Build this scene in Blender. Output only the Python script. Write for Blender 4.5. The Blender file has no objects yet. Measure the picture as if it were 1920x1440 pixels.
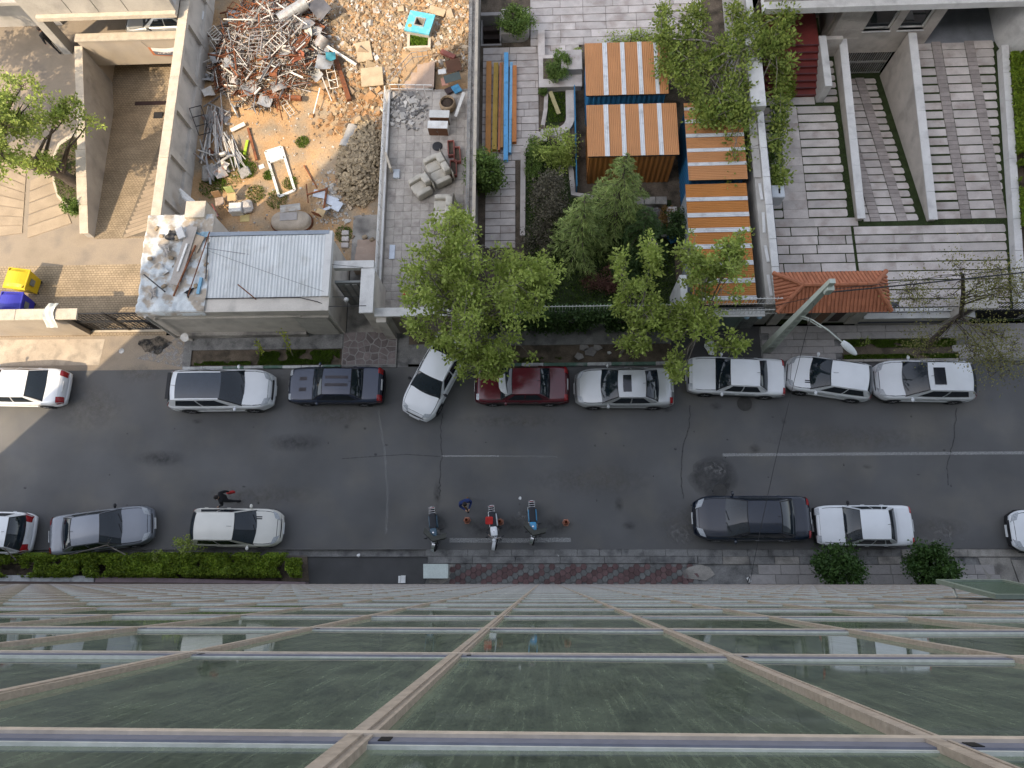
import bpy, bmesh, math, random
import numpy as np
from mathutils import Vector, Matrix, Euler, noise as mnoise

scene = bpy.context.scene
col = scene.collection
R = math.radians
PI = math.pi

# ------------------------------------------------------------------ camera
CAMH = 33.0
_f, _nx, _ny = 1382.0, 1021.0, 1086.0           # focal length and nadir point in photo pixels (1920 x 1440)
_dn = Vector((_nx - 960, _ny - 720, _f)).normalized()
_up = -_dn
_ex = Vector((1, 0.0006, 0)); _ex = (_ex - _ex.dot(_up) * _up).normalized()
_ey = _up.cross(_ex)
# world axes: x along the street, y away from the tower, z up
W2C = Matrix(((_ex.x, _ey.x, _up.x), (_ex.y, _ey.y, _up.y), (_ex.z, _ey.z, _up.z)))
C2W = W2C.transposed()


def G(px, py, z=0.0):
    """point at height z seen at photo pixel (px, py)"""
    w = C2W @ Vector((px - 960, py - 720, _f))
    t = (z - CAMH) / w.z
    return Vector((w.x * t, w.y * t, z))


cam_d = bpy.data.cameras.new('camera')
cam = bpy.data.objects.new('camera', cam_d)
col.objects.link(cam)
cam_d.sensor_width = 36.0
cam_d.lens = _f / 1920 * 36
cam_d.clip_start = 0.05
cam_d.clip_end = 2000
_rt, _dw, _fw = C2W @ Vector((1, 0, 0)), C2W @ Vector((0, 1, 0)), C2W @ Vector((0, 0, 1))
m = Matrix((_rt, -_dw, -_fw)).transposed().to_4x4()
m.translation = (0, 0, CAMH)
cam.matrix_world = m
scene.camera = cam

# ------------------------------------------------------------------ light
SUN_EL = R(48)
SH = Vector((0.70, 0.714, 0)).normalized()        # direction in which shadows fall
sun_dir = Vector((-SH.x * math.cos(SUN_EL), -SH.y * math.cos(SUN_EL), math.sin(SUN_EL)))
wd = bpy.data.worlds.new('World')
scene.world = wd
wd.use_nodes = True
nt = wd.node_tree
sky = nt.nodes.new('ShaderNodeTexSky')
sky.sky_type = 'NISHITA'
sky.sun_disc = False
sky.sun_elevation = SUN_EL
sky.sun_rotation = math.atan2(sun_dir.x, sun_dir.y)
sky.dust_density = 6.0
sky.air_density = 1.0
sky.ozone_density = 1.0
sky.altitude = 1200
bg = nt.nodes['Background']
bg.inputs['Strength'].default_value = 0.15
hs_ = nt.nodes.new('ShaderNodeHueSaturation')      # hazy city air: paler than a clean blue sky
hs_.inputs['Saturation'].default_value = 0.48
nt.links.new(sky.outputs[0], hs_.inputs['Color'])
nt.links.new(hs_.outputs[0], bg.inputs['Color'])
sl = bpy.data.lights.new('sun', 'SUN')
sl.energy = 2.0
sl.angle = R(0.5)
sl.color = (1.0, 0.81, 0.57)
sun = bpy.data.objects.new('sun', sl)
col.objects.link(sun)
sun.rotation_euler = (-sun_dir).to_track_quat('-Z', 'Y').to_euler()
sun.location = (-40, -40, 60)
vs = scene.view_settings
vs.view_transform = 'Standard'
vs.look = 'None'
vs.exposure = 1.55
vs.gamma = 1.0
vs.use_curve_mapping = False
scene.cycles.max_bounces = 8
scene.cycles.transparent_max_bounces = 12

# ------------------------------------------------------------------ materials
MATS = {}


def _nodes(name):
    mt = bpy.data.materials.new(name)
    mt.use_nodes = True
    return mt, mt.node_tree, mt.node_tree.nodes['Principled BSDF']


def mat(name, c, rough=0.8, var=0.18, scale=2.0, fine=0.12, fscale=30.0, bump=0.0, bscale=40.0, spec=0.3,
        metal=0.0, rnd=0.0, c2=None, c2s=1.2, c2t=(0.5, 0.65), coat=0.0, trans=0.0, island=0.0):
    """plain procedural surface: base colour, broad and fine mottling, optional second colour in patches, bump"""
    if name in MATS:
        return MATS[name]
    mt, t, p = _nodes(name)
    N, L = t.nodes.new, t.links.new
    tc = N('ShaderNodeTexCoord')
    co = tc.outputs['Object']
    if rnd:
        oi = N('ShaderNodeObjectInfo')
        va = N('ShaderNodeVectorMath'); va.operation = 'MULTIPLY_ADD'
        cx_ = N('ShaderNodeCombineXYZ')
        for k in range(3):
            L(oi.outputs['Random'], cx_.inputs[k])
        L(cx_.outputs[0], va.inputs[0]); va.inputs[1].default_value = (37, 61, 23); L(co, va.inputs[2])
        co = va.outputs[0]
    def noise(s, d=4):
        n = N('ShaderNodeTexNoise'); n.inputs['Scale'].default_value = s; n.inputs['Detail'].default_value = d
        L(co, n.inputs['Vector']); return n.outputs['Fac']
    def mr(x, a, b, lo=0.25, hi=0.75):
        n = N('ShaderNodeMapRange'); L(x, n.inputs[0])
        n.inputs[1].default_value = lo; n.inputs[2].default_value = hi; n.inputs[3].default_value = a; n.inputs[4].default_value = b
        return n.outputs[0]
    def mul(a, b):
        n = N('ShaderNodeMath'); n.operation = 'MULTIPLY'
        for i, x in enumerate((a, b)):
            if isinstance(x, float): n.inputs[i].default_value = x
            else: L(x, n.inputs[i])
        return n.outputs[0]
    k = mul(mr(noise(scale), 1 - var, 1 + var), mr(noise(fscale, 3), 1 - fine, 1 + fine))
    if rnd:
        k = mul(k, mr(oi.outputs['Random'], 1 - rnd, 1 + rnd, 0, 1))
    if island:
        gi = N('ShaderNodeNewGeometry')
        k = mul(k, mr(gi.outputs['Random Per Island'], 1 - island, 1 + island, 0, 1))
    base = N('ShaderNodeRGB'); base.outputs[0].default_value = (*c, 1)
    cc = base.outputs[0]
    if c2:
        mx = N('ShaderNodeMix'); mx.data_type = 'RGBA'
        L(mr(noise(c2s, 6), 0.0, 1.0, *c2t), mx.inputs['Factor'])
        L(cc, mx.inputs['A']); mx.inputs['B'].default_value = (*c2, 1)
        cc = mx.outputs['Result']
    vm = N('ShaderNodeVectorMath'); vm.operation = 'SCALE'
    L(cc, vm.inputs[0]); L(k, vm.inputs['Scale'])
    L(vm.outputs[0], p.inputs['Base Color'])
    p.inputs['Roughness'].default_value = rough
    p.inputs['Metallic'].default_value = metal
    p.inputs['Specular IOR Level'].default_value = spec
    p.inputs['Coat Weight'].default_value = coat
    p.inputs['Coat Roughness'].default_value = 0.06
    if bump:
        b = N('ShaderNodeBump'); b.inputs['Strength'].default_value = bump; b.inputs['Distance'].default_value = 0.03
        L(noise(bscale, 5), b.inputs['Height']); L(b.outputs[0], p.inputs['Normal'])
    MATS[name] = mt
    return mt


def leafmat(name, c, c2, tr=0.35):
    """foliage: colour varies leaf by leaf, light passes through"""
    if name in MATS:
        return MATS[name]
    mt, t, p = _nodes(name)
    N, L = t.nodes.new, t.links.new
    gi = N('ShaderNodeNewGeometry')
    mx = N('ShaderNodeMix'); mx.data_type = 'RGBA'
    L(gi.outputs['Random Per Island'], mx.inputs['Factor'])
    mx.inputs['A'].default_value = (*c, 1); mx.inputs['B'].default_value = (*c2, 1)
    tc = N('ShaderNodeTexCoord'); n = N('ShaderNodeTexNoise'); n.inputs['Scale'].default_value = 1.3
    L(tc.outputs['Object'], n.inputs['Vector'])
    mr = N('ShaderNodeMapRange'); L(n.outputs['Fac'], mr.inputs[0]); mr.inputs[1].default_value = .3; mr.inputs[2].default_value = .7
    mr.inputs[3].default_value = .7; mr.inputs[4].default_value = 1.25
    vm = N('ShaderNodeVectorMath'); vm.operation = 'SCALE'; L(mx.outputs['Result'], vm.inputs[0]); L(mr.outputs[0], vm.inputs['Scale'])
    L(vm.outputs[0], p.inputs['Base Color'])
    p.inputs['Roughness'].default_value = 0.55
    p.inputs['Specular IOR Level'].default_value = 0.25
    tb = N('ShaderNodeBsdfTranslucent'); L(vm.outputs[0], tb.inputs['Color'])
    ms = N('ShaderNodeMixShader'); ms.inputs[0].default_value = tr
    L(p.outputs[0], ms.inputs[1]); L(tb.outputs[0], ms.inputs[2])
    L(ms.outputs[0], t.nodes['Material Output'].inputs['Surface'])
    MATS[name] = mt
    return mt


def decal(name, c, lo=0.45, hi=0.6, scale=6.0, amount=1.0, edge=0.0, rough=0.9):
    """worn flat mark (paint, oil, tar): broken up by noise so the road shows through"""
    if name in MATS:
        return MATS[name]
    mt, t, p = _nodes(name)
    N, L = t.nodes.new, t.links.new
    p.inputs['Base Color'].default_value = (*c, 1); p.inputs['Roughness'].default_value = rough
    p.inputs['Specular IOR Level'].default_value = 0.2
    tc = N('ShaderNodeTexCoord')
    n = N('ShaderNodeTexNoise'); n.inputs['Scale'].default_value = scale; n.inputs['Detail'].default_value = 6
    n.inputs['Roughness'].default_value = .7
    L(tc.outputs['Object'], n.inputs['Vector'])
    mr = N('ShaderNodeMapRange'); L(n.outputs['Fac'], mr.inputs[0])
    mr.inputs[1].default_value = lo; mr.inputs[2].default_value = hi; mr.inputs[3].default_value = 0; mr.inputs[4].default_value = amount
    fac = mr.outputs[0]
    if edge:      # fade towards the mark's rim (generated coordinates run 0..1 over the mark)
        s = N('ShaderNodeVectorMath'); s.operation = 'SUBTRACT'; L(tc.outputs['Generated'], s.inputs[0]); s.inputs[1].default_value = (.5, .5, 0)
        mm = N('ShaderNodeVectorMath'); mm.operation = 'MULTIPLY'; L(s.outputs[0], mm.inputs[0]); mm.inputs[1].default_value = (2, 2, 0)
        ln = N('ShaderNodeVectorMath'); ln.operation = 'LENGTH'; L(mm.outputs[0], ln.inputs[0])
        m2 = N('ShaderNodeMapRange'); L(ln.outputs['Value'], m2.inputs[0]); m2.inputs[1].default_value = 1.0; m2.inputs[2].default_value = 1 - edge
        m2.inputs[3].default_value = 0; m2.inputs[4].default_value = 1
        mu = N('ShaderNodeMath'); mu.operation = 'MULTIPLY'; L(fac, mu.inputs[0]); L(m2.outputs[0], mu.inputs[1]); fac = mu.outputs[0]
    tr = N('ShaderNodeBsdfTransparent')
    ms = N('ShaderNodeMixShader'); L(fac, ms.inputs[0]); L(tr.outputs[0], ms.inputs[1]); L(p.outputs[0], ms.inputs[2])
    L(ms.outputs[0], t.nodes['Material Output'].inputs['Surface'])
    MATS[name] = mt
    return mt


# ------------------------------------------------------------------ mesh builder
class MB:
    def __init__(s):
        s.v, s.f, s.mi = [], [], []

    def add(s, vs_, fs, mi=0):
        o = len(s.v)
        s.v += [tuple(p) for p in vs_]
        s.f += [tuple(i + o for i in q) for q in fs]
        s.mi += [mi] * len(fs)
        return s

    def box(s, x0, x1, y0, y1, z0, z1, mi=0):
        return s.add([(x0, y0, z0), (x1, y0, z0), (x1, y1, z0), (x0, y1, z0), (x0, y0, z1), (x1, y0, z1), (x1, y1, z1), (x0, y1, z1)],
                     [(3, 2, 1, 0), (4, 5, 6, 7), (0, 1, 5, 4), (1, 2, 6, 5), (2, 3, 7, 6), (3, 0, 4, 7)], mi)

    def obox(s, c, size, rot=(0, 0, 0), mi=0, ch=0.0):
        """oriented box, optionally with chamfered long edges"""
        M = Euler(rot).to_matrix() if not isinstance(rot, Matrix) else rot
        hx, hy, hz = (k / 2 for k in size)
        c = Vector(c)
        if not ch:
            vv = [(-hx, -hy, -hz), (hx, -hy, -hz), (hx, hy, -hz), (-hx, hy, -hz), (-hx, -hy, hz), (hx, -hy, hz), (hx, hy, hz), (-hx, hy, hz)]
            ff = [(3, 2, 1, 0), (4, 5, 6, 7), (0, 1, 5, 4), (1, 2, 6, 5), (2, 3, 7, 6), (3, 0, 4, 7)]
        else:
            vv = []
            for z, k in ((-hz, ch), (-hz + ch, 0), (hz - ch, 0), (hz, ch)):
                a, b = hx - k, hy - k
                vv += [(-a + ch, -b, z), (a - ch, -b, z), (a, -b + ch, z), (a, b - ch, z), (a - ch, b, z), (-a + ch, b, z), (-a, b - ch, z), (-a, -b + ch, z)]
            ff = [tuple(range(7, -1, -1)), tuple(range(24, 32))]
            for r in range(3):
                for i in range(8):
                    ff.append((r * 8 + i, r * 8 + (i + 1) % 8, r * 8 + 8 + (i + 1) % 8, r * 8 + 8 + i))
        return s.add([M @ Vector(p) + c for p in vv], ff, mi)

    def bar(s, a, b, w, h=None, mi=0, up=(0, 0, 1)):
        """rectangular bar from a to b"""
        a, b = Vector(a), Vector(b)
        d = (b - a)
        L = d.length
        if L < 1e-6: return s
        d.normalize()
        u = Vector(up)
        if abs(d.dot(u)) > .98: u = Vector((0, 1, 0))
        y = u.cross(d).normalized(); z = d.cross(y)
        return s.obox((a + b) / 2, (L, w, h or w), Matrix((d, y, z)).transposed(), mi)

    def prism(s, poly, z0, z1, mi=0, cap0=True):
        n = len(poly)
        A = sum(poly[i][0] * poly[(i + 1) % n][1] - poly[(i + 1) % n][0] * poly[i][1] for i in range(n))
        if A < 0: poly = list(reversed(poly))
        g = (lambda z, i: z[i] if isinstance(z, (list, tuple)) else z)
        vv = [(p[0], p[1], g(z0, i)) for i, p in enumerate(poly)] + [(p[0], p[1], g(z1, i)) for i, p in enumerate(poly)]
        ff = [(i, (i + 1) % n, n + (i + 1) % n, n + i) for i in range(n)] + [tuple(range(n, 2 * n))]
        if cap0: ff.append(tuple(range(n - 1, -1, -1)))
        return s.add(vv, ff, mi)

    def poly(s, pts, mi=0):
        return s.add(pts, [tuple(range(len(pts)))], mi)

    def sheet(s, poly, z, mi=0):
        n = len(poly)
        A = sum(poly[i][0] * poly[(i + 1) % n][1] - poly[(i + 1) % n][0] * poly[i][1] for i in range(n))
        if A < 0: poly = list(reversed(poly))
        return s.add([(p[0], p[1], z) for p in poly], [tuple(range(n))], mi)

    def tube(s, pts, r, n=8, mi=0, cap=True):
        """tube along pts, r a number or a list"""
        pts = [Vector(p) for p in pts]
        k = len(pts)
        rr = r if isinstance(r, (list, tuple)) else [r] * k
        vv, ff = [], []
        prev = None
        for i, p in enumerate(pts):
            d = (pts[min(i + 1, k - 1)] - pts[max(i - 1, 0)])
            if d.length < 1e-9: d = Vector((0, 0, 1))
            d.normalize()
            if prev is None:
                u = Vector((0, 0, 1)) if abs(d.z) < .9 else Vector((1, 0, 0))
                a = u.cross(d).normalized()
            else:
                a = (prev - d * prev.dot(d))
                a = a.normalized() if a.length > 1e-6 else d.orthogonal().normalized()
            prev = a
            b = d.cross(a)
            for j in range(n):
                t = 2 * PI * j / n
                vv.append(p + (a * math.cos(t) + b * math.sin(t)) * rr[i])
        for i in range(k - 1):
            for j in range(n):
                ff.append((i * n + j, i * n + (j + 1) % n, (i + 1) * n + (j + 1) % n, (i + 1) * n + j))
        if cap:
            ff.append(tuple(range(n - 1, -1, -1))); ff.append(tuple(range((k - 1) * n, k * n)))
        return s.add(vv, ff, mi)

    def lathe(s, prof, n=16, mi=0, M=None):
        """profile [(r, z)] turned round z; M places it"""
        M = M or Matrix.Identity(4)
        vv, ff = [], []
        for r, z in prof:
            for j in range(n):
                t = 2 * PI * j / n
                vv.append(M @ Vector((r * math.cos(t), r * math.sin(t), z)))
        for i in range(len(prof) - 1):
            for j in range(n):
                ff.append((i * n + j, i * n + (j + 1) % n, (i + 1) * n + (j + 1) % n, (i + 1) * n + j))
        if prof[0][0] > 1e-4: ff.append(tuple(range(n - 1, -1, -1)))
        if prof[-1][0] > 1e-4: ff.append(tuple(range((len(prof) - 1) * n, len(prof) * n)))
        return s.add(vv, ff, mi)

    def grid(s, fn, nu, nv, mi=0, flip=False):
        """surface fn(u, v) for u, v in 0..1"""
        vv = [fn(i / nu, j / nv) for j in range(nv + 1) for i in range(nu + 1)]
        ff = []
        for j in range(nv):
            for i in range(nu):
                q = (j * (nu + 1) + i, j * (nu + 1) + i + 1, (j + 1) * (nu + 1) + i + 1, (j + 1) * (nu + 1) + i)
                ff.append(q[::-1] if flip else q)
        return s.add(vv, ff, mi)

    def ball(s, c, r, n=10, m_=6, mi=0):
        rx, ry, rz = r if isinstance(r, (tuple, list)) else (r, r, r)
        c = Vector(c)
        pr = []
        vv, ff = [], []
        for i in range(m_ + 1):
            a = PI * i / m_
            for j in range(n):
                t = 2 * PI * j / n
                vv.append(c + Vector((rx * math.sin(a) * math.cos(t), ry * math.sin(a) * math.sin(t), rz * math.cos(a))))
        for i in range(m_):
            for j in range(n):
                ff.append((i * n + j, (i + 1) * n + j, (i + 1) * n + (j + 1) % n, i * n + (j + 1) % n))
        return s.add(vv, ff, mi)

    def mesh(s, name, mats, smooth=False):
        me = bpy.data.meshes.new(name)
        me.from_pydata(s.v, [], s.f)
        if not isinstance(mats, (list, tuple)): mats = [mats]
        for m_ in mats: me.materials.append(m_)
        if len(mats) > 1:
            me.polygons.foreach_set('material_index', s.mi)
        if smooth:
            me.polygons.foreach_set('use_smooth', [True] * len(me.polygons))
        me.update()
        return me

    def build(s, name, mats, parent=None, loc=None, rz=0.0, smooth=False, kind=None):
        return link(name, s.mesh(name, mats, smooth), parent, loc, rz, kind)


def link(name, me, parent=None, loc=None, rz=0.0, kind=None, rot=None):
    o = bpy.data.objects.new(name, me)
    col.objects.link(o)
    if parent: o.parent = parent
    if loc is not None: o.location = loc
    if rot is not None: o.rotation_euler = rot
    elif rz: o.rotation_euler = (0, 0, rz)
    if kind: o['kind'] = kind
    return o


def tag(o, label, cat, group=None):
    o['label'] = label; o['category'] = cat
    if group: o['group'] = group
    return o


def thing(name, label, cat, loc=(0, 0, 0), rz=0.0, group=None):
    o = link(name, None, None, loc, rz)
    o.empty_display_size = 0.2
    return tag(o, label, cat, group)


def rnd_poly(rng, n, r, jit=.3):
    return [(r * (1 + rng.uniform(-jit, jit)) * math.cos(2 * PI * i / n), r * (1 + rng.uniform(-jit, jit)) * math.sin(2 * PI * i / n)) for i in range(n)]


def arc(cx, cy, r, a0, a1, n=8):
    return [(cx + r * math.cos(R(a0 + (a1 - a0) * i / n)), cy + r * math.sin(R(a0 + (a1 - a0) * i / n))) for i in range(n + 1)]


def rrect(x0, x1, y0, y1, r, n=4):
    return arc(x1 - r, y1 - r, r, 0, 90, n) + arc(x0 + r, y1 - r, r, 90, 180, n) + arc(x0 + r, y0 + r, r, 180, 270, n) + arc(x1 - r, y0 + r, r, 270, 360, n)

# ================================================================== the setting: ground, road, pavements
ASPH = mat('asphalt', (.116, .115, .115), .9, .2, .35, .2, 60, .25, 90, .25, c2=(.142, .135, .124), c2s=.5, c2t=(.46, .72))
ASPH2 = mat('asphalt_new', (.074, .073, .073), .9, .15, 1.2, .2, 60, .25, 90, .25)
CONC = mat('concrete', (.31, .29, .26), .9, .25, 1.1, .2, 25, .15, 40, .2, c2=(.15, .14, .13), c2s=1.4, c2t=(.47, .68))
CONCD = mat('concrete_dirty', (.195, .192, .185), .9, .28, 1.6, .25, 25, .2, 40, .2, c2=(.09, .09, .09), c2s=2.0, c2t=(.5, .7))
CONCT = mat('concrete_tan', (.29, .24, .185), .9, .2, .8, .15, 25, .15, 40, .2, c2=(.175, .15, .125), c2s=.8, c2t=(.48, .72))
SOIL = mat('soil', (.115, .092, .07), .95, .3, 2.0, .3, 25, .5, 25, .1, c2=(.06, .05, .038), c2s=1.5)
SAND = mat('yard_sand', (.40, .255, .135), .95, .22, .6, .2, 14, .5, 12, .1, c2=(.30, .24, .17), c2s=.7, c2t=(.45, .65))
STONE = mat('court_stone', (.48, .435, .405), .75, .16, 1.5, .14, 40, .06, 40, .3, rnd=.13, c2=(.33, .275, .245), c2s=1.3, c2t=(.49, .72))
STONEG = mat('grey_stone', (.32, .30, .285), .8, .16, 2.0, .15, 40, .1, 40, .3, rnd=.14, c2=(.2, .19, .18), c2s=2.0, c2t=(.5, .72))
GRASSD = mat('grass_base', (.032, .044, .018), .95, .3, 3, .3, 40, .5, 40, .1)
WHITEP = mat('paint_white', (.62, .63, .62), .7, .15, 3, .15, 30, 0, 1, .3, c2=(.35, .35, .34), c2s=4, c2t=(.5, .75))
KWHITE = mat('kerb_white', (.50, .51, .51), .85, .2, 3, .2, 30, .1, 40, .2, c2=(.22, .22, .22), c2s=3, c2t=(.45, .7))
KGREEN = mat('kerb_green', (.10, .17, .13), .85, .2, 3, .2, 30, .1, 40, .2, c2=(.2, .21, .2), c2s=3, c2t=(.45, .7))
BLACK = mat('black_void', (.012, .012, .012), .9)
rng = random.Random(7)

b = MB()
for x0, x1, y0, y1 in ((-400, 400, 62, 400), (-400, 400, -400, -20), (-400, -70, -20, 62), (70, 400, -20, 62), (-70, 70, 34, 62), (24, 70, 9.75, 34), (-70, -34, 9.75, 34), (-34, 24, 31.6, 34)):
    b.sheet([(x0, y0), (x1, y0), (x1, y1), (x0, y1)], -.03)
b.build('ground', CONC, kind='structure')
road = MB().sheet([(-70, 1.27), (70, 1.27), (70, 9.63), (-70, 9.63)], 0).build('road', ASPH, kind='structure')


def mark(name, pts, m_, z=.004, parent=None):
    """flat mark on the road, its origin at its middle so the fading follows the mark"""
    c = sum((Vector((p[0], p[1])) for p in pts), Vector((0, 0))) / len(pts)
    bb = MB().sheet([(p[0] - c.x, p[1] - c.y) for p in pts], 0)
    return bb.build(name, m_, parent or road, (c.x, c.y, z))


LINE = decal('line_paint', (.5, .5, .49), .25, .62, 26.0, .62)
LINEW = decal('line_paint_worn', (.4, .4, .39), .35, .75, 22.0, .42)
TAR = decal('tar_seam', (.035, .035, .037), .3, .6, 9.0, .6)
OIL = decal('oil_stain', (.03, .03, .031), .3, .75, 4.0, .6, edge=.8)
DUST = decal('dust_patch', (.17, .155, .135), .4, .7, 3.0, .55, edge=.7)
PALE = decal('pale_scuff', (.3, .29, .28), .48, .66, 6.0, .7, edge=.5)
def strip(pxs, w, m_, name, z=.004):
    P = [G(*p) for p in pxs]
    L_, R_ = [], []
    for i, p in enumerate(P):
        d = (P[min(i + 1, len(P) - 1)] - P[max(i - 1, 0)]).normalized()
        n = Vector((-d.y, d.x, 0)) * w / 2
        L_.append(p + n); R_.append(p - n)
    return mark(name, [(q.x, q.y) for q in L_ + R_[::-1]], m_, z)
strip([(1355, 853), (1640, 851), (1920, 849)], .13, LINE, 'lane_line')
strip([(828, 855), (940, 855)], .07, LINE, 'lane_line')
strip([(935, 855), (1045, 856)], .08, LINEW, 'lane_line')
strip([(843, 1013), (960, 1013.5), (1070, 1012)], .19, LINE, 'parking_line')
strip([(708, 745), (712, 790), (722, 850), (727, 930), (724, 1000)], .1, LINEW, 'old_line')
for k, pts in enumerate([[(831, 775), (827, 800), (829, 850), (824, 900), (825, 930)], [(1295, 760), (1292, 800), (1279, 850), (1277, 900), (1281, 935)],
                         [(1793, 765), (1788, 830), (1775, 870), (1778, 910)], [(640, 860), (760, 852), (826, 856)]]):
    fine = []
    for a, c in zip(pts[:-1], pts[1:]):
        for t in np.linspace(0, 1, 7)[:-1]:
            fine.append((a[0] + (c[0] - a[0]) * t + rng.uniform(-2, 2), a[1] + (c[1] - a[1]) * t))
    fine.append(pts[-1])
    strip(fine, .045 if k != 3 else .03, TAR, 'crack')
def blob(px, py, rx, ry, m_, name, z=.003, n=18):
    c = G(px, py)
    pts = [(c.x + rx * (1 + rng.uniform(-.15, .15)) * math.cos(2 * PI * i / n), c.y + ry * (1 + rng.uniform(-.15, .15)) * math.sin(2 * PI * i / n)) for i in range(n)]
    return mark(name, pts, m_, z)
for px, py, rx, ry in [(1400, 760, .5, .45), (1345, 935, .7, .6), (1415, 842, .3, .25), (1040, 985, .7, .5), (900, 990, .9, .5), (960, 985, .8, .5), (820, 930, .2, .7), (1470, 790, .15, .15),
                       (1355, 912, .35, .25), (1250, 768, .3, .15), (1342, 762, .3, .2), (650, 800, .15, .12), (370, 790, .3, .12), (1160, 945, .25, .4), (1625, 875, .25, .12), (1180, 985, .3, .2), (820, 985, .5, .4), (560, 830, 1.5, .5), (300, 860, 1.5, .4)]:
    blob(px, py, rx, ry, OIL, 'oil_stain')
for k in range(38):
    blob(rng.uniform(40, 1900), rng.uniform(775, 960), rng.uniform(.02, .08), rng.uniform(.02, .06), TAR, 'oil_spot', .0035, 8)
for px, py, rx, ry in [(1280, 985, 1.2, .9), (1760, 990, 1.3, .5), (620, 780, 2.0, .5), (260, 700, 1.2, .5), (1120, 900, 3.0, .7), (960, 790, 3, .4), (1600, 820, 4, .6), (480, 930, 3, .5), (170, 760, 2, 1.2)]:
    blob(px, py, rx, ry, DUST, 'dust_patch', .0025)
for px, py, rx, ry in [(1278, 1000, .7, .5), (1770, 1000, .5, .5), (1740, 1012, 2.4, .12), (980, 965, .4, .3), (1340, 880, .6, .5)]:
    blob(px, py, rx, ry, PALE, 'pale_scuff', .0045)
blob(1340, 895, 1.15, 1.0, decal('patch_edge', (.052, .052, .053), .2, .6, 3, .5, edge=.35), 'asphalt_patch', .0015, 22)
for px, py, r in ((1396, 757, .34), (1350, 920, .30)):         # manhole covers
    c = G(px, py)
    MB().lathe([(r, 0), (r, .012), (r * .92, .012), (r * .92, .006), (0, .008)], 24).build('manhole_cover', mat('cast_iron', (.055, .053, .05), .8, .2, 4, .2, 30), road, (c.x, c.y, .001))

# ---- south side: gutter, pavement
gut = MB(); gut.sheet([(-70, .96), (70, .96), (70, 1.28), (-70, 1.28)], -.18); gut.box(-70, 70, .955, .97, -.18, .07); gut.box(-70, 70, 1.262, 1.275, -.18, -.002)
gut.build('gutter', CONCD, kind='structure')
gl = thing('gutter_cover', 'row of concrete slabs covering the gutter beside the parked motorcycles', 'gutter cover')
x = -5.2
while x < 6.4:
    w = rng.uniform(.85, 1.0)
    MB().obox((x + w / 2, 1.115, -.03), (w - .012, .28, .08), ch=.008).build('slab', CONCD, gl); x += w
gl = thing('gutter_cover', 'row of concrete slabs covering the gutter beside the black sedan', 'gutter cover')
x = 6.75
while x < 15.2:
    w = rng.uniform(.9, 1.1)
    MB().obox((x + w / 2, 1.10 + .0, -.012), (w - .012, .29, .10), ch=.008).build('slab', CONCD, gl); x += w
pv = MB()
pv.sheet([(-70, -.22), (70, -.22), (70, .96), (-70, .96)], -.02)
pv = pv.build('south_pavement', CONCD, kind='structure')
def kerbrow(parent, x0, x1, y0, y1, z0, z1, mats_, seg, name='kerb_stone', ch=.015):
    x = x0; k = 0
    while x < x1 - .05:
        w = min(seg * rng.uniform(.94, 1.06), x1 - x)
        MB().obox((x + w / 2, (y0 + y1) / 2 + rng.uniform(-.006, .006), (z0 + z1) / 2), (w - .012, y1 - y0, z1 - z0), (0, 0, rng.uniform(-.004, .004)), ch=ch).build(name, mats_[k % len(mats_)], parent)
        x += w; k += 1
ks = thing('kerb', 'dirty concrete edge along the south pavement beside the gutter', 'kerb')
kerbrow(ks, -5.1, 6.6, .66, .955, -.02, .055, [CONCD], 1.9)
kerbrow(ks, 6.62, 15.2, .62, .945, -.02, .062, [CONCD, CONC], 1.1)
kerbrow(ks, 15.25, 21.5, .93, 1.24, -.02, .075, [CONC], 2.6)
# hexagonal red and grey pavers
RED = mat('paver_red', (.125, .078, .076), .85, .2, 4, .2, 30, .1, 50, .2, rnd=.2)
GRY = mat('paver_grey', (.135, .137, .132), .85, .2, 4, .2, 30, .1, 50, .2, rnd=.2)
hp = thing('hexagon_paving', 'pavement of red and grey hexagonal blocks below the glass tower', 'paving')
r = .152
hexm = []
for mm in (RED, GRY):
    q = MB(); h6 = [(math.cos(R(60 * i)), math.sin(R(60 * i))) for i in range(6)]
    q.add([(r * .94 * a, r * .94 * c, -.04) for a, c in h6] + [(r * .94 * a, r * .94 * c, .014) for a, c in h6] + [(r * .88 * a, r * .88 * c, .02) for a, c in h6],
          [(i, (i + 1) % 6, 6 + (i + 1) % 6, 6 + i) for i in range(6)] + [(6 + i, 6 + (i + 1) % 6, 12 + (i + 1) % 6, 12 + i) for i in range(6)] + [tuple(range(12, 18))])
    hexm.append(q.mesh('paver', mm))
i = 0
x = -4.0
while x < 6.55:
    for j in range(4):
        y = -.13 + j * r * 1.732 + (r * .866 if i % 2 else 0)
        if y > .62: continue
        dg = (i * .5 - j - (.5 if i % 2 else 0))
        red = (dg % 3.0) < 1.5
        if rng.random() < .06: red = not red
        link('paver', hexm[0 if red else 1], hp, (x, y, rng.uniform(-.006, .006)), rot=(rng.uniform(-.02, .02), rng.uniform(-.02, .02), 0))
    x += r * 1.5; i += 1
MB().sheet([(x_, y_) for x_, y_ in ((-5.0, -.15), (-4.45, -.2), (-3.9, .1), (-4.0, .62), (-5.05, .62))], .012).build('concrete_patch', CONC, pv)
MB().sheet([(6.0, .05), (6.9, -.05), (7.3, .2), (7.1, .5), (6.7, .62), (6.2, .5), (5.9, .3)], .026).build('concrete_patch', CONC, pv)
MB().sheet([(-10.5, -.2), (-5.2, -.2), (-5.0, .4), (-5.15, .955), (-10.5, .955)], .002).build('driveway_asphalt', ASPH2, pv)
sp = thing('stone_paving', 'pale stone slabs of the pavement around the two round shrubs', 'paving')
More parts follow.
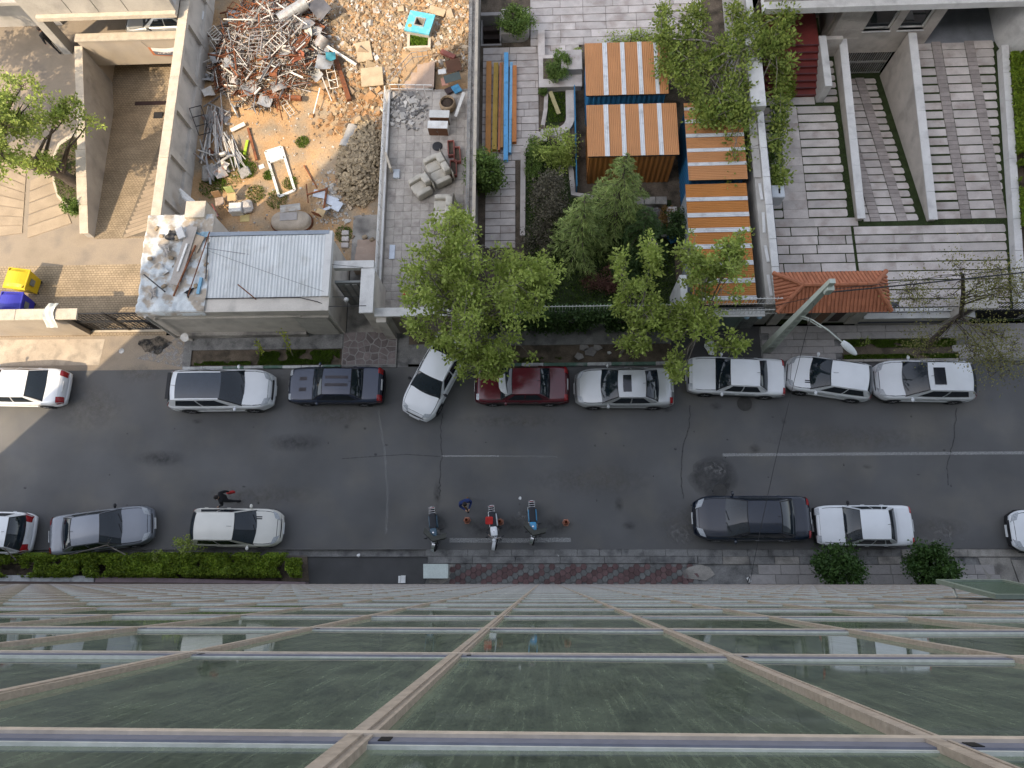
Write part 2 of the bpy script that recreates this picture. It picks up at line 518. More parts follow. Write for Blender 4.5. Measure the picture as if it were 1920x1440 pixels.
for j, (y0, y1) in enumerate(((-.2, .2), (.2, .61))):
    x = 8.75 + j * .4
    while x < 18.6:
        w = rng.choice((.8, .95, 1.1))
        if not (10.6 < x + w / 2 < 11.2 and j == 1):
            MB().obox((x + w / 2, (y0 + y1) / 2, .02), (w - .014, y1 - y0 - .014, .06), (rng.uniform(-.006, .006), rng.uniform(-.006, .006), 0), ch=.006).build('slab', STONEG, sp)
        x += w
MB().sheet([(18.7, -.2), (19.9, -.2), (19.7, .9), (18.4, .9)], .05).build('concrete_slab', CONC, pv)
MB().prism([(19.95, -.2), (24, -.2), (24, .8), (19.75, .8)], -.02, .06).build('concrete_slab', CONC, pv)
# bits on the pavement: cabinet, papers
CABM = mat('cabinet_paint', (.50, .54, .50), .55, .1, 2, .1, 20)
c0, c1 = G(814, 1057, .62), G(850, 1082, .55)
cb = thing('utility_cabinet', 'pale grey street utility cabinet with sloping lid on the south pavement', 'cabinet', (-4.66, .36, 0))
MB().box(-.5, .5, -.3, .25, .02, .5).build('cabinet_body', CABM, cb)
MB().prism([(-.53, -.33), (.53, -.33), (.53, .27), (-.53, .27)], .5, [.54, .54, .66, .66]).build('lid', mat('cabinet_lid', (.62, .68, .64), .5, .1, 2, .1, 20), cb)
MB().box(.50, .515, -.24, .18, .08, .46).build('door', CABM, cb)
PAPER = mat('litter_white', (.72, .72, .70), .8)
for px, py, s_, lb in ((756, 1086, .16, 'white paper box lying on the dark driveway beside the tower'), (975, 934, .07, 'white paper scrap on the road north of the motorcycles'), (1047, 1042, .06, 'round white scrap in the gutter right of the motorcycles'),
                   (870, 1044, .04, 'tiny white scrap in the gutter left of the white motorcycle'), (1078, 1043, .045, 'small white scrap in the gutter, rightmost of the row'), (672, 1041, .08, 'crumpled white wrapper in the dark gutter slot')):
    c = G(px, py, .05)
    q = MB()
    if s_ > .12:
        q.box(-.1, .1, -.16, .16, 0, .06); q.box(-.22, -.12, -.16, .14, 0, .02)
    else:
        n = 9
        q.add([(0, 0, s_ * .5)] + [(s_ * rng.uniform(.7, 1.2) * math.cos(2 * PI * i / n), s_ * rng.uniform(.7, 1.2) * math.sin(2 * PI * i / n), rng.uniform(0, s_ * .5)) for i in range(n)], [(0, 1 + i, 1 + (i + 1) % n) for i in range(n)])
        q.sheet([(s_ * .6 * math.cos(2 * PI * i / n), s_ * .6 * math.sin(2 * PI * i / n)) for i in range(n)], .001)
    tag(q.build('paper_scrap', PAPER, None, (c.x, c.y, .005 if py < 1030 or s_ < .12 else .01) if py < 1030 else (c.x, c.y, .02 if s_ > .12 else -.015)), lb, 'litter')

# ---- north side pavement
npv = MB()
npv.sheet([(-70, 9.63), (-17.1, 9.63), (-17.1, 11.35), (-70, 11.35)], -.004)
npv.build('entrance_apron', CONCT, kind='structure')
apr = bpy.data.objects['entrance_apron']
mark('concrete_patch', [(-27, 9.9), (-21.2, 9.9), (-21.1, 11.2), (-27, 11.25)], mat('apron_pale', (.40, .34, .27), .9, .2, 1.2, .15, 25, c2=(.3, .26, .21), c2s=2), .004, apr)
mark('tar_patch', [(-18.6 + .75 * math.cos(t) * (1 + .25 * math.sin(3 * t)), 10.85 + .42 * math.sin(t) * (1 + .2 * math.cos(5 * t))) for t in np.linspace(0, 6.28, 20)[:-1]], decal('tar_patch', (.03, .03, .03), .35, .6, 3, .9), .008, apr)
mark('pale_patch', [(-19.4, 10.2), (-17.2, 9.75), (-17.0, 10.8), (-17.6, 11.2), (-18.6, 10.6)], decal('cement_splash', (.33, .32, .31), .42, .6, 3.5, .8), .006, apr)
MB().lathe([(.13, 0), (.13, .012), (.1, .014), (.1, .006), (0, .008)], 20).build('valve_cover', mat('steel_worn', (.45, .44, .42), .45, .2, 5, .2, 30, metal=.6), apr, (*G(228, 658).xy, .001))
sw = MB()
sw.prism([(-17.1, 10.55), (-9.45, 10.55), (-9.45, 11.4), (-17.1, 11.4)], -.05, .10)
sw.prism([(-17.1, 9.70), (-16.7, 9.70), (-16.7, 10.55), (-17.1, 10.55)], -.05, .098)
sw.prism([(-6.85, 9.63), (-6.3, 9.63), (-6.3, 11.4), (-6.85, 11.4)], -.05, -.02)
sw.prism([(-6.3, 9.75), (-5.1, 9.75), (-5.1, 10.7), (-6.3, 10.7)], -.05, .08)
sw.prism([(-5.1, 9.63), (-4.0, 9.63), (-4.0, 11.4), (-5.1, 11.4)], -.05, .06)
sw.prism([(-4.0, 10.6), (6.0, 10.6), (6.0, 11.4), (-4.0, 11.4)], -.05, .08)
sw.build('north_pavement', CONCD, kind='structure')
MB().sheet([(6.0, 9.63), (10.1, 9.63), (10.1, 11.4), (6.0, 11.4)], .004).build('driveway', ASPH2, kind='structure')
MB().sheet([(10.1, 9.63), (24, 9.63), (24, 11.4), (10.1, 11.4)], -.01).build('pavement_bed', CONCD, kind='structure')
MB().sheet([(-6.3, 10.7), (-5.1, 10.7), (-5.1, 11.4), (-6.3, 11.4)], .0).build('soil_strip', SOIL, kind='structure')
MB().sheet([(-16.7, 9.74), (-9.45, 9.74), (-9.45, 10.56), (-16.7, 10.56)], .045).build('verge_soil', SOIL, kind='structure')
MB().sheet([(-4.0, 9.70), (6.0, 9.70), (6.0, 10.62), (-4.0, 10.62)], .04).build('tree_pit_soil', SOIL, kind='structure')
k1 = thing('kerb', 'kerb painted white and green in front of the white roofed shed', 'kerb')
kerbrow(k1, -17.05, -9.45, 9.60, 9.74, -.03, .13, [KWHITE, KWHITE, KGREEN, KWHITE, KGREEN], .95)
k2 = thing('kerb', 'faded white and green kerb behind the maroon and silver sedans', 'kerb')
kerbrow(k2, -4.1, 6.0, 9.56, 9.72, -.03, .13, [KWHITE, KGREEN, KGREEN], 1.05)
# crazy paving beside the verge
cz = thing('crazy_paving', 'irregular stone paving beside the verge at the yard entrance', 'paving')
CZM = mat('crazy_stone', (.16, .135, .13), .85, .25, 3, .2, 30, .2, 30, .2, rnd=.3)
MB().sheet([(-9.45, 9.65), (-6.85, 9.65), (-6.85, 11.4), (-9.45, 11.4)], .06).build('mortar', mat('mortar', (.24, .23, .22), .9, .2, 4, .2), cz)
def voronoi(seeds, x0, x1, y0, y1, shrink):
    """cells of the seeds clipped to a rectangle, each shrunk for the joint"""
    out = []
    for i, s_ in enumerate(seeds):
        pl_ = [(x0, y0), (x1, y0), (x1, y1), (x0, y1)]
        for j, t_ in enumerate(seeds):
            if i == j or not pl_: continue
            mx_, my_ = (s_[0] + t_[0]) / 2, (s_[1] + t_[1]) / 2; nx_, ny_ = t_[0] - s_[0], t_[1] - s_[1]
            f = lambda p_: (p_[0] - mx_) * nx_ + (p_[1] - my_) * ny_
            new = []
            for k in range(len(pl_)):
                a, c = pl_[k - 1], pl_[k]; fa, fc = f(a), f(c)
                if (fa > 0) != (fc > 0): new.append((a[0] + (c[0] - a[0]) * fa / (fa - fc), a[1] + (c[1] - a[1]) * fa / (fa - fc)))
                if fc <= 0: new.append(c)
            pl_ = new
        if len(pl_) > 2:
            cx_ = sum(p_[0] for p_ in pl_) / len(pl_); cy_ = sum(p_[1] for p_ in pl_) / len(pl_)
            out.append([(cx_ + (p_[0] - cx_) * shrink, cy_ + (p_[1] - cy_) * shrink) for p_ in pl_])
    return out
sd = [(-9.3 + .36 * i + rng.uniform(-.14, .14), 9.85 + .3 * j + rng.uniform(-.12, .12)) for i in range(7) for j in range(5)]
for pp in voronoi(sd, -9.42, -6.88, 9.74, 11.38, .86):
    MB().prism(pp, .05, .066 + rng.uniform(0, .01)).build('stone', CZM, cz)
MB().box(-9.4, -6.85, 9.6, 9.72, -.03, .075).build('edge_stone', CONCD, cz)
# slabs on the right-hand pavement
rs = thing('slab_paving', 'long stone slabs of the pavement below the tiled gatehouse roof', 'paving')
for j in range(5):
    y0 = 9.7 + j * .335
    x = 10.15 + (j % 2) * .35
    while x < 23.5:
        w = rng.choice((.9, 1.1, 1.3))
        cx_ = x + w / 2
        if not (13.7 < cx_ < 19.0 and j in (0, 1, 2)) :
            MB().obox((cx_, y0 + .167, .03), (w - .012, .323, .09), (rng.uniform(-.005, .005), rng.uniform(-.005, .005), 0), ch=.006).build('slab', STONEG, rs)
        x += w
MB().sheet([(13.75, 9.72), (18.95, 9.72), (18.95, 10.68), (13.75, 10.68)], .035).build('verge_soil', SOIL, kind='structure')
k3 = thing('kerb', 'pale kerb along the grass strip behind the white hatchbacks', 'kerb')
kerbrow(k3, 13.7, 18.9, 9.60, 9.72, -.03, .12, [CONC], 1.0)
k4 = thing('kerb', 'grey kerb along the slab pavement below the street lamp', 'kerb')
kerbrow(k4, 10.1, 13.7, 9.58, 9.70, -.03, .09, [CONCD], 1.0)
kerbrow(k4, 18.95, 24, 9.58, 9.70, -.03, .09, [CONCD], 1.0)
# broken slabs and stones in the tree pit
RUB = mat('rubble_grey', (.20, .19, .18), .9, .2, 4, .2, 30, .2, 30, .2, rnd=.3)
for n_, (px, py, s_, lb) in enumerate(((1108, 660, .34, 'large broken grey paving slab lying in the tree pit'), (1086, 668, .26, 'smaller broken slab lying left of the large one in the tree pit'), (1120, 652, .28, 'thin slab shard at the back of the tree pit'), (1142, 662, .1, 'small pale block in the tree pit beside the broken slabs'), (1096, 652, .3, 'flat grey shard behind the broken slabs in the tree pit'))):
    c = G(px, py, .1)
    a = rng.uniform(0, 3)
    pp = [(s_ * rng.uniform(.7, 1.15) * math.cos(a + 2 * PI * k / 5), s_ * .7 * rng.uniform(.7, 1.15) * math.sin(a + 2 * PI * k / 5)) for k in range(5)]
    o = MB().prism(pp, 0, .07 if s_ > .15 else .12).build('broken_slab', KWHITE if s_ < .15 else RUB, None, (c.x, c.y, .045)); tag(o, lb, 'slab')

# ================================================================== foliage tools
LEAF_PLANE = leafmat('leaf_plane', (.24, .32, .06), (.45, .52, .14), .4)
LEAF_MID = leafmat('leaf_mid', (.09, .16, .03), (.20, .28, .07), .35)
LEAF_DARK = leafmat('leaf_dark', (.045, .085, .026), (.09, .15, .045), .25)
LEAF_CONI = leafmat('needles', (.13, .20, .05), (.34, .40, .13), .2)
LEAF_HEDGE = leafmat('leaf_hedge', (.09, .16, .015), (.26, .34, .035), .35)
LEAF_OLIVE = leafmat('leaf_olive', (.16, .17, .05), (.30, .28, .10), .4)
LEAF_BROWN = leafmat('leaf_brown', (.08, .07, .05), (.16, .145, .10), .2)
LEAF_RUST = leafmat('leaf_rust', (.13, .06, .05), (.22, .11, .08), .2)
GRASS = leafmat('grass_blades', (.06, .12, .012), (.15, .23, .03), .3)
BARK = mat('bark_pale', (.22, .195, .165), .9, .3, 6, .25, 40, .3, 30, .2, c2=(.12, .10, .08), c2s=5)
BARKD = mat('bark_dark', (.085, .068, .055), .9, .3, 6, .25, 40, .3, 30, .2)


def quads_mesh(name, C, U, V, fold, m_):
    """one folded diamond leaf at each centre C with half axes U, V (n x 3 arrays)"""
    n = len(C)
    F = np.cross(U, V); F /= (np.linalg.norm(F, axis=1, keepdims=True) + 1e-9)
    F = F * np.linalg.norm(V, axis=1, keepdims=True) * fold
    P = np.stack([C - U, C - V * 1.0 + F - U * .15, C + U, C + V * 1.0 + F - U * .15], 1).reshape(-1, 3)
    me = bpy.data.meshes.new(name)
    me.vertices.add(n * 4); me.vertices.foreach_set('co', P.astype(np.float32).ravel())
    me.loops.add(n * 6)
    i = np.arange(n)[:, None] * 4
    me.loops.foreach_set('vertex_index', (i + np.array([0, 1, 2, 0, 2, 3])).astype(np.int32).ravel())
    me.polygons.add(n * 2)
    me.polygons.foreach_set('loop_start', (np.arange(n * 2) * 3).astype(np.int32))
    me.polygons.foreach_set('loop_total', np.full(n * 2, 3, np.int32))
    me.materials.append(m_)
    me.update(calc_edges=True)
    return me


def leaves(name, pts, size, m_, seed=0, up=.6, parent=None, aspect=.62, kind=None, fold=.35, dirs=None, loc=None):
    """leaves at pts; up = how far the blades lie flat"""
    r = np.random.default_rng(seed)
    C = np.asarray(pts, float)
    n = len(C)
    d = r.normal(size=(n, 3))
    if dirs is not None: d = d * .45 + np.asarray(dirs, float) * 1.2
    d /= np.linalg.norm(d, axis=1, keepdims=True)
    nn = r.normal(size=(n, 3)) * (1 - up); nn[:, 2] += up + .2
    v = np.cross(nn, d); v /= (np.linalg.norm(v, axis=1, keepdims=True) + 1e-9)
    s = size * r.uniform(.6, 1.3, (n, 1))
    me = quads_mesh(name, C, d * s, v * s * aspect, fold, m_)
    return link(name, me, parent, loc, kind=kind)


def grass_patch(name, inside, n, h, m_, label=None, seed=0, z=0.0, box=None, parent=None, thin=.018, kind='stuff'):
    """upright grass blades inside a region; inside(x, y) -> bool, box = bounds"""
    r = np.random.default_rng(seed)
    x0, x1, y0, y1 = box
    P = np.stack([r.uniform(x0, x1, n), r.uniform(y0, y1, n)], 1)
    if inside is not None:
        P = P[[bool(inside(a, b_)) for a, b_ in P]]
    n = len(P)
    hh = h * r.uniform(.5, 1.3, n)
    d = r.normal(size=(n, 3)) * .45; d[:, 2] = 1; d /= np.linalg.norm(d, axis=1, keepdims=True)
    C = np.stack([P[:, 0], P[:, 1], z + hh * .45], 1)
    sd = np.cross(d, r.normal(size=(n, 3))); sd /= np.linalg.norm(sd, axis=1, keepdims=True)
    me = quads_mesh(name, C, d * hh[:, None] * .55, sd * thin * r.uniform(.6, 1.4, (n, 1)), .2, m_)
    o = link(name, me, parent, kind=kind)
    if label: o['label'] = label; o['category'] = 'grass'
    return o


def clump_pts(r, centres, spread, per):
    C = np.repeat(np.asarray(centres, float), per, 0)
    return C + r.normal(size=C.shape) * spread


def grow(rng, mb, p, d, length, rad, depth, tips, spread=.7, n=5, up=.15, shrink=.68, segs=3, minr=.008, kids=(2, 3)):
    """recursive limbs into mesh builder mb; collects twig points in tips"""
    pts = [Vector(p)]
    dd = Vector(d).normalized()
    for i in range(segs):
        dd = (dd + Vector((rng.uniform(-1, 1), rng.uniform(-1, 1), rng.uniform(-1, 1))) * .16 + Vector((0, 0, up * .3))).normalized()
        pts.append(pts[-1] + dd * (length / segs))
    r1 = max(rad * shrink, minr)
    mb.tube(pts, [rad + (r1 - rad) * i / segs for i in range(segs + 1)], n, cap=False)
    if depth <= 2:
        for q in pts[1:]: tips.append((q, dd.copy(), depth))
    if depth == 0:
        return
    for k in range(rng.randint(*kids)):
        a = rng.uniform(0, 2 * PI)
        o = dd.orthogonal().normalized()
        o.rotate(Matrix.Rotation(a, 3, dd))
        nd = (dd + o * rng.uniform(.5, 1.0) * spread * 1.3 + Vector((0, 0, up))).normalized()
        grow(rng, mb, pts[rng.randint(max(1, segs - 1), segs)], nd, length * rng.uniform(.6, .85), r1 * .8, depth - 1, tips, spread, max(4, n - 1), up, shrink, segs, minr, kids)


def shrub(name, label, cat, c, rx, ry, rz, m_, n=2200, leaf=.05, seed=0, group=None, stem=True, lumps=26, z0=0.0, up=.3, loc_z=0.0):
    """dense bush: leaves in clumps over an uneven ellipsoid, with stems inside"""
    r = np.random.default_rng(seed)
    t = thing(name, label, cat, (c[0], c[1], z0), group=group)
    L_ = []
    for k in range(lumps):
        v = r.normal(size=3); v /= np.linalg.norm(v); v[2] = abs(v[2]) if rz < .35 else v[2]
        L_.append(v * np.array([rx, ry, rz]) * r.uniform(.55, .95) + np.array([0, 0, rz * 1.05 + loc_z]))
    P = clump_pts(r, L_, np.array([rx, ry, rz]) * .17, max(1, n // lumps))
    P[:, 2] = np.maximum(P[:, 2], .03)
    leaves('foliage', P, leaf, m_, seed, up, t)
    if stem:
        mb = MB(); rg = random.Random(seed)
        for k in range(6):
            q = Vector(L_[k % len(L_)])
            mb.tube([(0, 0, 0), q * .5 + Vector((0, 0, .02)), q], [.03, .02, .006], 5)
        mb.build('stem', BARKD, t)
    return t

# ================================================================== the glass tower under the camera
FY, ROW, COLW = -0.2057, 1.1, 0.7505          # glazing plane, row height, bay width
MX = -0.2462                                   # a mullion stands here
ZTOP = 48.4
Z1 = CAMH - 1.05                               # first transom below the camera
tw = thing('glass_tower', 'tall office tower with dusty green glass in beige aluminium bars', 'building')
DUSTY = mat('dusty_aluminium', (.35, .295, .24), .8, .2, 5, .2, 60, .15, 60, .3, c2=(.25, .225, .20), c2s=5, c2t=(.5, .75))
ALUB = mat('aluminium_groove', (.155, .162, .20), .7, .1, 4, .1, 40, 0, 1, .2)
ALUL = mat('aluminium_light', (.50, .51, .46), .6, .12, 4, .12, 40, .1, 60, .4)
mt, t, p = _nodes('dusty_glass')
N, L = t.nodes.new, t.links.new
tc = N('ShaderNodeTexCoord'); oi = N('ShaderNodeObjectInfo')
def _map(sc, rot=(0, 0, 0)):
    n = N('ShaderNodeMapping'); n.inputs['Scale'].default_value = sc; n.inputs['Rotation'].default_value = rot
    L(tc.outputs['Object'], n.inputs['Vector'])
    v = N('ShaderNodeVectorMath'); v.operation = 'ADD'; L(n.outputs[0], v.inputs[0])
    c = N('ShaderNodeCombineXYZ'); mu = N('ShaderNodeMath'); mu.operation = 'MULTIPLY'; mu.inputs[1].default_value = 90
    L(oi.outputs['Random'], mu.inputs[0]); L(mu.outputs[0], c.inputs[0]); L(mu.outputs[0], c.inputs[2]); L(c.outputs[0], v.inputs[1])
    return v.outputs[0]
def _noise(vec, s, d=5, ro=.6):
    n = N('ShaderNodeTexNoise'); n.inputs['Scale'].default_value = s; n.inputs['Detail'].default_value = d; n.inputs['Roughness'].default_value = ro
    L(vec, n.inputs['Vector']); return n.outputs['Fac']
def _mr(x, lo, hi, a, b_):
    n = N('ShaderNodeMapRange'); L(x, n.inputs[0]); n.inputs[1].default_value = lo; n.inputs[2].default_value = hi; n.inputs[3].default_value = a; n.inputs[4].default_value = b_
    return n.outputs[0]
def _op(o_, a, b_):
    n = N('ShaderNodeMath'); n.operation = o_; n.use_clamp = True
    for i, q in enumerate((a, b_)):
        if isinstance(q, (int, float)): n.inputs[i].default_value = q
        else: L(q, n.inputs[i])
    return n.outputs[0]
def _op2(o_, a, b_):
    n = N('ShaderNodeMath'); n.operation = o_; L(a, n.inputs[0]); n.inputs[1].default_value = b_
    return n.outputs[0]
streak = _mr(_noise(_map((34, 1, 1.1), (0, R(10), 0)), 2.6, 6, .65), .5, .8, 0, .30)       # rain streaks, slightly slanting
film = _mr(_noise(_map((2.4, 1, 1.2)), 4.5, 9, .7), .34, .72, .02, .34)
grain = _mr(_noise(_map((30, 1, 12)), 6), .35, .8, 0, .2)
sx_ = N('ShaderNodeSeparateXYZ'); L(tc.outputs['Generated'], sx_.inputs[0])
def _edge(o_, w):
    a_ = _op('ABSOLUTE', _op2('SUBTRACT', o_, .5), 0); return _mr(a_, .5 - w, .5, 0, .34)
rim_ = _op('ADD', _edge(sx_.outputs['X'], .07), _edge(sx_.outputs['Z'], .035))
dust = _op('ADD', _op('ADD', _op('ADD', streak, film), grain), rim_)
p.inputs['Base Color'].default_value = (.012, .022, .015, 1)
p.inputs['Roughness'].default_value = .035
p.inputs['IOR'].default_value = 2.0
bp = N('ShaderNodeBump'); bp.inputs['Strength'].default_value = .02; bp.inputs['Distance'].default_value = .01
L(_noise(_map((1, 1, 1)), 1.5, 2), bp.inputs['Height']); L(bp.outputs[0], p.inputs['Normal'])
df = N('ShaderNodeBsdfDiffuse'); df.inputs['Color'].default_value = (.225, .275, .195, 1)
ms = N('ShaderNodeMixShader'); L(dust, ms.inputs[0]); L(p.outputs[0], ms.inputs[1]); L(df.outputs[0], ms.inputs[2])
L(ms.outputs[0], t.nodes['Material Output'].inputs['Surface'])
GLASS = mt

TX0, TX1 = MX - 41 * COLW, MX + 60 * COLW      # west corner where the shadow edge on the road starts
MB().box(TX0, TX1, -16, FY - .06, -.3, ZTOP).build('core_wall', mat('tower_wall', (.2, .21, .19), .8), tw)
rows = []
k = -14
while True:
    zt = Z1 - k * ROW                            # top of this row
    if zt - ROW < .1: break
    rows.append(zt); k += 1
pm = MB().obox((0, 0, 0), (COLW - .02, .012, ROW - .02)).mesh('pane', GLASS)
cells = []
for zt in rows:
    for i in range(-41, 60):
        xc = MX + (i + .5) * COLW
        zc = zt - ROW / 2
        dz = CAMH - zc
        # how large the pane shows: inside the view and near the camera
        vis = dz > .25 and abs(xc) < .78 * dz + .6
        cells.append((0 if vis else 1, dz if vis else abs(dz), xc, zc))
cells.sort()
rng = random.Random(5)
rest = MB()
for n_, (v_, dz, xc, zc) in enumerate(cells):
    if n_ < 300:
        link('pane', pm, tw, (xc, FY - .012, zc), rot=(R(rng.uniform(-.35, .35)), 0, R(rng.uniform(-.25, .25))))
    else:
        rest.obox((xc, FY - .012, zc), (COLW - .02, .012, ROW - .02), (R(rng.uniform(-.3, .3)), 0, R(rng.uniform(-.2, .2))))
rest.build('glass_panes', GLASS, tw, kind='stuff')
q = MB(); hgt = ZTOP
q.box(-.0165, .0165, -.02, .003, 0, hgt, 0); q.box(-.0165, .003, .003, .0075, 0, hgt, 0); q.box(.003, .011, .003, .004, 0, hgt, 1); q.box(.011, .0165, .003, .006, 0, hgt, 0)
mul_m = q.mesh('mullion', [DUSTY, mat('dusty_groove', (.27, .235, .20), .85, .15, 4, .15)])
for i in range(-41, 61):
    link('mullion', mul_m, tw, (MX + i * COLW, FY, 0))
q = MB(); Lh = (TX1 - TX0)
q.box(0, Lh, -.02, .0078, -.036, -.016, 0); q.box(0, Lh, -.02, .0030, -.016, .012, 1); q.box(0, Lh, -.02, -.0002, .012, .018, 2)
tr_m = q.mesh('transom', [mat('transom_dust', (.46, .395, .325), .8, .15, 4, .15, 50), ALUB, ALUL])
for zt in rows:
    link('transom', tr_m, tw, (TX0, FY, zt + .009))
hole = MB().box(-.011, .011, 0, .0042, -.015, .011).mesh('missing_cap', BLACK)  # solid black boxes: the dark of open holes is put into the colour
for i, j in ((0, 0), (0, 1), (0, 2), (0, 3), (1, 1), (1, 3), (2, 1), (-1, 1), (-1, 2), (-2, 2), (3, 2), (1, 0), (-1, 3), (-2, 3), (-1, 4), (2, 4), (3, 4)):
    o = link('missing_cap', hole, tw, (MX + i * COLW + .036, FY, Z1 - j * ROW + .009))
    o.scale = (rng.uniform(.5, .8), 1, .9)
# plinth: dark ledge at the tower foot on the left
PURP = mat('purple_granite', (.20, .15, .155), .6, .15, 3, .2, 40, rnd=.1)
lg = MB().prism([(-19.6, -.2), (-10.3, -.2), (-10.3, -.13), (-19.6, .12)], 0, .5).build('plinth_coping', PURP, tw)
MB().prism([(-30, -.2), (-19.7, -.2), (-19.7, .13), (-30, .2)], 0, .46).build('plinth_coping', KWHITE, tw)
BRN = mat('brown_band', (.055, .035, .03), .6)
MB().prism([(-30.8, FY + .015), (-12, FY + .015), (-12, FY + .03), (-30.8, FY + .16)], 1.2, 1.9).build('brown_band', BRN, tw)
MB().prism([(-30.8, FY + .015), (-16, FY + .015), (-16, FY + .03), (-30.8, FY + .11)], 2.5, 3.3).build('brown_band', BRN, tw)
# window hung open near the right edge, tilted out of the facade
ow = thing('open_window', 'green glass vent window hung open from the tower facade', 'window', (MX + 6 * COLW + .12, FY + .02, Z1 - 6 * ROW))
a = R(7.5)
W_ = COLW
def ov(x_, s_, n_):  # along x, down the sash, out of the sash
    return (x_, math.sin(a) * s_ + math.cos(a) * n_, -math.cos(a) * s_ + math.sin(a) * n_)
def obx(bb, x0, x1, s0, s1, n0, n1):
    vv = [ov(x_, s_, n_) for n_ in (n0, n1) for s_ in (s0, s1) for x_ in (x0, x1)]
    bb.add(vv, [(0, 1, 3, 2), (4, 6, 7, 5), (0, 4, 5, 1), (2, 3, 7, 6), (0, 2, 6, 4), (1, 5, 7, 3)])
q = MB(); obx(q, .05, W_ - .05, .05, 1.05, .01, .025); q.build('pane', mat('green_glass', (.06, .10, .065), .25, .2, 3, .2, 30, spec=.5), ow)
for x0, x1, s0, s1 in ((0, W_, 0, .05), (0, W_, 1.05, 1.1), (0, .05, .05, 1.05), (W_ - .05, W_, .05, 1.05)):
    q = MB(); obx(q, x0, x1, s0, s1, 0, .045); q.build('frame_bar', mat('green_frame', (.16, .19, .155), .6), ow)
MB().bar((.03, .0, -.75), (.03, .12, -.82), .02).build('stay_arm', ALUL, ow)

# ================================================================== left plot: courtyard, ramp, house
def tilemat(name, c, mortar, w, h, off=.5, rough=.85):
    mt, t, p = _nodes(name)
    N, L = t.nodes.new, t.links.new
    tc = N('ShaderNodeTexCoord'); br = N('ShaderNodeTexBrick')
    br.inputs['Scale'].default_value = 1.0; br.inputs['Brick Width'].default_value = w; br.inputs['Row Height'].default_value = h
    br.inputs['Mortar Size'].default_value = .009; br.inputs['Mortar Smooth'].default_value = .3; br.offset = off
    br.inputs['Color1'].default_value = (*c, 1); br.inputs['Color2'].default_value = (*[k * .82 for k in c], 1); br.inputs['Mortar'].default_value = (*mortar, 1)
    L(tc.outputs['Object'], br.inputs['Vector'])
    n = N('ShaderNodeTexNoise'); n.inputs['Scale'].default_value = .9; n.inputs['Detail'].default_value = 6; L(tc.outputs['Object'], n.inputs['Vector'])
    mr = N('ShaderNodeMapRange'); L(n.outputs['Fac'], mr.inputs[0]); mr.inputs[1].default_value = .3; mr.inputs[2].default_value = .7; mr.inputs[3].default_value = .78; mr.inputs[4].default_value = 1.18
    vm = N('ShaderNodeVectorMath'); vm.operation = 'SCALE'; L(br.outputs['Color'], vm.inputs[0]); L(mr.outputs[0], vm.inputs['Scale'])
    L(vm.outputs[0], p.inputs['Base Color']); p.inputs['Roughness'].default_value = rough; p.inputs['Specular IOR Level'].default_value = .2
    b_ = N('ShaderNodeBump'); b_.inputs['Strength'].default_value = .35; b_.inputs['Distance'].default_value = .01
    L(br.outputs['Fac'], b_.inputs['Height']); b_.invert = True; L(b_.outputs[0], p.inputs['Normal'])
    MATS[name] = mt
    return mt


SMALLT = tilemat('small_tiles', (.36, .285, .195), (.12, .09, .062), .17, .12)
PLAST = mat('plaster_warm', (.37, .315, .25), .9, .14, .9, .1, 30, .05, 40, .2, c2=(.33, .29, .245), c2s=1.0, c2t=(.5, .75))
PLASTG = mat('plaster_grey', (.385, .36, .325), .9, .14, .9, .1, 30, .05, 40, .2, c2=(.29, .275, .25), c2s=1.3, c2t=(.48, .72))
PLASTW = mat('plaster_white', (.58, .57, .55), .9, .1, 1, .1, 30, .04, 40, .2, c2=(.42, .41, .4), c2s=1.6, c2t=(.52, .75))
COPE = mat('coping_stone', (.48, .42, .335), .85, .15, 3, .15, 30, .1, 40, .2, c2=(.42, .37, .31), c2s=2, c2t=(.5, .7))
RIBC = mat('rib_concrete', (.32, .255, .185), .9, .18, 1.2, .15, 30, .1, 40, .2, rnd=.06)
PLASTB = mat('plaster_bounce_lit', (.52, .48, .425), .9, .14, .9, .1, 30, .05, 40, .2, c2=(.36, .33, .295), c2s=1.3, c2t=(.5, .74))  # paler copy of plaster_grey: bounced light on shaded walls put into the colour
IRON = mat('black_iron', (.02, .02, .022), .55, .2, 5, .2, 30, spec=.4)
RUST = mat('rusty_steel', (.20, .075, .035), .85, .3, 5, .25, 40, .2, 60, .2, rnd=.25, c2=(.12, .055, .035), c2s=6)
STEEL = mat('scrap_steel', (.30, .29, .28), .55, .25, 4, .2, 40, .1, 40, .4, metal=.35, rnd=.35, c2=(.24, .13, .08), c2s=4, c2t=(.52, .7))
ZINC = mat('zinc_sheet', (.42, .42, .41), .5, .2, 3, .15, 30, .05, 30, .4, metal=.5, rnd=.2, c2=(.3, .27, .24), c2s=3)
WPAINT = mat('white_metal', (.62, .61, .58), .5, .12, 3, .12, 30, spec=.4, rnd=.12, c2=(.42, .34, .28), c2s=5, c2t=(.6, .8))

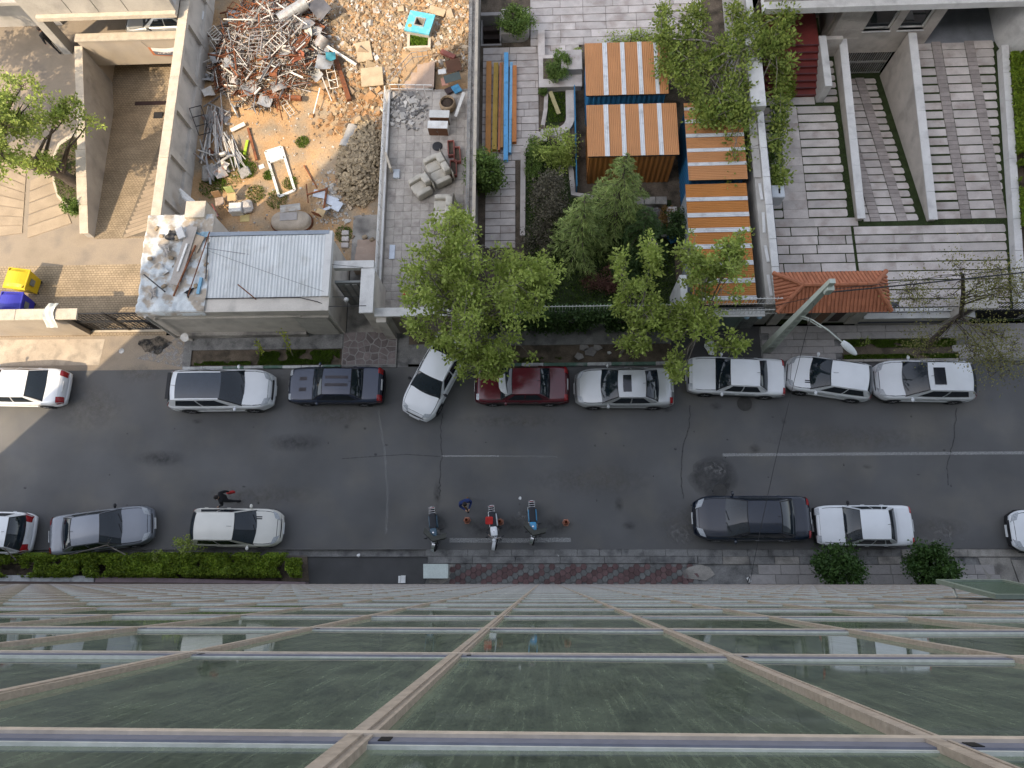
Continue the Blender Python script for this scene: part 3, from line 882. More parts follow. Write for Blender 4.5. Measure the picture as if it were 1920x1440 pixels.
cy = MB()
cy.sheet([(-34, 11.35), (-18.1, 11.35), (-18.1, 15.1), (-34, 15.1)], 0, 0)
cy.sheet([(-34, 15.1), (-18.1, 15.1), (-18.1, 16.5), (-22.42, 16.5), (-24.45, 27.7), (-34, 27.7)], .001, 1)
cy.sheet([(-34, 27.7), (-18.1, 27.7), (-18.1, 34), (-34, 34)], .0, 1)
cy = cy.build('courtyard', [SMALLT, CONCT], kind='structure')
def strips(parent, A, B, C_, D, n, gap, z, h, m_, name):
    """n strips between edge A-B and edge C-D (world xy)"""
    for k in range(n):
        t0, t1 = (k + gap / 2) / n, (k + 1 - gap / 2) / n
        f = lambda a, b_, t_: (a[0] + (b_[0] - a[0]) * t_, a[1] + (b_[1] - a[1]) * t_)
        MB().prism([f(A, B, t0), f(A, B, t1), f(C_, D, t1), f(C_, D, t0)], z - .02, z + h).build(name, m_, parent)
g2 = lambda px, py, z=0: tuple(G(px, py, z).xy)
sp_ = thing('ribbed_paving', 'slanting ribbed concrete strips at the far left edge of the courtyard', 'paving')
strips(sp_, g2(-60, 255), g2(-60, 452), g2(50, 318), g2(42, 438), 8, .10, .012, .02, RIBC, 'strip')
sp_ = thing('ribbed_paving', 'slanting concrete strips in front of the planter with the leaning tree', 'paving')
strips(sp_, g2(58, 338), g2(52, 448), g2(95, 322), g2(135, 420), 5, .12, .012, .02, RIBC, 'strip')
# ramp: floor drops to the basement garage
yr0, yr1, zr1 = 16.5, 25.6, -2.35
def rz_(y): return 0 if y < yr0 else max(zr1, zr1 * (y - yr0) / (yr1 - yr0))
def ex_(y): return -22.42 - (y - 16.5) * 2.03 / 11.2     # east face of the retaining wall
q = MB()
q.poly([(ex_(yr0), yr0, 0), (-18.1, yr0, 0), (-18.1, yr1, zr1), (ex_(yr1), yr1, zr1)], 0)
q.poly([(ex_(yr1), yr1, zr1), (-18.1, yr1, zr1), (-18.1, 33, zr1), (ex_(33), 33, zr1)], 0)
rp = q.build('ramp', SMALLT, kind='structure')
bed = MB(); bed.poly([(-21.0, yr0 + .1, .006), (-18.3, yr0 + .1, .006), (-18.3, yr1, zr1 + .006), (-20.6, yr1, zr1 + .006)]); bed.build('rib_bed', mat('rib_bed', (.17, .14, .105), .9, .2, 2, .2), rp)
for k in range(30):
    y = yr0 + .1 + k * .285
    x0, x1 = -20.9 + .02 * k - .0, -18.35
    ya, yb = y, y + 1.15
    if yb > yr1: break
    a = Vector((x0, ya, rz_(ya) + .02)); c = Vector((x1, yb, rz_(yb) + .02))
    MB().bar(a, c, .19, .07).build('rib', RIBC, rp)
MB().box(-22.9, -20.6, 25.9, 26.15, zr1 - .01, zr1 + .012).build('drain_grate', mat('dark_grate', (.05, .03, .028), .7), rp)
MB().box(-21.6, -21.1, 24.9, 25.3, zr1 + .12, zr1 + .2).build('drain_cover', IRON, rp)
# retaining wall with coping
rw = thing('retaining_wall', 'concrete retaining wall between courtyard and sunken garage ramp', 'wall')
q = MB(); q.prism([(ex_(16.6), 16.6), (ex_(27.5), 27.5), (ex_(27.5) - .32, 27.5), (ex_(16.6) - .32, 16.6)], -2.7, .5)
q.build('wall_face', PLASTG, rw)
for k in range(7):
    y0, y1 = 16.55 + k * 1.57, 16.55 + (k + 1) * 1.57 - .015
    w = .5 if 1 <= k < 3 else .4
    MB().prism([(ex_(y0) + .03, y0), (ex_(y1) + .03, y1), (ex_(y1) - w, y1), (ex_(y0) - w, y0)], .5, .56).build('coping_stone', COPE, rw)
# boundary wall with recessed panels
bw = thing('boundary_wall', 'long plastered boundary wall with recessed panels above the garage ramp', 'wall')
MB().box(-18.1, -17.9, 14.9, 31.5, -2.7, 2.5).build('wall_face', PLASTB, bw)
for y in (15.2, 17.55, 19.95, 22.4, 24.9, 27.4, 30.0):
    MB().box(-17.9, -17.72, y - .2, y + .2, -.1, 2.3).build('pilaster', PLASTB, bw)
MB().box(-17.9, -17.725, 14.9, 31.5, 2.3, 2.5).build('top_beam', PLASTB, bw)
MB().box(-17.9, -17.735, 14.9, 31.5, -.1, .75).build('plinth', PLASTB, bw)
for k in range(11):
    y0 = 14.9 + k * 1.5
    MB().obox((-17.93, y0 + .75, 2.53), (.48, 1.49, .07), (rng.uniform(-.01, .01), rng.uniform(-.01, .01), 0), ch=.012).build('coping_stone', COPE, bw)
# house at the far end
hs = thing('courtyard_house', 'beige house above the sunken garage at the end of the ramp', 'house')
MB().box(-24.45, -18.12, 27.5, 27.8, -.95, .98).build('parapet_wall', PLAST, hs)
MB().box(-24.5, -18.12, 27.42, 27.88, .98, 1.06).build('coping', COPE, hs)
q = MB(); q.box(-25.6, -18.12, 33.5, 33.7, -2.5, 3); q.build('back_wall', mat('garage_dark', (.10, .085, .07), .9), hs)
MB().box(-24.3, -18.12, 28.0, 34, -1.05, -.03).build('floor_slab', CONCT, hs)
MB().box(-25.0, -24.42, 27.5, 33, -2.5, -.04).build('garage_side_wall', PLAST, hs)
MB().box(-25.3, -18.12, 27.46, 36, 2.7, 3.0).build('upper_slab', PLASTG, hs)
MB().box(-25.3, -18.12, 27.45, 27.7, 3.0, 6.5).build('upper_wall', PLASTG, hs)
MB().box(-25.28, -18.12, 27.22, 27.45, 2.72, 2.95).build('fascia', COPE, hs)
MB().box(-25.75, -25.3, 27.5, 28.1, 0, 6.5).build('pillar', PLASTG, hs)
MB().box(-40, -26.1, 29.4, 29.6, 0, 6.5).build('side_wall', PLASTG, hs)
MB().box(-40, -25.95, 27.9, 36, 3.1, 3.3).build('side_slab', PLASTG, hs)
MB().box(-19.3, -18.12, 26.0, 27.5, -2.4, -1.4).build('garage_step', CONC, hs)
for k, x_ in enumerate((-23.4, -22.0, -20.5)):
    MB().box(x_, x_ + .02, 27.44, 27.452, 3.0, 6.5).build('panel_joint', IRON, hs)
# banner on the parapet
bn = thing('banner', 'small printed cloth banner in white, grey and orange tied to the parapet wall', 'banner', (-20.0, 27.46, .1))
def ban(u, v):
    return ((u - .5) * 1.75, -.03 - .05 * math.sin(PI * u) * math.sin(PI * v), .34 - .62 * v - .13 * math.sin(PI * u) * (1 if v < .5 else .8))
BW = mat('banner_white', (.66, .63, .6), .8); BO = mat('banner_orange', (.45, .16, .07), .8); BG = mat('banner_grey', (.13, .13, .15), .8)
q = MB()
nu = 24
q.grid(ban, nu, 8)
for i, (fi) in enumerate(q.f):
    u = (i % nu) / nu; v = (i // nu) / 8
    q.mi[i] = 1 if (u < .06 or u > .82) else (0 if (v < .3) else (1 if v > .85 else 2))
q.build('cloth', [BW, BO, BG], bn, smooth=True)
for k in range(9):
    MB().box(-.5 + k * .085, -.45 + k * .085 + .03 * (k % 2), -.095, -.09, -.1 + .02 * (k % 3), -.04).build('printed_letter', BW, bn)
for s_ in (-1, 1):
    MB().tube([(s_ * .87, -.02, .34), (s_ * 1.0, -.02, .75)], .008, 5).build('tie_cord', IRON, bn)
# courtyard front wall, gate and bins
fw = thing('courtyard_front_wall', 'beige street wall with stone coping left of the iron gate', 'wall')
MB().box(-34, -21.85, 11.42, 11.82, 0, 2.3).build('wall_face', PLAST, fw)
x = -34.0
while x < -21.9:
    MB().obox((x + .72, 11.62, 2.36), (1.43, .52, .12), ch=.015).build('coping_stone', COPE, fw); x += 1.44
sk = thing('plastic_sheet', 'crumpled white plastic sheet hanging over the end of the street wall', 'plastic sheet', (-22.3, 11.62, 2.42))
q = MB(); q.grid(lambda u, v: ((u - .5) * .5 + .04 * math.sin(9 * v), (v - .5) * 1.1, .06 + .03 * math.sin(11 * u + 5 * v) - (.5 * max(0, .25 - v) * 3) - (.4 * max(0, v - .8) * 2)), 10, 14)
tag(sk, sk['label'], 'sheet'); q.build('sheet', mat('plastic_white', (.56, .57, .52), .5, .15, 5, .1), sk, smooth=True)
gt = thing('iron_gate', 'black wrought iron double gate with scrollwork between wall and shed', 'gate')
def gbar(a, c, r_=.022, name='bar'):
    MB().bar(a, c, r_ * 2, r_ * 2).build(name, IRON, gt)
gx0, gx1 = -21.8, -18.0
for x_ in (gx0, gx0 + (gx1 - gx0) / 2 - .03, gx0 + (gx1 - gx0) / 2 + .03, gx1):
    gbar((x_, 11.65, .05), (x_, 11.65, 2.35), .035, 'post')
for z_ in (.12, 1.15, 1.3, 2.3):
    gbar((gx0, 11.65, z_), (gx1, 11.65, z_), .025, 'rail')
for k in range(1, 20):
    x_ = gx0 + k * (gx1 - gx0) / 20
    gbar((x_, 11.65, .12), (x_, 11.65, 2.3), .011)
for k in range(10):
    x_ = gx0 + (k + .5) * (gx1 - gx0) / 10
    for z_, s_ in ((.65, 1), (1.75, -1)):
        q = MB()
        for sg in (-1, 1):
            q.tube([(x_ + sg * (.02 + .15 * math.sin(t_ * 1.2) * (1 - t_ / 9)), 11.65, z_ + s_ * (-.42 + .14 * t_)) for t_ in np.linspace(0, 6, 14)], .012, 5)
        q.build('scroll', IRON, gt)
for x0_, x1_ in ((gx0, gx0 + .55), (gx1 - .7, gx1)):
    MB().box(x0_, x1_, 11.66, 11.672, .12, 1.15).build('lock_plate', IRON, gt)
MB().box(gx0, gx1, 11.55, 11.75, -.02, .03).build('gate_sill', COPE, gt)
# recycling bins
def wheelie(c, rzz, cc, label, name='recycling_bin'):
    t = thing(name, label, 'bin', (*c, 0), rzz)
    m_ = mat('plastic_' + name + label[:6], cc, .45, .08, 3, .06, 30, spec=.4)
    q = MB(); a, b_ = .42, .36
    q.add([(-a, -b_, .12), (a, -b_, .12), (a, b_, .12), (-a, b_, .12), (-a * 1.25, -b_ * 1.3, 1.12), (a * 1.25, -b_ * 1.3, 1.12), (a * 1.25, b_ * 1.3, 1.12), (-a * 1.25, b_ * 1.3, 1.12)],
          [(3, 2, 1, 0), (0, 1, 5, 4), (1, 2, 6, 5), (2, 3, 7, 6), (3, 0, 4, 7)])
    q.build('bin_body', m_, t)
    q = MB(); q.obox((0, 0, 1.15), (1.14, 1.02, .06), ch=.02); q.grid(lambda u, v: ((u - .5) * 1.0, (v - .5) * .9, 1.18 + .12 * math.sin(PI * u) * min(1, 3 * math.sin(PI * v))), 8, 6)
    q.build('lid', m_, t, smooth=False)
    MB().box(-.57, .57, -.55, -.50, 1.08, 1.14).build('handle_bar', m_, t)
    MB().box(.53, .545, -.18, .14, .62, .92).build('emblem', mat('bin_emblem', (.16, .17, .16), .6), t)
    for sx in (-1, 1):
        for sy in (-1, 1):
            MB().lathe([(.09, -.03), (.09, .03)], 12, M=Matrix.Translation((sx * .36, sy * .3, .09)) @ Matrix.Rotation(R(90), 4, 'X')).build('castor', IRON, t)
    return t
wheelie((-25.15, 13.95), R(-8), (.55, .40, .012), 'yellow wheeled recycling bin behind the street wall')
wheelie((-25.25, 12.75), R(-3), (.035, .035, .34), 'dark blue wheeled recycling bin behind the street wall')
# planter and curved kerb around the leaning tree
pl = [g2(*p_) for p_ in ((142, 250), (112, 270), (100, 300), (102, 345), (110, 372), (135, 398), (150, 402))] + [(ex_(18.2) - .4, 18.2), (ex_(22.3) - .4, 22.3)]
pb = thing('tree_planter', 'kerbed grass bed beside the retaining wall with a leaning tree', 'planter')
MB().prism(pl, -.02, .14).build('kerb', COPE, pb)
cxp, cyp = sum(p_[0] for p_ in pl) / len(pl), sum(p_[1] for p_ in pl) / len(pl)
ins = [(cxp + (p_[0] - cxp) * .86, cyp + (p_[1] - cyp) * .9) for p_ in pl]
MB().sheet(ins, .146).build('soil', SOIL, pb)
def inpoly(poly):
    def f(x_, y_):
        c = False
        for i in range(len(poly)):
            a, b_ = poly[i], poly[i - 1]
            if (a[1] > y_) != (b_[1] > y_) and x_ < (b_[0] - a[0]) * (y_ - a[1]) / (b_[1] - a[1]) + a[0]: c = not c
        return c
    return f
def bbox(poly): return (min(p_[0] for p_ in poly), max(p_[0] for p_ in poly), min(p_[1] for p_ in poly), max(p_[1] for p_ in poly))
grass_patch('grass', inpoly(ins), 2600, .12, GRASS, None, 3, .15, bbox(ins), parent=pb)

# ================================================================== demolition plot: shed, yard
yd = MB()
nx_, ny_ = 60, 90
def yz(x_, y_):
    v = mnoise.noise(Vector((x_ * .6, y_ * .6, 0))) * .07 + mnoise.noise(Vector((x_ * 2.2, y_ * 2.2, 3))) * .03
    m1 = max(0, 1 - ((x_ + 9.6) / 2.2) ** 2 - ((y_ - 20.2) / 3.0) ** 2) * .25                  # mound under the bricks
    m2 = max(0, min(1, (x_ + 13.2) / 1.5, (y_ - 23.6) / 2)) * .28                             # rubble field
    m3 = max(0, 1 - ((x_ + 14.2) / 3.2) ** 2 - ((y_ - 26.5) / 3.6) ** 2) * .5                  # under the scrap heap
    return .02 + v + m1 + m2 + m3
yd.grid(lambda u, v: (-17.9 + 14.6 * u, 14.6 + 17.4 * v, yz(-17.9 + 14.6 * u, 14.6 + 17.4 * v)), nx_, ny_)
yd.build('yard_ground', SAND, smooth=True, kind='structure')
MB().sheet([(-9.3, 11.35), (-7.6, 11.35), (-7.6, 17.5), (-9.3, 17.5)], .08).build('passage_floor', CONC, kind='structure')
sh = thing('street_shed', 'low plastered shed with white corrugated roof facing the street', 'shed')
MB().box(-17.6, -9.35, 11.3, 14.8, 0, 3.3).build('wall_face', PLASTB, sh)
MB().box(-17.6, -9.2, 11.2, 11.82, 3.3, 3.46).build('front_parapet', PLASTB, sh)
MB().box(-9.5, -9.2, 11.82, 14.9, 3.3, 3.6).build('side_parapet', PLASTW, sh)
MB().box(-17.3, -10.7, 11.22, 11.3, 2.5, 2.62).build('ledge', PLASTB, sh)
MB().box(-16.9, -11.1, 11.14, 11.3, .05, .5).build('plinth', CONC, sh)
q = MB(); q.box(-11.05, -9.55, 11.26, 11.297, .1, 2.45)
for k in range(12): q.box(-11.0, -9.6, 11.245, 11.26, .16 + k * .19, .29 + k * .19)
q.build('roller_door', mat('door_cream', (.38, .36, .32), .7, .1, 2, .1), sh)
MB().box(-11.2, -9.45, 11.22, 11.3, 2.45, 2.56).build('door_lintel', PLASTB, sh)
CORR = mat('white_corrugated', (.55, .565, .56), .55, .1, 1.0, .08, 30, spec=.4, rnd=.05, c2=(.42, .42, .40), c2s=1.5, c2t=(.55, .8))
def corr(parent, x0, x1, y0, y1, z0, z1, m_, pitch=.16, amp=.022, along='y', name='roof_sheet'):
    """corrugated sheet; ridges run along y (or x); z0 at y0 (x0), z1 at y1 (x1)"""
    n = max(2, int(round(((x1 - x0) if along == 'y' else (y1 - y0)) / pitch * 4)))
    q = MB()
    prof = [0, amp, amp, 0]
    if along == 'y':
        q.v = [(x0 + (x1 - x0) * i / n, y, z + prof[i % 4]) for y, z in ((y0, z0), (y1, z1)) for i in range(n + 1)]
    else:
        q.v = [(x, y1 - (y1 - y0) * i / n, z + prof[i % 4]) for x, z in ((x0, z0), (x1, z1)) for i in range(n + 1)]
    q.f = [(i, i + 1, n + 2 + i, n + 1 + i) for i in range(n)]; q.mi = [0] * n
    return q.build(name, m_, parent)
for k in range(5):
    x0 = -14.75 + k * 1.05
    corr(sh, x0, x0 + 1.07, 11.84, 14.72, 3.47 + .004 * k, 3.56 + .004 * k, CORR)
MB().box(-14.8, -9.35, 14.74, 14.92, 3.44, 3.62).build('back_gutter', mat('gutter_blue_grey', (.24, .27, .31), .5, .1, 3), sh)
MB().tube([(-17.4, 11.12, 3.2), (-17.35, 11.1, .4), (-16.7, 11.05, .15)], .06, 8).build('drain_pipe', PLASTB, sh)
q = MB(); q.lathe([(.02, -.05), (.14, 0), (.2, .09)], 16, M=Matrix.Translation((-16.75, 10.98, .75)) @ Matrix.Rotation(R(20), 4, 'X')); q.tube([(-16.75, 11.2, .7), (-16.75, 10.98, .72)], .02, 6)
q.build('lamp_dish', ZINC, sh)
MB().bar((-12.4, 11.75, 3.47), (-13.0, 12.2, 4.1), .05).build('roof_bracket', RUST, sh)
MB().tube([(-14.75, 11.80, 3.5), (-12.5, 11.79, 3.52), (-10.5, 11.8, 3.5), (-9.7, 11.6, 3.48), (-9.2, 11.4, 3.4), (-7.6, 11.45, 3.3)], .018, 5).build('roof_cable', IRON, sh)
# left, tarp covered part of the roof
TARP = mat('tarp_white', (.52, .55, .56), .6, .2, 1.5, .1, 20, .3, 6, .3, c2=(.36, .31, .25), c2s=1.9, c2t=(.47, .58))
q = MB()
def tz(x_, y_): return 3.5 + .10 * mnoise.noise(Vector((x_ * 1.3, y_ * 1.3, 5))) + .10 * abs(mnoise.noise(Vector((x_ * 2.4, y_ * 2.4, 9)))) + .09 * abs(mnoise.noise(Vector((x_ * 7, y_ * 7, 2))))
q.grid(lambda u, v: (-17.75 + 3.1 * u + .05 * math.sin(7 * v), 11.15 + 4.7 * v, tz(-17.75 + 3.1 * u, 11.15 + 4.7 * v) - (.35 if (u < .01 or v < .01) else 0)), 44, 60)
tp = tag(q.build('roof_tarp', TARP, smooth=True), 'crumpled white and pale blue tarpaulin over the left part of the shed roof', 'tarpaulin')
MB().box(-17.6, -14.8, 14.8, 15.95, 0, 3.35).build('rear_block', PLASTB, sh)
MB().box(-15.9, -15.0, 15.6, 16.4, 2.6, 3.75).build('chimney_block', COPE, sh)
BRICKC = mat('brick_tan', (.30, .235, .16), .9, .2, 3, .2, 30, .2, 40, .2, rnd=.22)
WOODG = mat('board_grey', (.33, .30, .27), .8, .15, 2, .15, 30, rnd=.1)
def rb(name, lb, cat, a, c, w, h, m_, group=None):
    o = MB().bar(a, c, w, h).build(name, m_); return tag(o, lb, cat, group)
rb('board', 'long grey board lying across the tarpaulin on the shed roof', 'board', (*g2(362, 425, 3.7), 3.72), (*g2(328, 535, 3.6), 3.66), .45, .03, WOODG)
rb('rusty_bar', 'rusty red bar lying across the shed roof, nearest the grey board', 'bar', (*g2(367, 460, 3.7), 3.72), (*g2(326, 556, 3.6), 3.64), .06, .05, RUST)
rb('rusty_bar', 'thin rusty bar lying on the shed roof beside the corrugated sheets', 'bar', (*g2(393, 435, 3.75), 3.76), (*g2(353, 556, 3.6), 3.64), .035, .035, RUST)
rb('black_rod', 'short black rod along the edge of the white corrugated roof', 'rod', (*g2(390, 455, 3.75), 3.74), (*g2(386, 523, 3.65), 3.66), .04, .04, IRON)
rb('black_rod', 'bent black rod lying near the street corner of the tarpaulin', 'rod', (*g2(273, 517, 3.6), 3.75), (*g2(312, 549, 3.6), 3.72), .06, .05, IRON)
rb('white_batten', 'white batten strip lying on the grey board on the shed roof', 'batten', (*g2(352, 458, 3.7), 3.76), (*g2(334, 510, 3.65), 3.72), .09, .05, WPAINT)
rb('foam_block', 'white foam block with holes beside the grey board on the roof', 'foam block', (*g2(336, 428, 3.75), 3.8), (*g2(343, 448, 3.75), 3.78), .3, .16, PLASTW)
rb('tan_board', 'tan plywood sheet lying between the rusty bars on the roof', 'board', (*g2(372, 440, 3.7), 3.66), (*g2(358, 470, 3.65), 3.64), .6, .03, mat('ply_tan', (.38, .30, .22), .8, .2, 2, .15))
rb('blue_pipe', 'pale blue plastic roll at the edge of the roof parapet', 'roll', (*g2(372, 552, 3.55), 3.6), (*g2(379, 522, 3.55), 3.62), .12, .1, mat('plastic_blue', (.18, .36, .5), .5))
for n_, (px, py) in enumerate(((279, 483), (384, 493), (366, 535), (300, 440), (290, 425), (330, 445), (320, 482), (305, 535))):
    z_ = 3.68; c = G(px, py, z_)
    o = MB().obox((0, 0, 0), (.22, .16, .1), (.1, .1, n_), ch=.03).build('roof_stone', BRICKC, None, (c.x, c.y, tz(c.x, c.y) + .05))
    tag(o, ('loose stone weighing down the tarpaulin ' + ['at its left edge', 'beside the corrugated sheets', 'near the parapet between the bars', 'in the upper left folds', 'at the upper left corner', 'below the foam block', 'in the middle of the folds', 'near the street corner'][n_]), 'stone')
for n_, (px, py, sz, m_) in enumerate(((320, 440, .5, IRON), (352, 545, .4, IRON), (312, 468, .55, WOODG), (296, 505, .7, TARP), (335, 490, .6, TARP), (285, 548, .5, WOODG), (375, 440, .55, mat('rag_blue', (.22, .33, .40), .9, .3, 5)))):
    c = G(px, py, 3.7); q = MB(); ph = n_ * 1.7
    q.grid(lambda u, v: ((u - .5) * sz * (1 + .3 * math.sin(5 * v + ph)), (v - .5) * sz * (.7 + .3 * math.sin(4 * u + ph)), .09 * abs(math.sin(7 * u + ph) * math.cos(6 * v + ph)) + .02), 12, 10)
    o = q.build('roof_rag', m_, None, (c.x, c.y, tz(c.x, c.y) + .02), n_, smooth=True); tag(o, ['black rag near the foam block', 'black rag beside the lower end of the bars', 'grey crumpled board scrap in the middle', 'pale plastic scrap at the left', 'pale plastic scrap beside the grey board', 'grey scrap at the street corner', 'pale blue rag at the upper end of the bars'][n_] + ' on the tarpaulin roof', 'rag')
# entrance passage between shed and terrace
ps = thing('entrance_portal', 'plastered entrance portal with pale lintel between shed and terrace', 'portal')
MB().box(-9.2, -7.4, 13.3, 13.65, 2.85, 3.15).build('lintel', PLASTW, ps)
MB().box(-7.85, -7.4, 11.3, 13.3, 0, 3.0).build('side_wall', PLASTB, ps)
MB().box(-7.95, -7.35, 11.2, 13.28, 3.0, 3.12).build('coping', PLASTW, ps)
MB().box(-9.2, -7.85, 12.75, 12.85, .1, 2.8).build('door_panel', mat('door_grey', (.26, .27, .26), .6, .15, 2, .1), ps)
for k in range(4):
    MB().box(-9.1 + k * .32, -8.9 + k * .32, 12.72, 12.75, .3, 2.6).build('door_rib', ZINC, ps)
MB().ball((-8.6, 11.9, 2.9), .11).build('lamp_globe', PLASTW, ps)
MB().tube([(-9.2, 12.0, 3.0), (-7.85, 12.0, 2.95)], .012, 5).build('lamp_wire', IRON, ps)
for k in range(4):
    MB().box(-9.0, -7.9, 14.3 + k * .45, 14.75 + k * .45, 0, .65 - k * .15).build('step', mat('step_stone', (.36, .27, .21), .8, .15, 2, .15), ps)
# ================================================================== terrace plot
TZ = .5
tf = MB(); tf.box(-7.6, -3.35, 11.5, 24.3, -.1, TZ - .012)
tf.build('terrace_floor', mat('terrace_grout', (.27, .24, .21), .9, .25, 2, .2), kind='structure')
tfl = bpy.data.objects['terrace_floor']
TT = mat('terrace_tile', (.38, .345, .305), .8, .12, 2.5, .15, 30, .05, 40, .3, rnd=.09, c2=(.24, .21, .19), c2s=2.2, c2t=(.5, .75))
tmesh = MB().obox((0, 0, 0), (.412, .412, .03), ch=.006).mesh('tile', TT)
for i in range(10):
    for j in range(30):
        x_, y_ = -7.36 + i * .42, 11.75 + j * .42
        if x_ > -3.45: continue
        link('tile', tmesh, tfl, (x_, y_, TZ + rng.uniform(-.002, .002)), rot=(rng.uniform(-.004, .004), rng.uniform(-.004, .004), rng.choice((0, R(90), R(180)))))
MB().box(-7.95, -7.6, 11.4, 24.2, -.1, .72).build('terrace_edge_wall', PLASTG, tfl)
rl = thing('terrace_railing', 'rusted white terrace railing along the brick pile', 'railing')
def rail(parent, pts, n, h, m_, r_=.022, name='rail'):
    for z_ in (h, h * .55):
        MB().tube([(p_[0], p_[1], p_[2] + z_) for p_ in pts], r_, 6).build(name, m_, parent)
    for a, c in zip(pts[:-1], pts[1:]):
        for k in range(n + 1):
            t_ = k / n; q_ = Vector(a).lerp(Vector(c), t_)
            MB().tube([q_, q_ + Vector((0, 0, h))], r_ * .7, 5).build('baluster', m_, parent)
rail(rl, [(-7.78, 13.6, .72), (-7.78, 24.0, .72)], 16, .55, WPAINT)
MB().box(-7.7, -7.6, 13.6, 24.0, .72, .8).build('rail_base', PLASTW, rl)
rl2 = thing('stair_railing', 'white railing at the head of the terrace steps', 'railing')
rail(rl2, [(-7.55, 24.1, TZ), (-5.4, 24.0, TZ)], 5, .75, WPAINT)
rail(rl2, [(-7.6, 24.4, TZ + .1), (-6.5, 25.9, .5), (-5.7, 26.0, .5)], 3, .8, STEEL)
for k in range(5):
    MB().box(-7.0 + k * .33, -5.4, 24.35, 25.9, 0, .62 - (4 - k) * .1).build('terrace_step', mat('step_stone', (.36, .27, .21)), tfl)
# tall party wall with pipes and wire on top
pw = thing('party_wall', 'weathered party wall with wire mesh top between terrace and garden', 'wall')
MB().box(-3.4, -3.1, 11.5, 31.5, 0, 2.35).build('wall_face', mat('weathered_wall', (.30, .275, .245), .9, .25, 2, .2, 25, .3, 20, .2, c2=(.16, .145, .13), c2s=2.5, c2t=(.45, .65)), pw)
MB().box(-3.46, -3.3, 11.5, 31.5, 2.35, 2.45).build('coping', CONC, pw)
MB().box(-3.16, -3.0, 11.5, 31.5, 2.35, 2.42).build('coping', COPE, pw)
for x_, z_ in ((-3.38, 2.9), (-3.12, 2.85)):
    MB().tube([(x_, 12, z_), (x_, 31.5, z_)], .018, 5).build('mesh_rail', STEEL, pw)
zz = MB()
for k in range(150):
    y = 12 + k * .13
    zz.tube([(-3.38, y, 2.9), (-3.12, y + .1, 2.85)], .008, 4, cap=False)
zz.build('wire_mesh', STEEL, pw, kind='stuff')
for k in range(9):
    MB().tube([(-3.25, 12 + k * 2.3, 2.35), (-3.25, 12 + k * 2.3, 2.9)], .02, 5).build('mesh_post', STEEL, pw)
f3 = thing('terrace_front_wall', 'plastered street wall with white coping below the terrace', 'wall')
MB().box(-7.4, -3.1, 11.3, 11.55, 0, 2.45).build('wall_face', PLASTB, f3)
MB().box(-7.4, -3.05, 11.22, 11.62, 2.45, 2.57).build('coping', PLASTW, f3)
q = MB(); q.box(-6.7, -4.0, 11.27, 11.297, .1, 2.2)
for k in range(10): q.box(-6.6, -4.1, 11.25, 11.27, .15 + k * .2, .3 + k * .2)
q.build('roller_door', mat('door_brown', (.22, .185, .15), .7, .1, 2, .1), f3)
MB().box(-7.35, -6.9, 11.0, 11.3, 0, 2.4).build('pilaster', PLASTB, f3)

# ================================================================== garden plot with the orange roofed cabins
rng = random.Random(21)
gs = MB()
for x0, x1, y0, y1 in ((-3.1, 9.75, 11.4, 27.35), (-3.1, 9.75, 28.9, 31.8), (-2.0, 9.75, 27.35, 28.9)):
    gs.sheet([(x0, y0), (x1, y0), (x1, y1), (x0, y1)], -.02)
gs.build('garden_soil', SOIL, kind='structure')
gsl = thing('garden_paving', 'pale stone slab path between party wall and orange cabins', 'paving')
def slabrow(parent, x0, x1, y0, y1, z, lens, m_=None, name='slab', gap=.018, h=.06):
    x = x0
    while x < x1 - .08:
        w = min(rng.choice(lens), x1 - x)
        if x1 - x - w < .15: w = x1 - x
        MB().obox((x + w / 2, (y0 + y1) / 2, z - h / 2 + rng.uniform(-.003, .003)), (w - gap, y1 - y0 - gap, h), (rng.uniform(-.004, .004), rng.uniform(-.004, .004), 0), ch=.007).build(name, m_ or STONE, parent)
        x += w
y = 15.6
while y < 20.3:
    slabrow(gsl, -2.75, -1.25, y, y + .385, .03, (.75, 1.5)); y += .4
while y < 27.0:
    if rng.random() > .06: slabrow(gsl, -2.95, -.05 if y < 26.2 else .6, y, y + .405, .03, (.75, 1.0, 1.4))
    y += .42
while y < 31.5:
    slabrow(gsl, -.45, 8.6, y, y + .46, .05, (1.2, 1.6)); y += .475
slabrow(gsl, -.05, 2.1, 26.35, 26.8, .03, (1.0,)); slabrow(gsl, .6, 2.1, 26.8, 27.3, .03, (.8,))
MB().box(-.05, .3, 26.3, 28.0, 0, .35).build('low_wall', STONE, gsl)
# basement light well
lw = thing('light_well', 'dark stairwell opening beside the rounded planter', 'stairwell')
q = MB(); q.box(-3.08, -3.0, 27.35, 28.9, -2.2, -.0); q.box(-2.06, -1.98, 27.35, 28.9, -2.2, .25); q.box(-3.08, -1.98, 28.9, 29.1, -2.2, .3); q.box(-3.08, -1.98, 27.25, 27.35, -2.2, .02)
q.build('well_wall', STONEG, lw)
MB().sheet([(-3.08, 27.35), (-1.98, 27.35), (-1.98, 28.9), (-3.08, 28.9)], -2.2).build('well_floor', BLACK, lw)  # blackened floor: the darkness of the pit is put into its colour
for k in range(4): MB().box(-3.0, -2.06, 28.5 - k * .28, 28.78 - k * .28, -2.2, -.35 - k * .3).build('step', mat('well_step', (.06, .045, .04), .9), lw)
p1 = thing('stone_planter', 'stone faced planter with rounded corner holding a round green shrub', 'planter')
po = [(-1.95, 28.95), (-1.95, 27.4)] + arc(-.95, 27.85, .45, -90, 0, 6) + [(-.5, 28.95)]
pi_ = [(-1.8, 28.8), (-1.8, 27.55)] + arc(-.95, 27.85, .3, -90, 0, 6) + [(-.65, 28.8)]
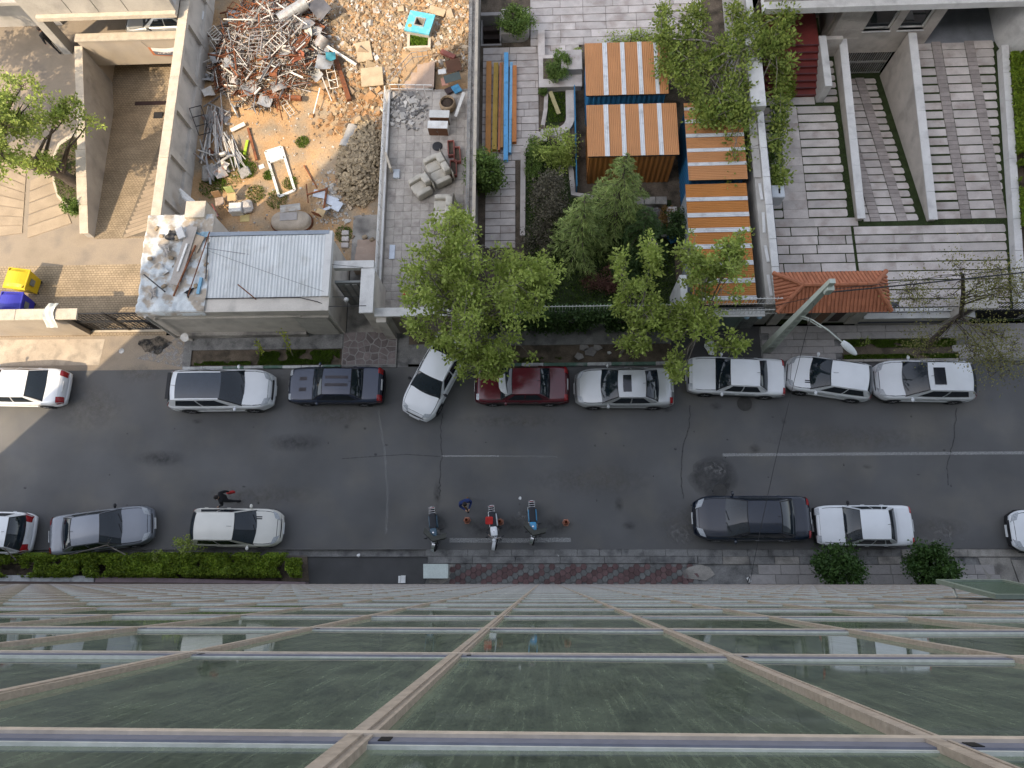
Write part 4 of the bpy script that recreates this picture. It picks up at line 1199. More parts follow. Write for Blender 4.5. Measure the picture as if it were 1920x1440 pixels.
MB().prism(po, 0, .62).build('planter_wall', STONEG, p1)
MB().prism([(a * 1.0, b_) for a, b_ in po], .62, .66).build('rim', STONE, p1)
MB().sheet(pi_, .665).build('soil', SOIL, p1)
p2 = thing('stone_planter', 'square stone planter with clipped shrub beside the stone plinth', 'planter')
MB().box(0, 2.15, 24.35, 26.2, 0, .38).build('planter_wall', STONEG, p2)
MB().box(-.04, 2.17, 24.31, 26.22, .38, .44).build('rim', STONE, p2)
MB().box(1.15, 2.15, 25.0, 26.1, .44, .85).build('plinth', STONEG, p2); MB().box(1.12, 2.17, 24.97, 26.12, .85, .9).build('plinth_top', STONE, p2)
MB().box(.2, 1.1, 24.8, 26.0, .44, .47).build('soil', SOIL, p2)
# curved kerb beds
kb = thing('curved_bed', 'flower bed with curved pale stone kerb left of the blue cabin wall', 'flower bed')
def ribbon(pts, w, z0, z1, m_, name, parent):
    P = [Vector((*p_, 0)) for p_ in pts]
    n = len(P)
    for i in range(n - 1):
        def nr(k):
            d = (P[min(k + 1, n - 1)] - P[max(k - 1, 0)]).normalized(); return Vector((-d.y, d.x, 0)) * w / 2
        a, b_ = nr(i), nr(i + 1)
        MB().prism([(P[i] + a).xy, (P[i] - a).xy, (P[i + 1] - b_).xy, (P[i + 1] + b_).xy], z0, z1).build(name, m_, parent)
ribbon([(1.55, 24.3), (1.55, 22.9)] + arc(.75, 22.7, .8, 0, -90, 6) + [(.2, 21.9), (.15, 21.4)], .42, -.02, .16, STONE, 'kerb_stone', kb)
ribbon([(.35, 24.3), (.3, 23.2), (.15, 22.3)], .2, -.02, .14, STONE, 'kerb_stone', kb)
MB().sheet([(.4, 24.3), (1.4, 24.3), (1.4, 22.9), (.8, 22.2), (.3, 22.4)], .05).build('soil', GRASSD, kb)
grass_patch('grass', None, 900, .14, GRASS, None, 5, .05, (.45, 1.3, 22.5, 24.2), parent=kb)
rb('wooden_plank', 'weathered yellowish plank lying in the curved flower bed', 'plank', (.55, 24.2, .2), (.98, 22.9, .16), .2, .07, mat('plank_yellow', (.36, .31, .16), .85, .2, 3))
kb2 = thing('curved_bed', 'arched stone edged bed around the dark bush in front of the cabins', 'flower bed')
ribbon([(-.9, 16.2), (-.85, 21.0)] + arc(.3, 20.9, .95, 160, 20, 8) + [(1.5, 20.2), (1.62, 18.4), (2.6, 18.2)], .25, -.02, .14, STONE, 'kerb_stone', kb2)
MB().sheet([(-.8, 14), (-.8, 21.2), (.3, 21.6), (1.3, 21.0), (1.5, 18.3), (3.2, 18.1), (6.4, 18.0), (6.4, 12), (-.8, 12)], .03).build('lawn', GRASSD, kb2)
grass_patch('grass', inpoly([(-.7, 14), (-.7, 21.0), (.3, 21.4), (1.2, 20.9), (1.4, 18.2), (6.3, 17.7), (6.3, 12), (-.7, 12)]), 14000, .16, GRASS, None, 8, .03, (-.8, 6.4, 12, 21.5), parent=kb2)
MB().box(1.75, 1.8, 18.5, 24.2, 0, .7).build('blue_edge', mat('blue_panel', (.03, .16, .30), .5, .1, 2, .1), kb2)
# coloured steel beams laid side by side
BM = [((.50, .22, .06), .26, 'orange steel beam, leftmost of the stack on the slab path', 0), ((.46, .30, .06), .24, 'ochre yellow steel beam second from left in the stack', .0), ((.45, .17, .07), .12, 'thin orange beam beside the ochre beam in the stack', .1), ((.50, .27, .10), .14, 'narrow tan beam left of the blue beams', .0),
      ((.13, .40, .70), .22, 'bright blue steel beam, the longest in the middle of the stack', .14), ((.20, .42, .62), .14, 'narrow pale blue beam right of the bright blue one', .0), ((.50, .19, .06), .22, 'orange steel beam, rightmost of the stack', .0)]
xs = [-2.62, -2.3, -2.06, -1.93, -1.72, -1.52, -1.3]
for (cc, w, lb, dz), x_, y0, y1 in zip(BM, xs, (20.4, 20.9, 20.8, 21.0, 20.2, 20.7, 21.3), (26.1, 26.0, 25.9, 26.0, 26.5, 26.0, 25.8)):
    q = MB(); h = .2; t_ = .02
    dx = rng.uniform(.0, .08)
    for z_, ww in ((.04 + dz, w), (.04 + dz + h, w)):
        q.bar((x_, y0, z_ + t_ / 2), (x_ + dx, y1, z_ + t_ / 2), ww, t_)
    q.bar((x_ - w * .3, y0, .05 + dz + h / 2), (x_ + dx - w * .3, y1, .05 + dz + h / 2), .02, h - .02); q.bar((x_ + w * .3, y0, .05 + dz + h / 2), (x_ + dx + w * .3, y1, .05 + dz + h / 2), .02, h - .02)
    for k in range(4):
        yk = y0 + (k + .5) * (y1 - y0) / 4
        q.box(x_ + dx * .5 - .015, x_ + dx * .5 + .015, yk, yk + .03, .058 + dz + h, .066 + dz + h)
    tag(q.build('steel_beam', mat('beam_%02d' % (xs.index(x_)), cc, .6, .15, 2, .12, 30, c2=tuple(k * .6 for k in cc), c2s=4, c2t=(.55, .75))), lb, 'beam', 'coloured steel beams on the slab path')
# cabins
ORA = mat('orange_sheet', (.44, .20, .075), .55, .10, .8, .06, 30, spec=.4, rnd=.04)
ORB = mat('orange_sheet_deep', (.42, .165, .035), .55, .10, .8, .08, 30, spec=.4, rnd=.04)
WSH = mat('white_sheet', (.58, .58, .58), .5, .1, 2, .08, 30, spec=.4, c2=(.4, .39, .38), c2s=3, c2t=(.55, .75))
BLU = mat('blue_sheet', (.022, .13, .27), .5, .1, 1, .08, 30, spec=.4)
ORW = mat('orange_wall', (.30, .12, .03), .55, .1, 1, .08, 30, spec=.4)
def cabin(name, lb, x0, x1, y0, y1, zr, wallm, strips_, along, om, zs=0.0):
    t = thing(name, lb, 'cabin')
    # walls as corrugated boxes
    q = MB()
    def cw(a, c, n_):
        d = Vector((c[0] - a[0], c[1] - a[1], 0)); L_ = d.length; d.normalize(); nn = Vector((d.y, -d.x, 0))
        k = max(4, int(L_ / .06)); pr = [0, .025, .025, 0]
        vv = []
        for z_ in (0, zr - .12):
            for i in range(k + 1):
                p_ = Vector((a[0], a[1], 0)) + d * L_ * i / k + nn * pr[i % 4]
                vv.append((p_.x, p_.y, z_))
        q.add(vv, [(i, i + 1, k + 2 + i, k + 1 + i) for i in range(k)])
    i_ = .12
    cw((x0 + i_, y0 + i_), (x1 - i_, y0 + i_), 1); cw((x1 - i_, y0 + i_), (x1 - i_, y1 - i_), 1); cw((x1 - i_, y1 - i_), (x0 + i_, y1 - i_), 1); cw((x0 + i_, y1 - i_), (x0 + i_, y0 + i_), 1)
    q.build('wall', wallm, t)
    MB().box(x0 + .03, x1 - .03, y0 + .03, y1 - .03, zr - .13, zr - .02).build('roof_frame', mat('dark_frame', (.03, .035, .05), .6), t)
    if along == 'y':
        e = [x0] + [k for s_ in strips_ for k in s_] + [x1]
        for i in range(len(e) - 1):
            corr(t, e[i], e[i + 1], y0, y1, zr + (.012 if i % 2 else 0), zr + zs + (.012 if i % 2 else 0), WSH if i % 2 else om, .085, .016, 'y', 'roof_strip' if i % 2 else 'roof_sheet')
    else:
        e = [y0] + [k for s_ in strips_ for k in s_] + [y1]
        for i in range(len(e) - 1):
            corr(t, x0, x1, e[i], e[i + 1], zr + (.012 if i % 2 else 0), zr + zs + (.012 if i % 2 else 0), WSH if i % 2 else om, .085, .016, 'x', 'roof_strip' if i % 2 else 'roof_sheet')
    return t
cabin('site_cabin', 'site cabin with orange and white striped roof and blue walls, rearmost', 2.2, 6.1, 22.15, 25.05, 2.6, BLU, [(3.05, 3.27), (3.9, 4.1), (4.72, 4.92), (5.5, 5.68)], 'y', ORA, .03)
cabin('site_cabin', 'site cabin with orange and white striped roof and dark orange front wall', 2.2, 6.4, 18.9, 21.62, 2.6, ORW, [(3.0, 3.22), (3.8, 4.0), (4.65, 4.85), (5.5, 5.7)], 'y', ORA, .02)
cabin('site_cabin', 'long cabin roof with orange and white bands overgrown by vines along the wall', 6.75, 9.4, 17.55, 21.6, 2.62, BLU, [(18.28, 18.45), (19.0, 19.18), (19.75, 19.95), (20.5, 20.7), (21.2, 21.35)], 'x', ORA, .02)
cabin('site_cabin', 'long cabin roof with deep orange and white bands ending at the street fence', 6.6, 9.35, 11.55, 17.42, 2.5, mat('pale_wall', (.36, .38, .40), .6), [(11.75, 11.95), (12.55, 12.78), (13.4, 13.62), (14.2, 14.42), (15.0, 15.22), (15.75, 15.97), (16.55, 16.75)], 'x', ORB, .02)
MB().box(6.5, 6.74, 12.0, 21.0, 0, .6)
# rubble pit beside the cabin
rp2 = thing('block_pit', 'low block enclosure full of grey rubble in front of the orange cabin wall', 'enclosure')
for k in range(3): MB().obox((4.75 + .55 * k, 17.75, .3), (.53, .4, .4), (0, 0, rng.uniform(-.03, .03)), ch=.02).build('block', CONC, rp2)
for k in range(3): MB().obox((6.35, 17.2 - .45 * k, .28), (.45, .42, .38), (0, 0, rng.uniform(-.04, .04)), ch=.02).build('block', STONE, rp2)
MB().box(4.4, 6.5, 15.95, 16.1, 0, .2).build('edge', CONC, rp2)
MB().box(4.4, 4.55, 16.1, 17.5, 0, .2).build('edge', CONC, rp2)
RUBM = mat('rubble_dark', (.19, .18, .175), .9, .2, 4, .2, 30, .2, 30, .2, rnd=.4)
for k in range(46):
    s_ = rng.uniform(.08, .22)
    MB().prism(rnd_poly(rng, 5, s_), 0, s_ * .7).build('rubble_piece', RUBM, rp2, (rng.uniform(4.65, 6.1), rng.uniform(16.2, 17.5), rng.uniform(.0, .18))).rotation_euler = (rng.uniform(-.6, .6), rng.uniform(-.6, .6), rng.uniform(0, 6))
tag(MB().obox((0, 0, .1), (.5, .45, .2), (.1, .2, .5), ch=.05).build('blue_bag', BLU, None, (6.35, 15.9, .02)), 'crumpled blue plastic bag at the corner of the rubble enclosure', 'bag')
tag(MB().obox((0, 0, .06), (.35, .25, .12), (.1, .2, .9), ch=.04).build('blue_scrap', BLU, None, (4.5, 17.55, .2)), 'small blue scrap left of the rubble enclosure', 'plastic scrap')
# street wall of the garden with white fence on top
gw = thing('garden_street_wall', 'garden street wall under the white spiked fence', 'wall')
MB().box(-3.1, 6.1, 11.3, 11.5, 0, 2.2).build('wall_face', CONCD, gw)
MB().box(6.1, 9.7, 11.3, 11.5, 0, 2.3).build('wall_face', CONCD, gw)
MB().box(6.05, 6.35, 11.35, 12.9, 0, 2.7).build('gate_pier', PLASTW, gw)
q = MB(); q.box(7.35, 8.85, 11.25, 11.297, .05, 2.2); q.box(7.45, 8.75, 11.235, 11.25, .15, 1.0); q.box(7.45, 8.75, 11.235, 11.25, 1.1, 2.1)
q.build('metal_door', mat('door_green', (.16, .20, .18), .6, .15, 2, .1), gw)
MB().box(7.25, 7.35, 11.22, 11.3, 0, 2.3).build('door_frame', mat('door_green', (.16, .20, .18)), gw); MB().box(8.85, 8.95, 11.22, 11.3, 0, 2.3).build('door_frame', MATS['door_green'], gw)
MB().box(6.6, 9.7, 11.05, 11.3, 2.3, 2.36).build('door_canopy', WPAINT, gw)
for x_ in (8.95, 9.5): MB().ball((x_, 11.1, 2.2), .13).build('door_lamp', mat('lamp_blue', (.25, .36, .45), .3), gw)
def spikefence(lb, x0, x1, y, z, step, drop=.45):
    t = thing('spiked_fence', lb, 'fence')
    MB().tube([(x0, y, z), (x1, y, z)], .02, 6).build('rail', WPAINT, t)
    MB().tube([(x0, y - .05, z - drop), (x1, y - .05, z - drop)], .014, 6).build('rail', WPAINT, t)
    sm = MB(); sm.tube([(0, .06, .02), (0, 0, 0), (0, -.05, -drop), (0, -.05, -drop - .25)], .013, 5); me = sm.mesh('spike', WPAINT)
    n = int((x1 - x0) / step)
    for k in range(n + 1):
        link('spike', me, t, (x0 + k * step, y, z), rot=(0, rng.uniform(-.08, .08), 0))
    return t
spikefence('white spiked fence above the ivy covered garden wall', .0, 6.0, 11.45, 2.85, .15)
spikefence('white spiked fence above the garden gate and cabin roof end', 6.05, 10.3, 11.6, 3.05, .15)
spikefence('lower white wire fence in front of the cabin roof end', 6.05, 10.2, 11.2, 2.75, .17, .3)
# boundary wall between garden and stone court
dw = thing('boundary_wall', 'white coped boundary wall between cabins and the stone paved court', 'wall')
MB().box(9.72, 10.35, 11.5, 31.5, 0, 2.6).build('wall_face', PLASTG, dw)
y = 11.55
while y < 31:
    L_ = rng.uniform(1.3, 1.7)
    MB().obox((10.22, y + L_ / 2, 2.66), (.32, L_ - .015, .12), ch=.015).build('coping_stone', PLASTW, dw)
    if y > 16.6: MB().obox((9.85, y + L_ / 2, 2.63), (.34, L_ - .015, .06), ch=.012).build('coping_stone', PLASTG, dw)
    elif rng.random() < .8: MB().obox((9.93, y + L_ / 2, 2.62), (.13, L_ * .6, .05), (0, 0, rng.uniform(-.1, .1)), ch=.012).build('broken_coping', PLASTW, dw)
    y += L_
MB().box(10.385, 10.43, 11.5, 25, 2.5, 2.62).build('gutter_strip', mat('dark_strip', (.06, .065, .08), .6), dw)
MB().box(9.72, 10.4, 21.0, 25.6, 2.72, 3.1).build('raised_coping', PLASTW, dw)

# ================================================================== stone paved court on the right
SC = thing('court_paving', 'striped court of pale stone slabs with grass joints below the modern house', 'paving')
cg = MB()
for x0, x1, y0, y1 in ((10.35, 15.3, 11.5, 27.5), (15.3, 18.6, 11.5, 16.6), (18.6, 24, 11.5, 27.5)):
    cg.sheet([(x0, y0), (x1, y0), (x1, y1), (x0, y1)], -.012)
cg.poly([(15.3, 16.6, -.012), (18.6, 16.6, -.012), (18.6, 26.6, -2.32), (15.3, 26.6, -2.32)]); cg.poly([(15.3, 26.6, -2.32), (18.6, 26.6, -2.32), (18.6, 32, -2.32), (15.3, 32, -2.32)])
cg.build('court_lawn', GRASSD, kind='structure')
TRK = mat('track_brick', (.30, .265, .245), .85, .15, 3, .15, 30, .1, 40, .2, rnd=.16)
def rslab(x0, x1, y0, y1, z0, z1, r_=.0, m_=None, name='slab', h=.05, rl=True, rr=True):
    """slab lying on a slope, z0 at y0, z1 at y1, ends rounded"""
    c = min(.06, (y1 - y0) * .3) if r_ else .005
    pts = []
    pts += [(x1 - c, y1), (x0 + c, y1)] if False else []
    xl, xr_ = (c if rl else .004), (c if rr else .004)
    pl_ = [(x0 + xl, y0), (x1 - xr_, y0), (x1, y0 + c), (x1, y1 - c), (x1 - xr_, y1), (x0 + xl, y1), (x0, y1 - c), (x0, y0 + c)]
    zf = lambda y_: z0 + (z1 - z0) * (y_ - y0) / (y1 - y0)
    q = MB(); dz = rng.uniform(-.003, .003)
    q.prism(pl_, [zf(p_[1]) - h for p_ in pl_], [zf(p_[1]) + dz + .012 for p_ in pl_])
    return q.build(name, m_ or STONE, SC)
# left path zone
P_ = .478
for k in range(13):
    y0 = 16.95 + k * P_
    if y0 > 23.0: break
    rslab(10.9 + rng.uniform(0, .3), 11.75, y0, y0 + P_ - .10, 0, 0, 1)
    rslab(11.78, 12.95, y0 - .06, y0 + P_ - .068, 0.004, 0.004)
    rslab(12.98, 14.85 + rng.uniform(-.05, .05), y0 + .0, y0 + P_ - .085, 0, 0, 1, rl=False)
rslab(10.6, 12.4, 23.2, 23.62, .0, .0); rslab(12.4, 13.9, 23.2, 23.62, .0, .0)
rslab(10.6, 13.2, 16.45, 16.87, .0, .0); rslab(13.2, 15.25, 16.45, 16.87, .0, .0)
for k in range(6): rslab(14.32, 15.05, 23.3 + k * .42, 23.62 + k * .42, 0, 0, 1)
# ramp zone
def zR(y_): return 0 if y_ < 16.6 else -2.3 * min(1, (y_ - 16.6) / 10.0)
for k in range(20):
    y0 = 16.65 + k * .485; y1 = y0 + .485
    if y1 > 26.5: break
    a, c = zR(y0), zR(y1)
    rslab(15.55, 15.85, y0 + .02, y1 - .04, a, c); rslab(16.36, 17.12, y0 + .015, y1 - .045, a, c)
    rslab(17.62, 18.2 - rng.uniform(0, .1), y0 + .03, y1 - .07, a, c, 1, rl=False)
    for x0 in (15.87, 17.14):
        for h_ in (0, 1):
            ya = y0 + h_ * .2425; yb = ya + .215
            rslab(x0, x0 + .46, ya, yb, zR(ya) + .02, zR(yb) + .035, 0, TRK, 'track_brick')
# right drive
xw = lambda y_: 22.2 + (y_ - 16) * .11          # the side wall runs slightly askew
for k in range(20):
    y0 = 16.7 + k * .5; y1 = y0 + .5
    if y1 > 26.8: break
    fl = k > 16
    rslab(18.95, 20.1, y0 + .02, y1 - (.02 if fl else .10), 0, 0, 1, rr=False)
    rslab(20.62, 21.75, y0 + .015, y1 - (.02 if fl else .06), 0, 0); rslab(22.25, xw(y0) - .12, y0 + .02, y1 - (.02 if fl else .10), 0, 0, 1, rl=False)
    for x0 in (20.12, 21.77):
        for h_ in (0, 1): rslab(x0, x0 + .46, y0 + h_ * .25, y0 + h_ * .25 + .222, .015, .03, 0, TRK, 'track_brick')
# lower court
for k in range(10):
    y0 = 11.75 + k * .47; y1 = y0 + .47
    if y1 > 16.5: break
    x = 10.75 - (k % 3) * .6
    while x < 14.9:
        w = rng.choice((1.3, 1.75, 2.0)); xe = min(x + w, 14.93)
        if xe - max(x, 10.7) > .2: rslab(max(x, 10.7), xe - .05, y0 + .0, y1 - .055, 0, 0, 0)
        x = xe + .001
    x = 15.02
    xe_ = xw(y0) - .1
    while x < xe_ - .05:
        w = rng.uniform(1.3, 2.2); xe = min(x + w, xe_)
        if xe_ - xe < .6: xe = xe_
        rslab(x, xe - .006, y0, y1 - .065, 0, 0, 1 if xe > xe_ - .1 else 0, rl=False); x = xe

MB().prism([(14.7, 20.4), (15.05, 20.4), (15.05, 20.8), (14.7, 20.8)], 0, .02)
# thin grass growing in the joints
grass_patch('joint_grass', lambda x_, y_: not (15.3 < x_ < 18.6 and y_ > 16.5), 30000, .03, GRASS, None, 12, -.01, (10.4, 23.2, 11.6, 26.4), thin=.012)
bpy.data.objects['joint_grass']['label'] = 'short grass in the joints of the stone court'; bpy.data.objects['joint_grass']['category'] = 'grass'
r_ = np.random.default_rng(4)
# ramp walls
rwl = thing('ramp_wall', 'white topped stone wall on the left side of the basement ramp', 'wall')
WST = mat('wall_stone_pale', (.46, .42, .375), .85, .14, 1.5, .12, 30, .08, 40, .2, c2=(.36, .33, .295), c2s=1.2)
MB().prism([(15.14, 16.7), (15.44, 16.7), (15.44, 26.3), (15.14, 26.3)], -2.4, [.3, .3, .85, .85]).build('wall_face', WST, rwl)
for k in range(7):
    y0 = 16.65 + k * 1.38; f = lambda y_: .3 + .55 * (y_ - 16.7) / 9.6
    MB().prism([(15.1, y0), (15.48, y0), (15.48, y0 + 1.37), (15.1, y0 + 1.37)], [f(y0)] * 2 + [f(y0 + 1.37)] * 2, [f(y0) + .06] * 2 + [f(y0 + 1.37) + .06] * 2).build('coping_stone', PLASTW, rwl)
rwr = thing('ramp_wall', 'white topped stone wall on the right side of the basement ramp', 'wall')
MB().prism([(18.5, 16.6), (18.82, 16.6), (18.82, 26.5), (18.5, 26.5)], -2.4, [.25, .25, 1.0, 1.0]).build('wall_face', WST, rwr)
for k in range(7):
    y0 = 16.55 + k * 1.41; f = lambda y_: .25 + .75 * (y_ - 16.6) / 9.9
    MB().prism([(18.46, y0), (18.86, y0), (18.86, y0 + 1.4), (18.46, y0 + 1.4)], [f(y0)] * 2 + [f(y0 + 1.4)] * 2, [f(y0) + .06] * 2 + [f(y0 + 1.4) + .06] * 2).build('coping_stone', PLASTW, rwr)
# red stairs
st = thing('red_staircase', 'dark red stone staircase climbing to the house entrance', 'staircase')
RS = mat('red_stone', (.17, .035, .03), .4, .2, 2, .15, 30, spec=.5)
for k in range(8):
    y0 = 23.65 + k * .3
    MB().box(11.4, 13.95, y0, y0 + .31 if k < 7 else 28.5, 0, .15 * (k + 1)).build('step', RS, st)
    MB().box(11.4, 13.95, y0 - .02, y0 + .04, .15 * (k + 1), .15 * (k + 1) + .012).build('nosing', mat('red_nosing', (.11, .05, .055), .4), st)
MB().box(13.95, 14.3, 23.3, 26.2, 0, 1.3).build('side_wall', PLASTW, st)
MB().box(14.3, 15.14, 26.0, 26.2, 0, 1.25).build('side_wall', WST, st)
# house
h5 = thing('modern_house', 'modern stone clad house with ground floor windows behind the court', 'house')
# facade pieces around the two windows
wx = ((16.25, 17.55), (17.95, 19.2))
zb, zt_ = 1.05, 2.85
Y5 = 26.6
for x0, x1, z0, z1 in ((14.75, 16.25, -.55, 3.2), (16.25, 19.2, -.55, zb), (16.25, 19.2, zt_, 3.2), (17.55, 17.95, zb, zt_), (19.2, 19.75, -.55, 3.2)):
    MB().box(x0, x1, Y5, Y5 + .35, z0, z1).build('wall', WST, h5)
for k in range(5):
    for x0, x1 in ((14.75, 16.25), (19.2, 19.75)):
        MB().box(x0 + .02, x1 - .02, Y5 - .015, Y5 - .0, .0 + k * .62, .58 + k * .62).build('cladding_slab', WST, h5)
GLZ = mat('window_glass', (.018, .022, .026), .05, .1, 2, 0, 1, spec=.8)
for x0, x1 in wx:
    w_ = MB().box(x0, x1, Y5 + .2, Y5 + .23, zb, zt_).build('window', GLZ, h5)
    for a, c, d, e in ((x0, x0 + .06, zb, zt_), (x1 - .06, x1, zb, zt_), (x0 + .06, x1 - .06, zb, zb + .06), (x0 + .06, x1 - .06, zt_ - .06, zt_)):
        MB().box(a, c, Y5 + .13, Y5 + .2, d, e).build('frame', WPAINT, w_)
    MB().box(x0 - .05, x1 + .05, Y5 - .06, Y5 + .13, zb - .06, zb).build('sill', PLASTW, w_)
MB().box(11.2, 14.75, 28.4, 28.6, 0, 3.2).build('entrance_wall', WST, h5)
MB().box(14.6, 14.75, 26.95, 28.4, 0, 3.2).build('entrance_side', WST, h5)
w_ = MB().box(11.6, 13.2, 28.33, 28.4, 1.3, 2.9).build('window', GLZ, h5); MB().box(11.5, 13.3, 28.28, 28.33, 1.2, 1.3).build('frame', WPAINT, w_)
MB().box(10.6, 24, 25.9, 33, 3.2, 3.55).build('eave_slab', PLASTW, h5)
MB().box(10.6, 24, 26.3, 33, 3.55, 7).build('upper_wall', PLASTG, h5)
MB().box(19.75, 23.3, 30.0, 30.2, 0, 3.2).build('garage_back', mat('garage_door_blue', (.12, .135, .16), .5, .1, 2), h5)
MB().sheet([(19.75, 26.6), (23.3, 26.6), (23.3, 30), (19.75, 30)], .012).build('garage_floor', mat('garage_floor_grey', (.20, .21, .23), .5, .15, 2), h5)
MB().box(19.6, 19.75, 26.96, 30, 0, 3.2).build('garage_side', WST, h5)
MB().prism(arc(24.6, 26.8, 1.3, 180, 260, 8) + [(25, 25.5), (25, 30), (23.3, 30)], 0, 3.2).build('curved_wall', PLASTW, h5)
rgx = thing('ramp_gate', 'grey barred metal gate closing the basement ramp', 'gate')
MB().box(15.46, 18.49, 27.0, 27.05, -2.32, -.5).build('backing', BLACK, rgx)
for k in range(26):
    MB().box(15.5 + k * .118, 15.545 + k * .118, 26.68, 26.73, -2.3, -.55).build('bar', ZINC, rgx)
for z_ in (-2.25, -1.45, -1.35, -.6): MB().box(15.46, 18.49, 26.66, 26.68, z_, z_ + .07).build('rail', ZINC, rgx)
# right boundary and hedge
rbw = thing('garden_wall', 'low white wall along the right edge of the stone court', 'wall')
MB().prism([(xw(11.6), 11.6), (xw(11.6) + .25, 11.6), (xw(26) + .25, 26), (xw(26), 26)], 0, .45).build('wall_face', PLASTW, rbw)
for k in range(9):
    ya, yb = 11.6 + k * 1.6, 13.18 + k * 1.6
    MB().prism([(xw(ya) - .05, ya), (xw(ya) + .3, ya), (xw(yb) + .3, yb), (xw(yb) - .05, yb)], .45, .51).build('coping', PLASTW, rbw)
MB().box(25.2, 25.4, 11.6, 31, 0, 3.2).build('far_wall', mat('brick_red_wall', (.3, .14, .1), .85, .2, 3, .2), rbw)
MB().sheet([(22.0, 11.8), (25.2, 11.8), (25.2, 26), (23.5, 26)], .1).build('soil', SOIL, rbw)
# air conditioner box on the boundary wall
ac = thing('meter_box', 'pale grey metal box mounted on the boundary wall above the court', 'box', (10.75, 17.1, 1.5))
MB().obox((0, 0, .4), (.72, .62, .8), ch=.03).build('casing', mat('box_grey', (.46, .49, .52), .5, .08, 3), ac)
MB().box(.08, .16, -.12, .12, .8, .81).build('handle_slot', BLACK, ac); MB().box(-.5, -.3, -.2, .2, .1, .5).build('wall_bracket', ZINC, ac)

# gatehouse with hipped tile roof
gh = thing('gatehouse', 'small gatehouse with hipped orange clay tile roof on the street', 'gatehouse')
WL = mat('gate_stone', (.42, .385, .34), .85, .12, 2, .12)
MB().box(12.35, 12.95, 11.45, 12.5, 0, 2.7).build('pier', WL, gh); MB().box(14.0, 14.5, 11.45, 12.5, 0, 2.7).build('pier', WL, gh)
MB().box(10.45, 10.9, 11.45, 12.5, 0, 2.7).build('pier', WL, gh); MB().box(12.95, 14.0, 11.55, 11.7, 0, 2.7).build('infill_wall', WL, gh)
MB().box(13.2, 13.65, 11.53, 11.549, .2, 2.5).build('dark_panel', mat('panel_dark', (.06, .04, .035), .5), gh)
MB().box(12.42, 12.86, 11.43, 11.449, .2, 2.5).build('brown_panel', mat('panel_brown', (.17, .09, .045), .5, .1, 3), gh)
MB().box(10.9, 12.35, 11.9, 11.97, 0, 2.6).build('entrance_door', mat('door_dark', (.11, .10, .085), .5), gh)
MB().box(10.2, 14.75, 11.15, 12.7, 2.7, 2.78).build('ceiling_slab', WL, gh)
TER = mat('terracotta', (.36, .135, .07), .75, .15, 4, .15, 40, .1, 50, .3, rnd=.14)
rx0, rx1, ry0, ry1, zE, zRg = 10.05, 14.85, 11.02, 12.85, 2.8, 3.42
ra, rbx, ryc = 11.05, 14.05, 12.02
A_, B_, C_, D_ = Vector((rx0, ry0, zE)), Vector((rx1, ry0, zE)), Vector((rx1, ry1, zE)), Vector((rx0, ry1, zE))
E_, F_ = Vector((ra, ryc, zRg)), Vector((rbx, ryc, zRg))
rf = MB(); rf.poly([A_, B_, F_, E_]); rf.poly([B_, C_, F_]); rf.poly([C_, D_, E_, F_]); rf.poly([D_, A_, E_]); rf.poly([D_, C_, B_, A_])
rf = rf.build('roof', TER, gh)
tl = MB(); n8 = 5
for i in range(2):
    pass
vv = []
for yy, ss, dz in ((0, 1.0, .035), (1, .86, .012)):
    for i in range(n8 + 1):
        a_ = PI * i / n8
        vv.append((math.cos(a_) * .5 * ss, yy, math.sin(a_) * .38 * ss + dz))
tl.add(vv, [(i, i + 1, n8 + 2 + i, n8 + 1 + i) for i in range(n8)] + [tuple(range(n8 + 1))])
tile_me = tl.mesh('tile', TER)
def slope_tiles(P0, P1, T0, T1, rows_, wt=.155):
    """tiles on the slope whose eave runs P0-P1 and whose top edge is T0-T1"""
    e = (P1 - P0); L_ = e.length; e.normalize()
    up_ = ((T0 + T1) / 2 - (P0 + P1) / 2); up_ = up_ - e * up_.dot(e); sl_ = up_.length; up_.normalize()
    nn = e.cross(up_)
    if nn.z < 0: nn = -nn
    n = int(L_ / wt)
    for j in range(rows_):
        f0 = j / rows_; f1 = (j + .5) / rows_
        a = (T0 - P0).dot(e) * f1; c = L_ - (P1 - T1).dot(e) * f1
        for i in range(n):
            s_ = (i + .5) * L_ / n
            if s_ < a + .02 or s_ > c - .02: continue
            o = link('tile', tile_me, rf)
            Mx = Matrix((e * wt * .98, up_ * (sl_ / rows_ * 1.12), nn * wt)).transposed().to_4x4()
            Mx.translation = P0 + e * s_ + up_ * sl_ * f0 + nn * (.004 + rng.uniform(0, .004))
            o.matrix_local = Mx
slope_tiles(A_, B_, E_, F_, 4); slope_tiles(C_, D_, F_, E_, 3); slope_tiles(B_, C_, F_, F_, 3); slope_tiles(D_, A_, E_, E_, 3)
for a, c in ((A_, E_), (D_, E_), (B_, F_), (C_, F_), (E_, F_)):
    n = max(3, int((c - a).length / .36))
    for k in range(n):
        p0, p1 = a.lerp(c, k / n), a.lerp(c, (k + 1.08) / n)
        MB().tube([p0 + Vector((0, 0, .06)), p1 + Vector((0, 0, .045))], [.105, .085], 8).build('ridge_tile', TER, rf)
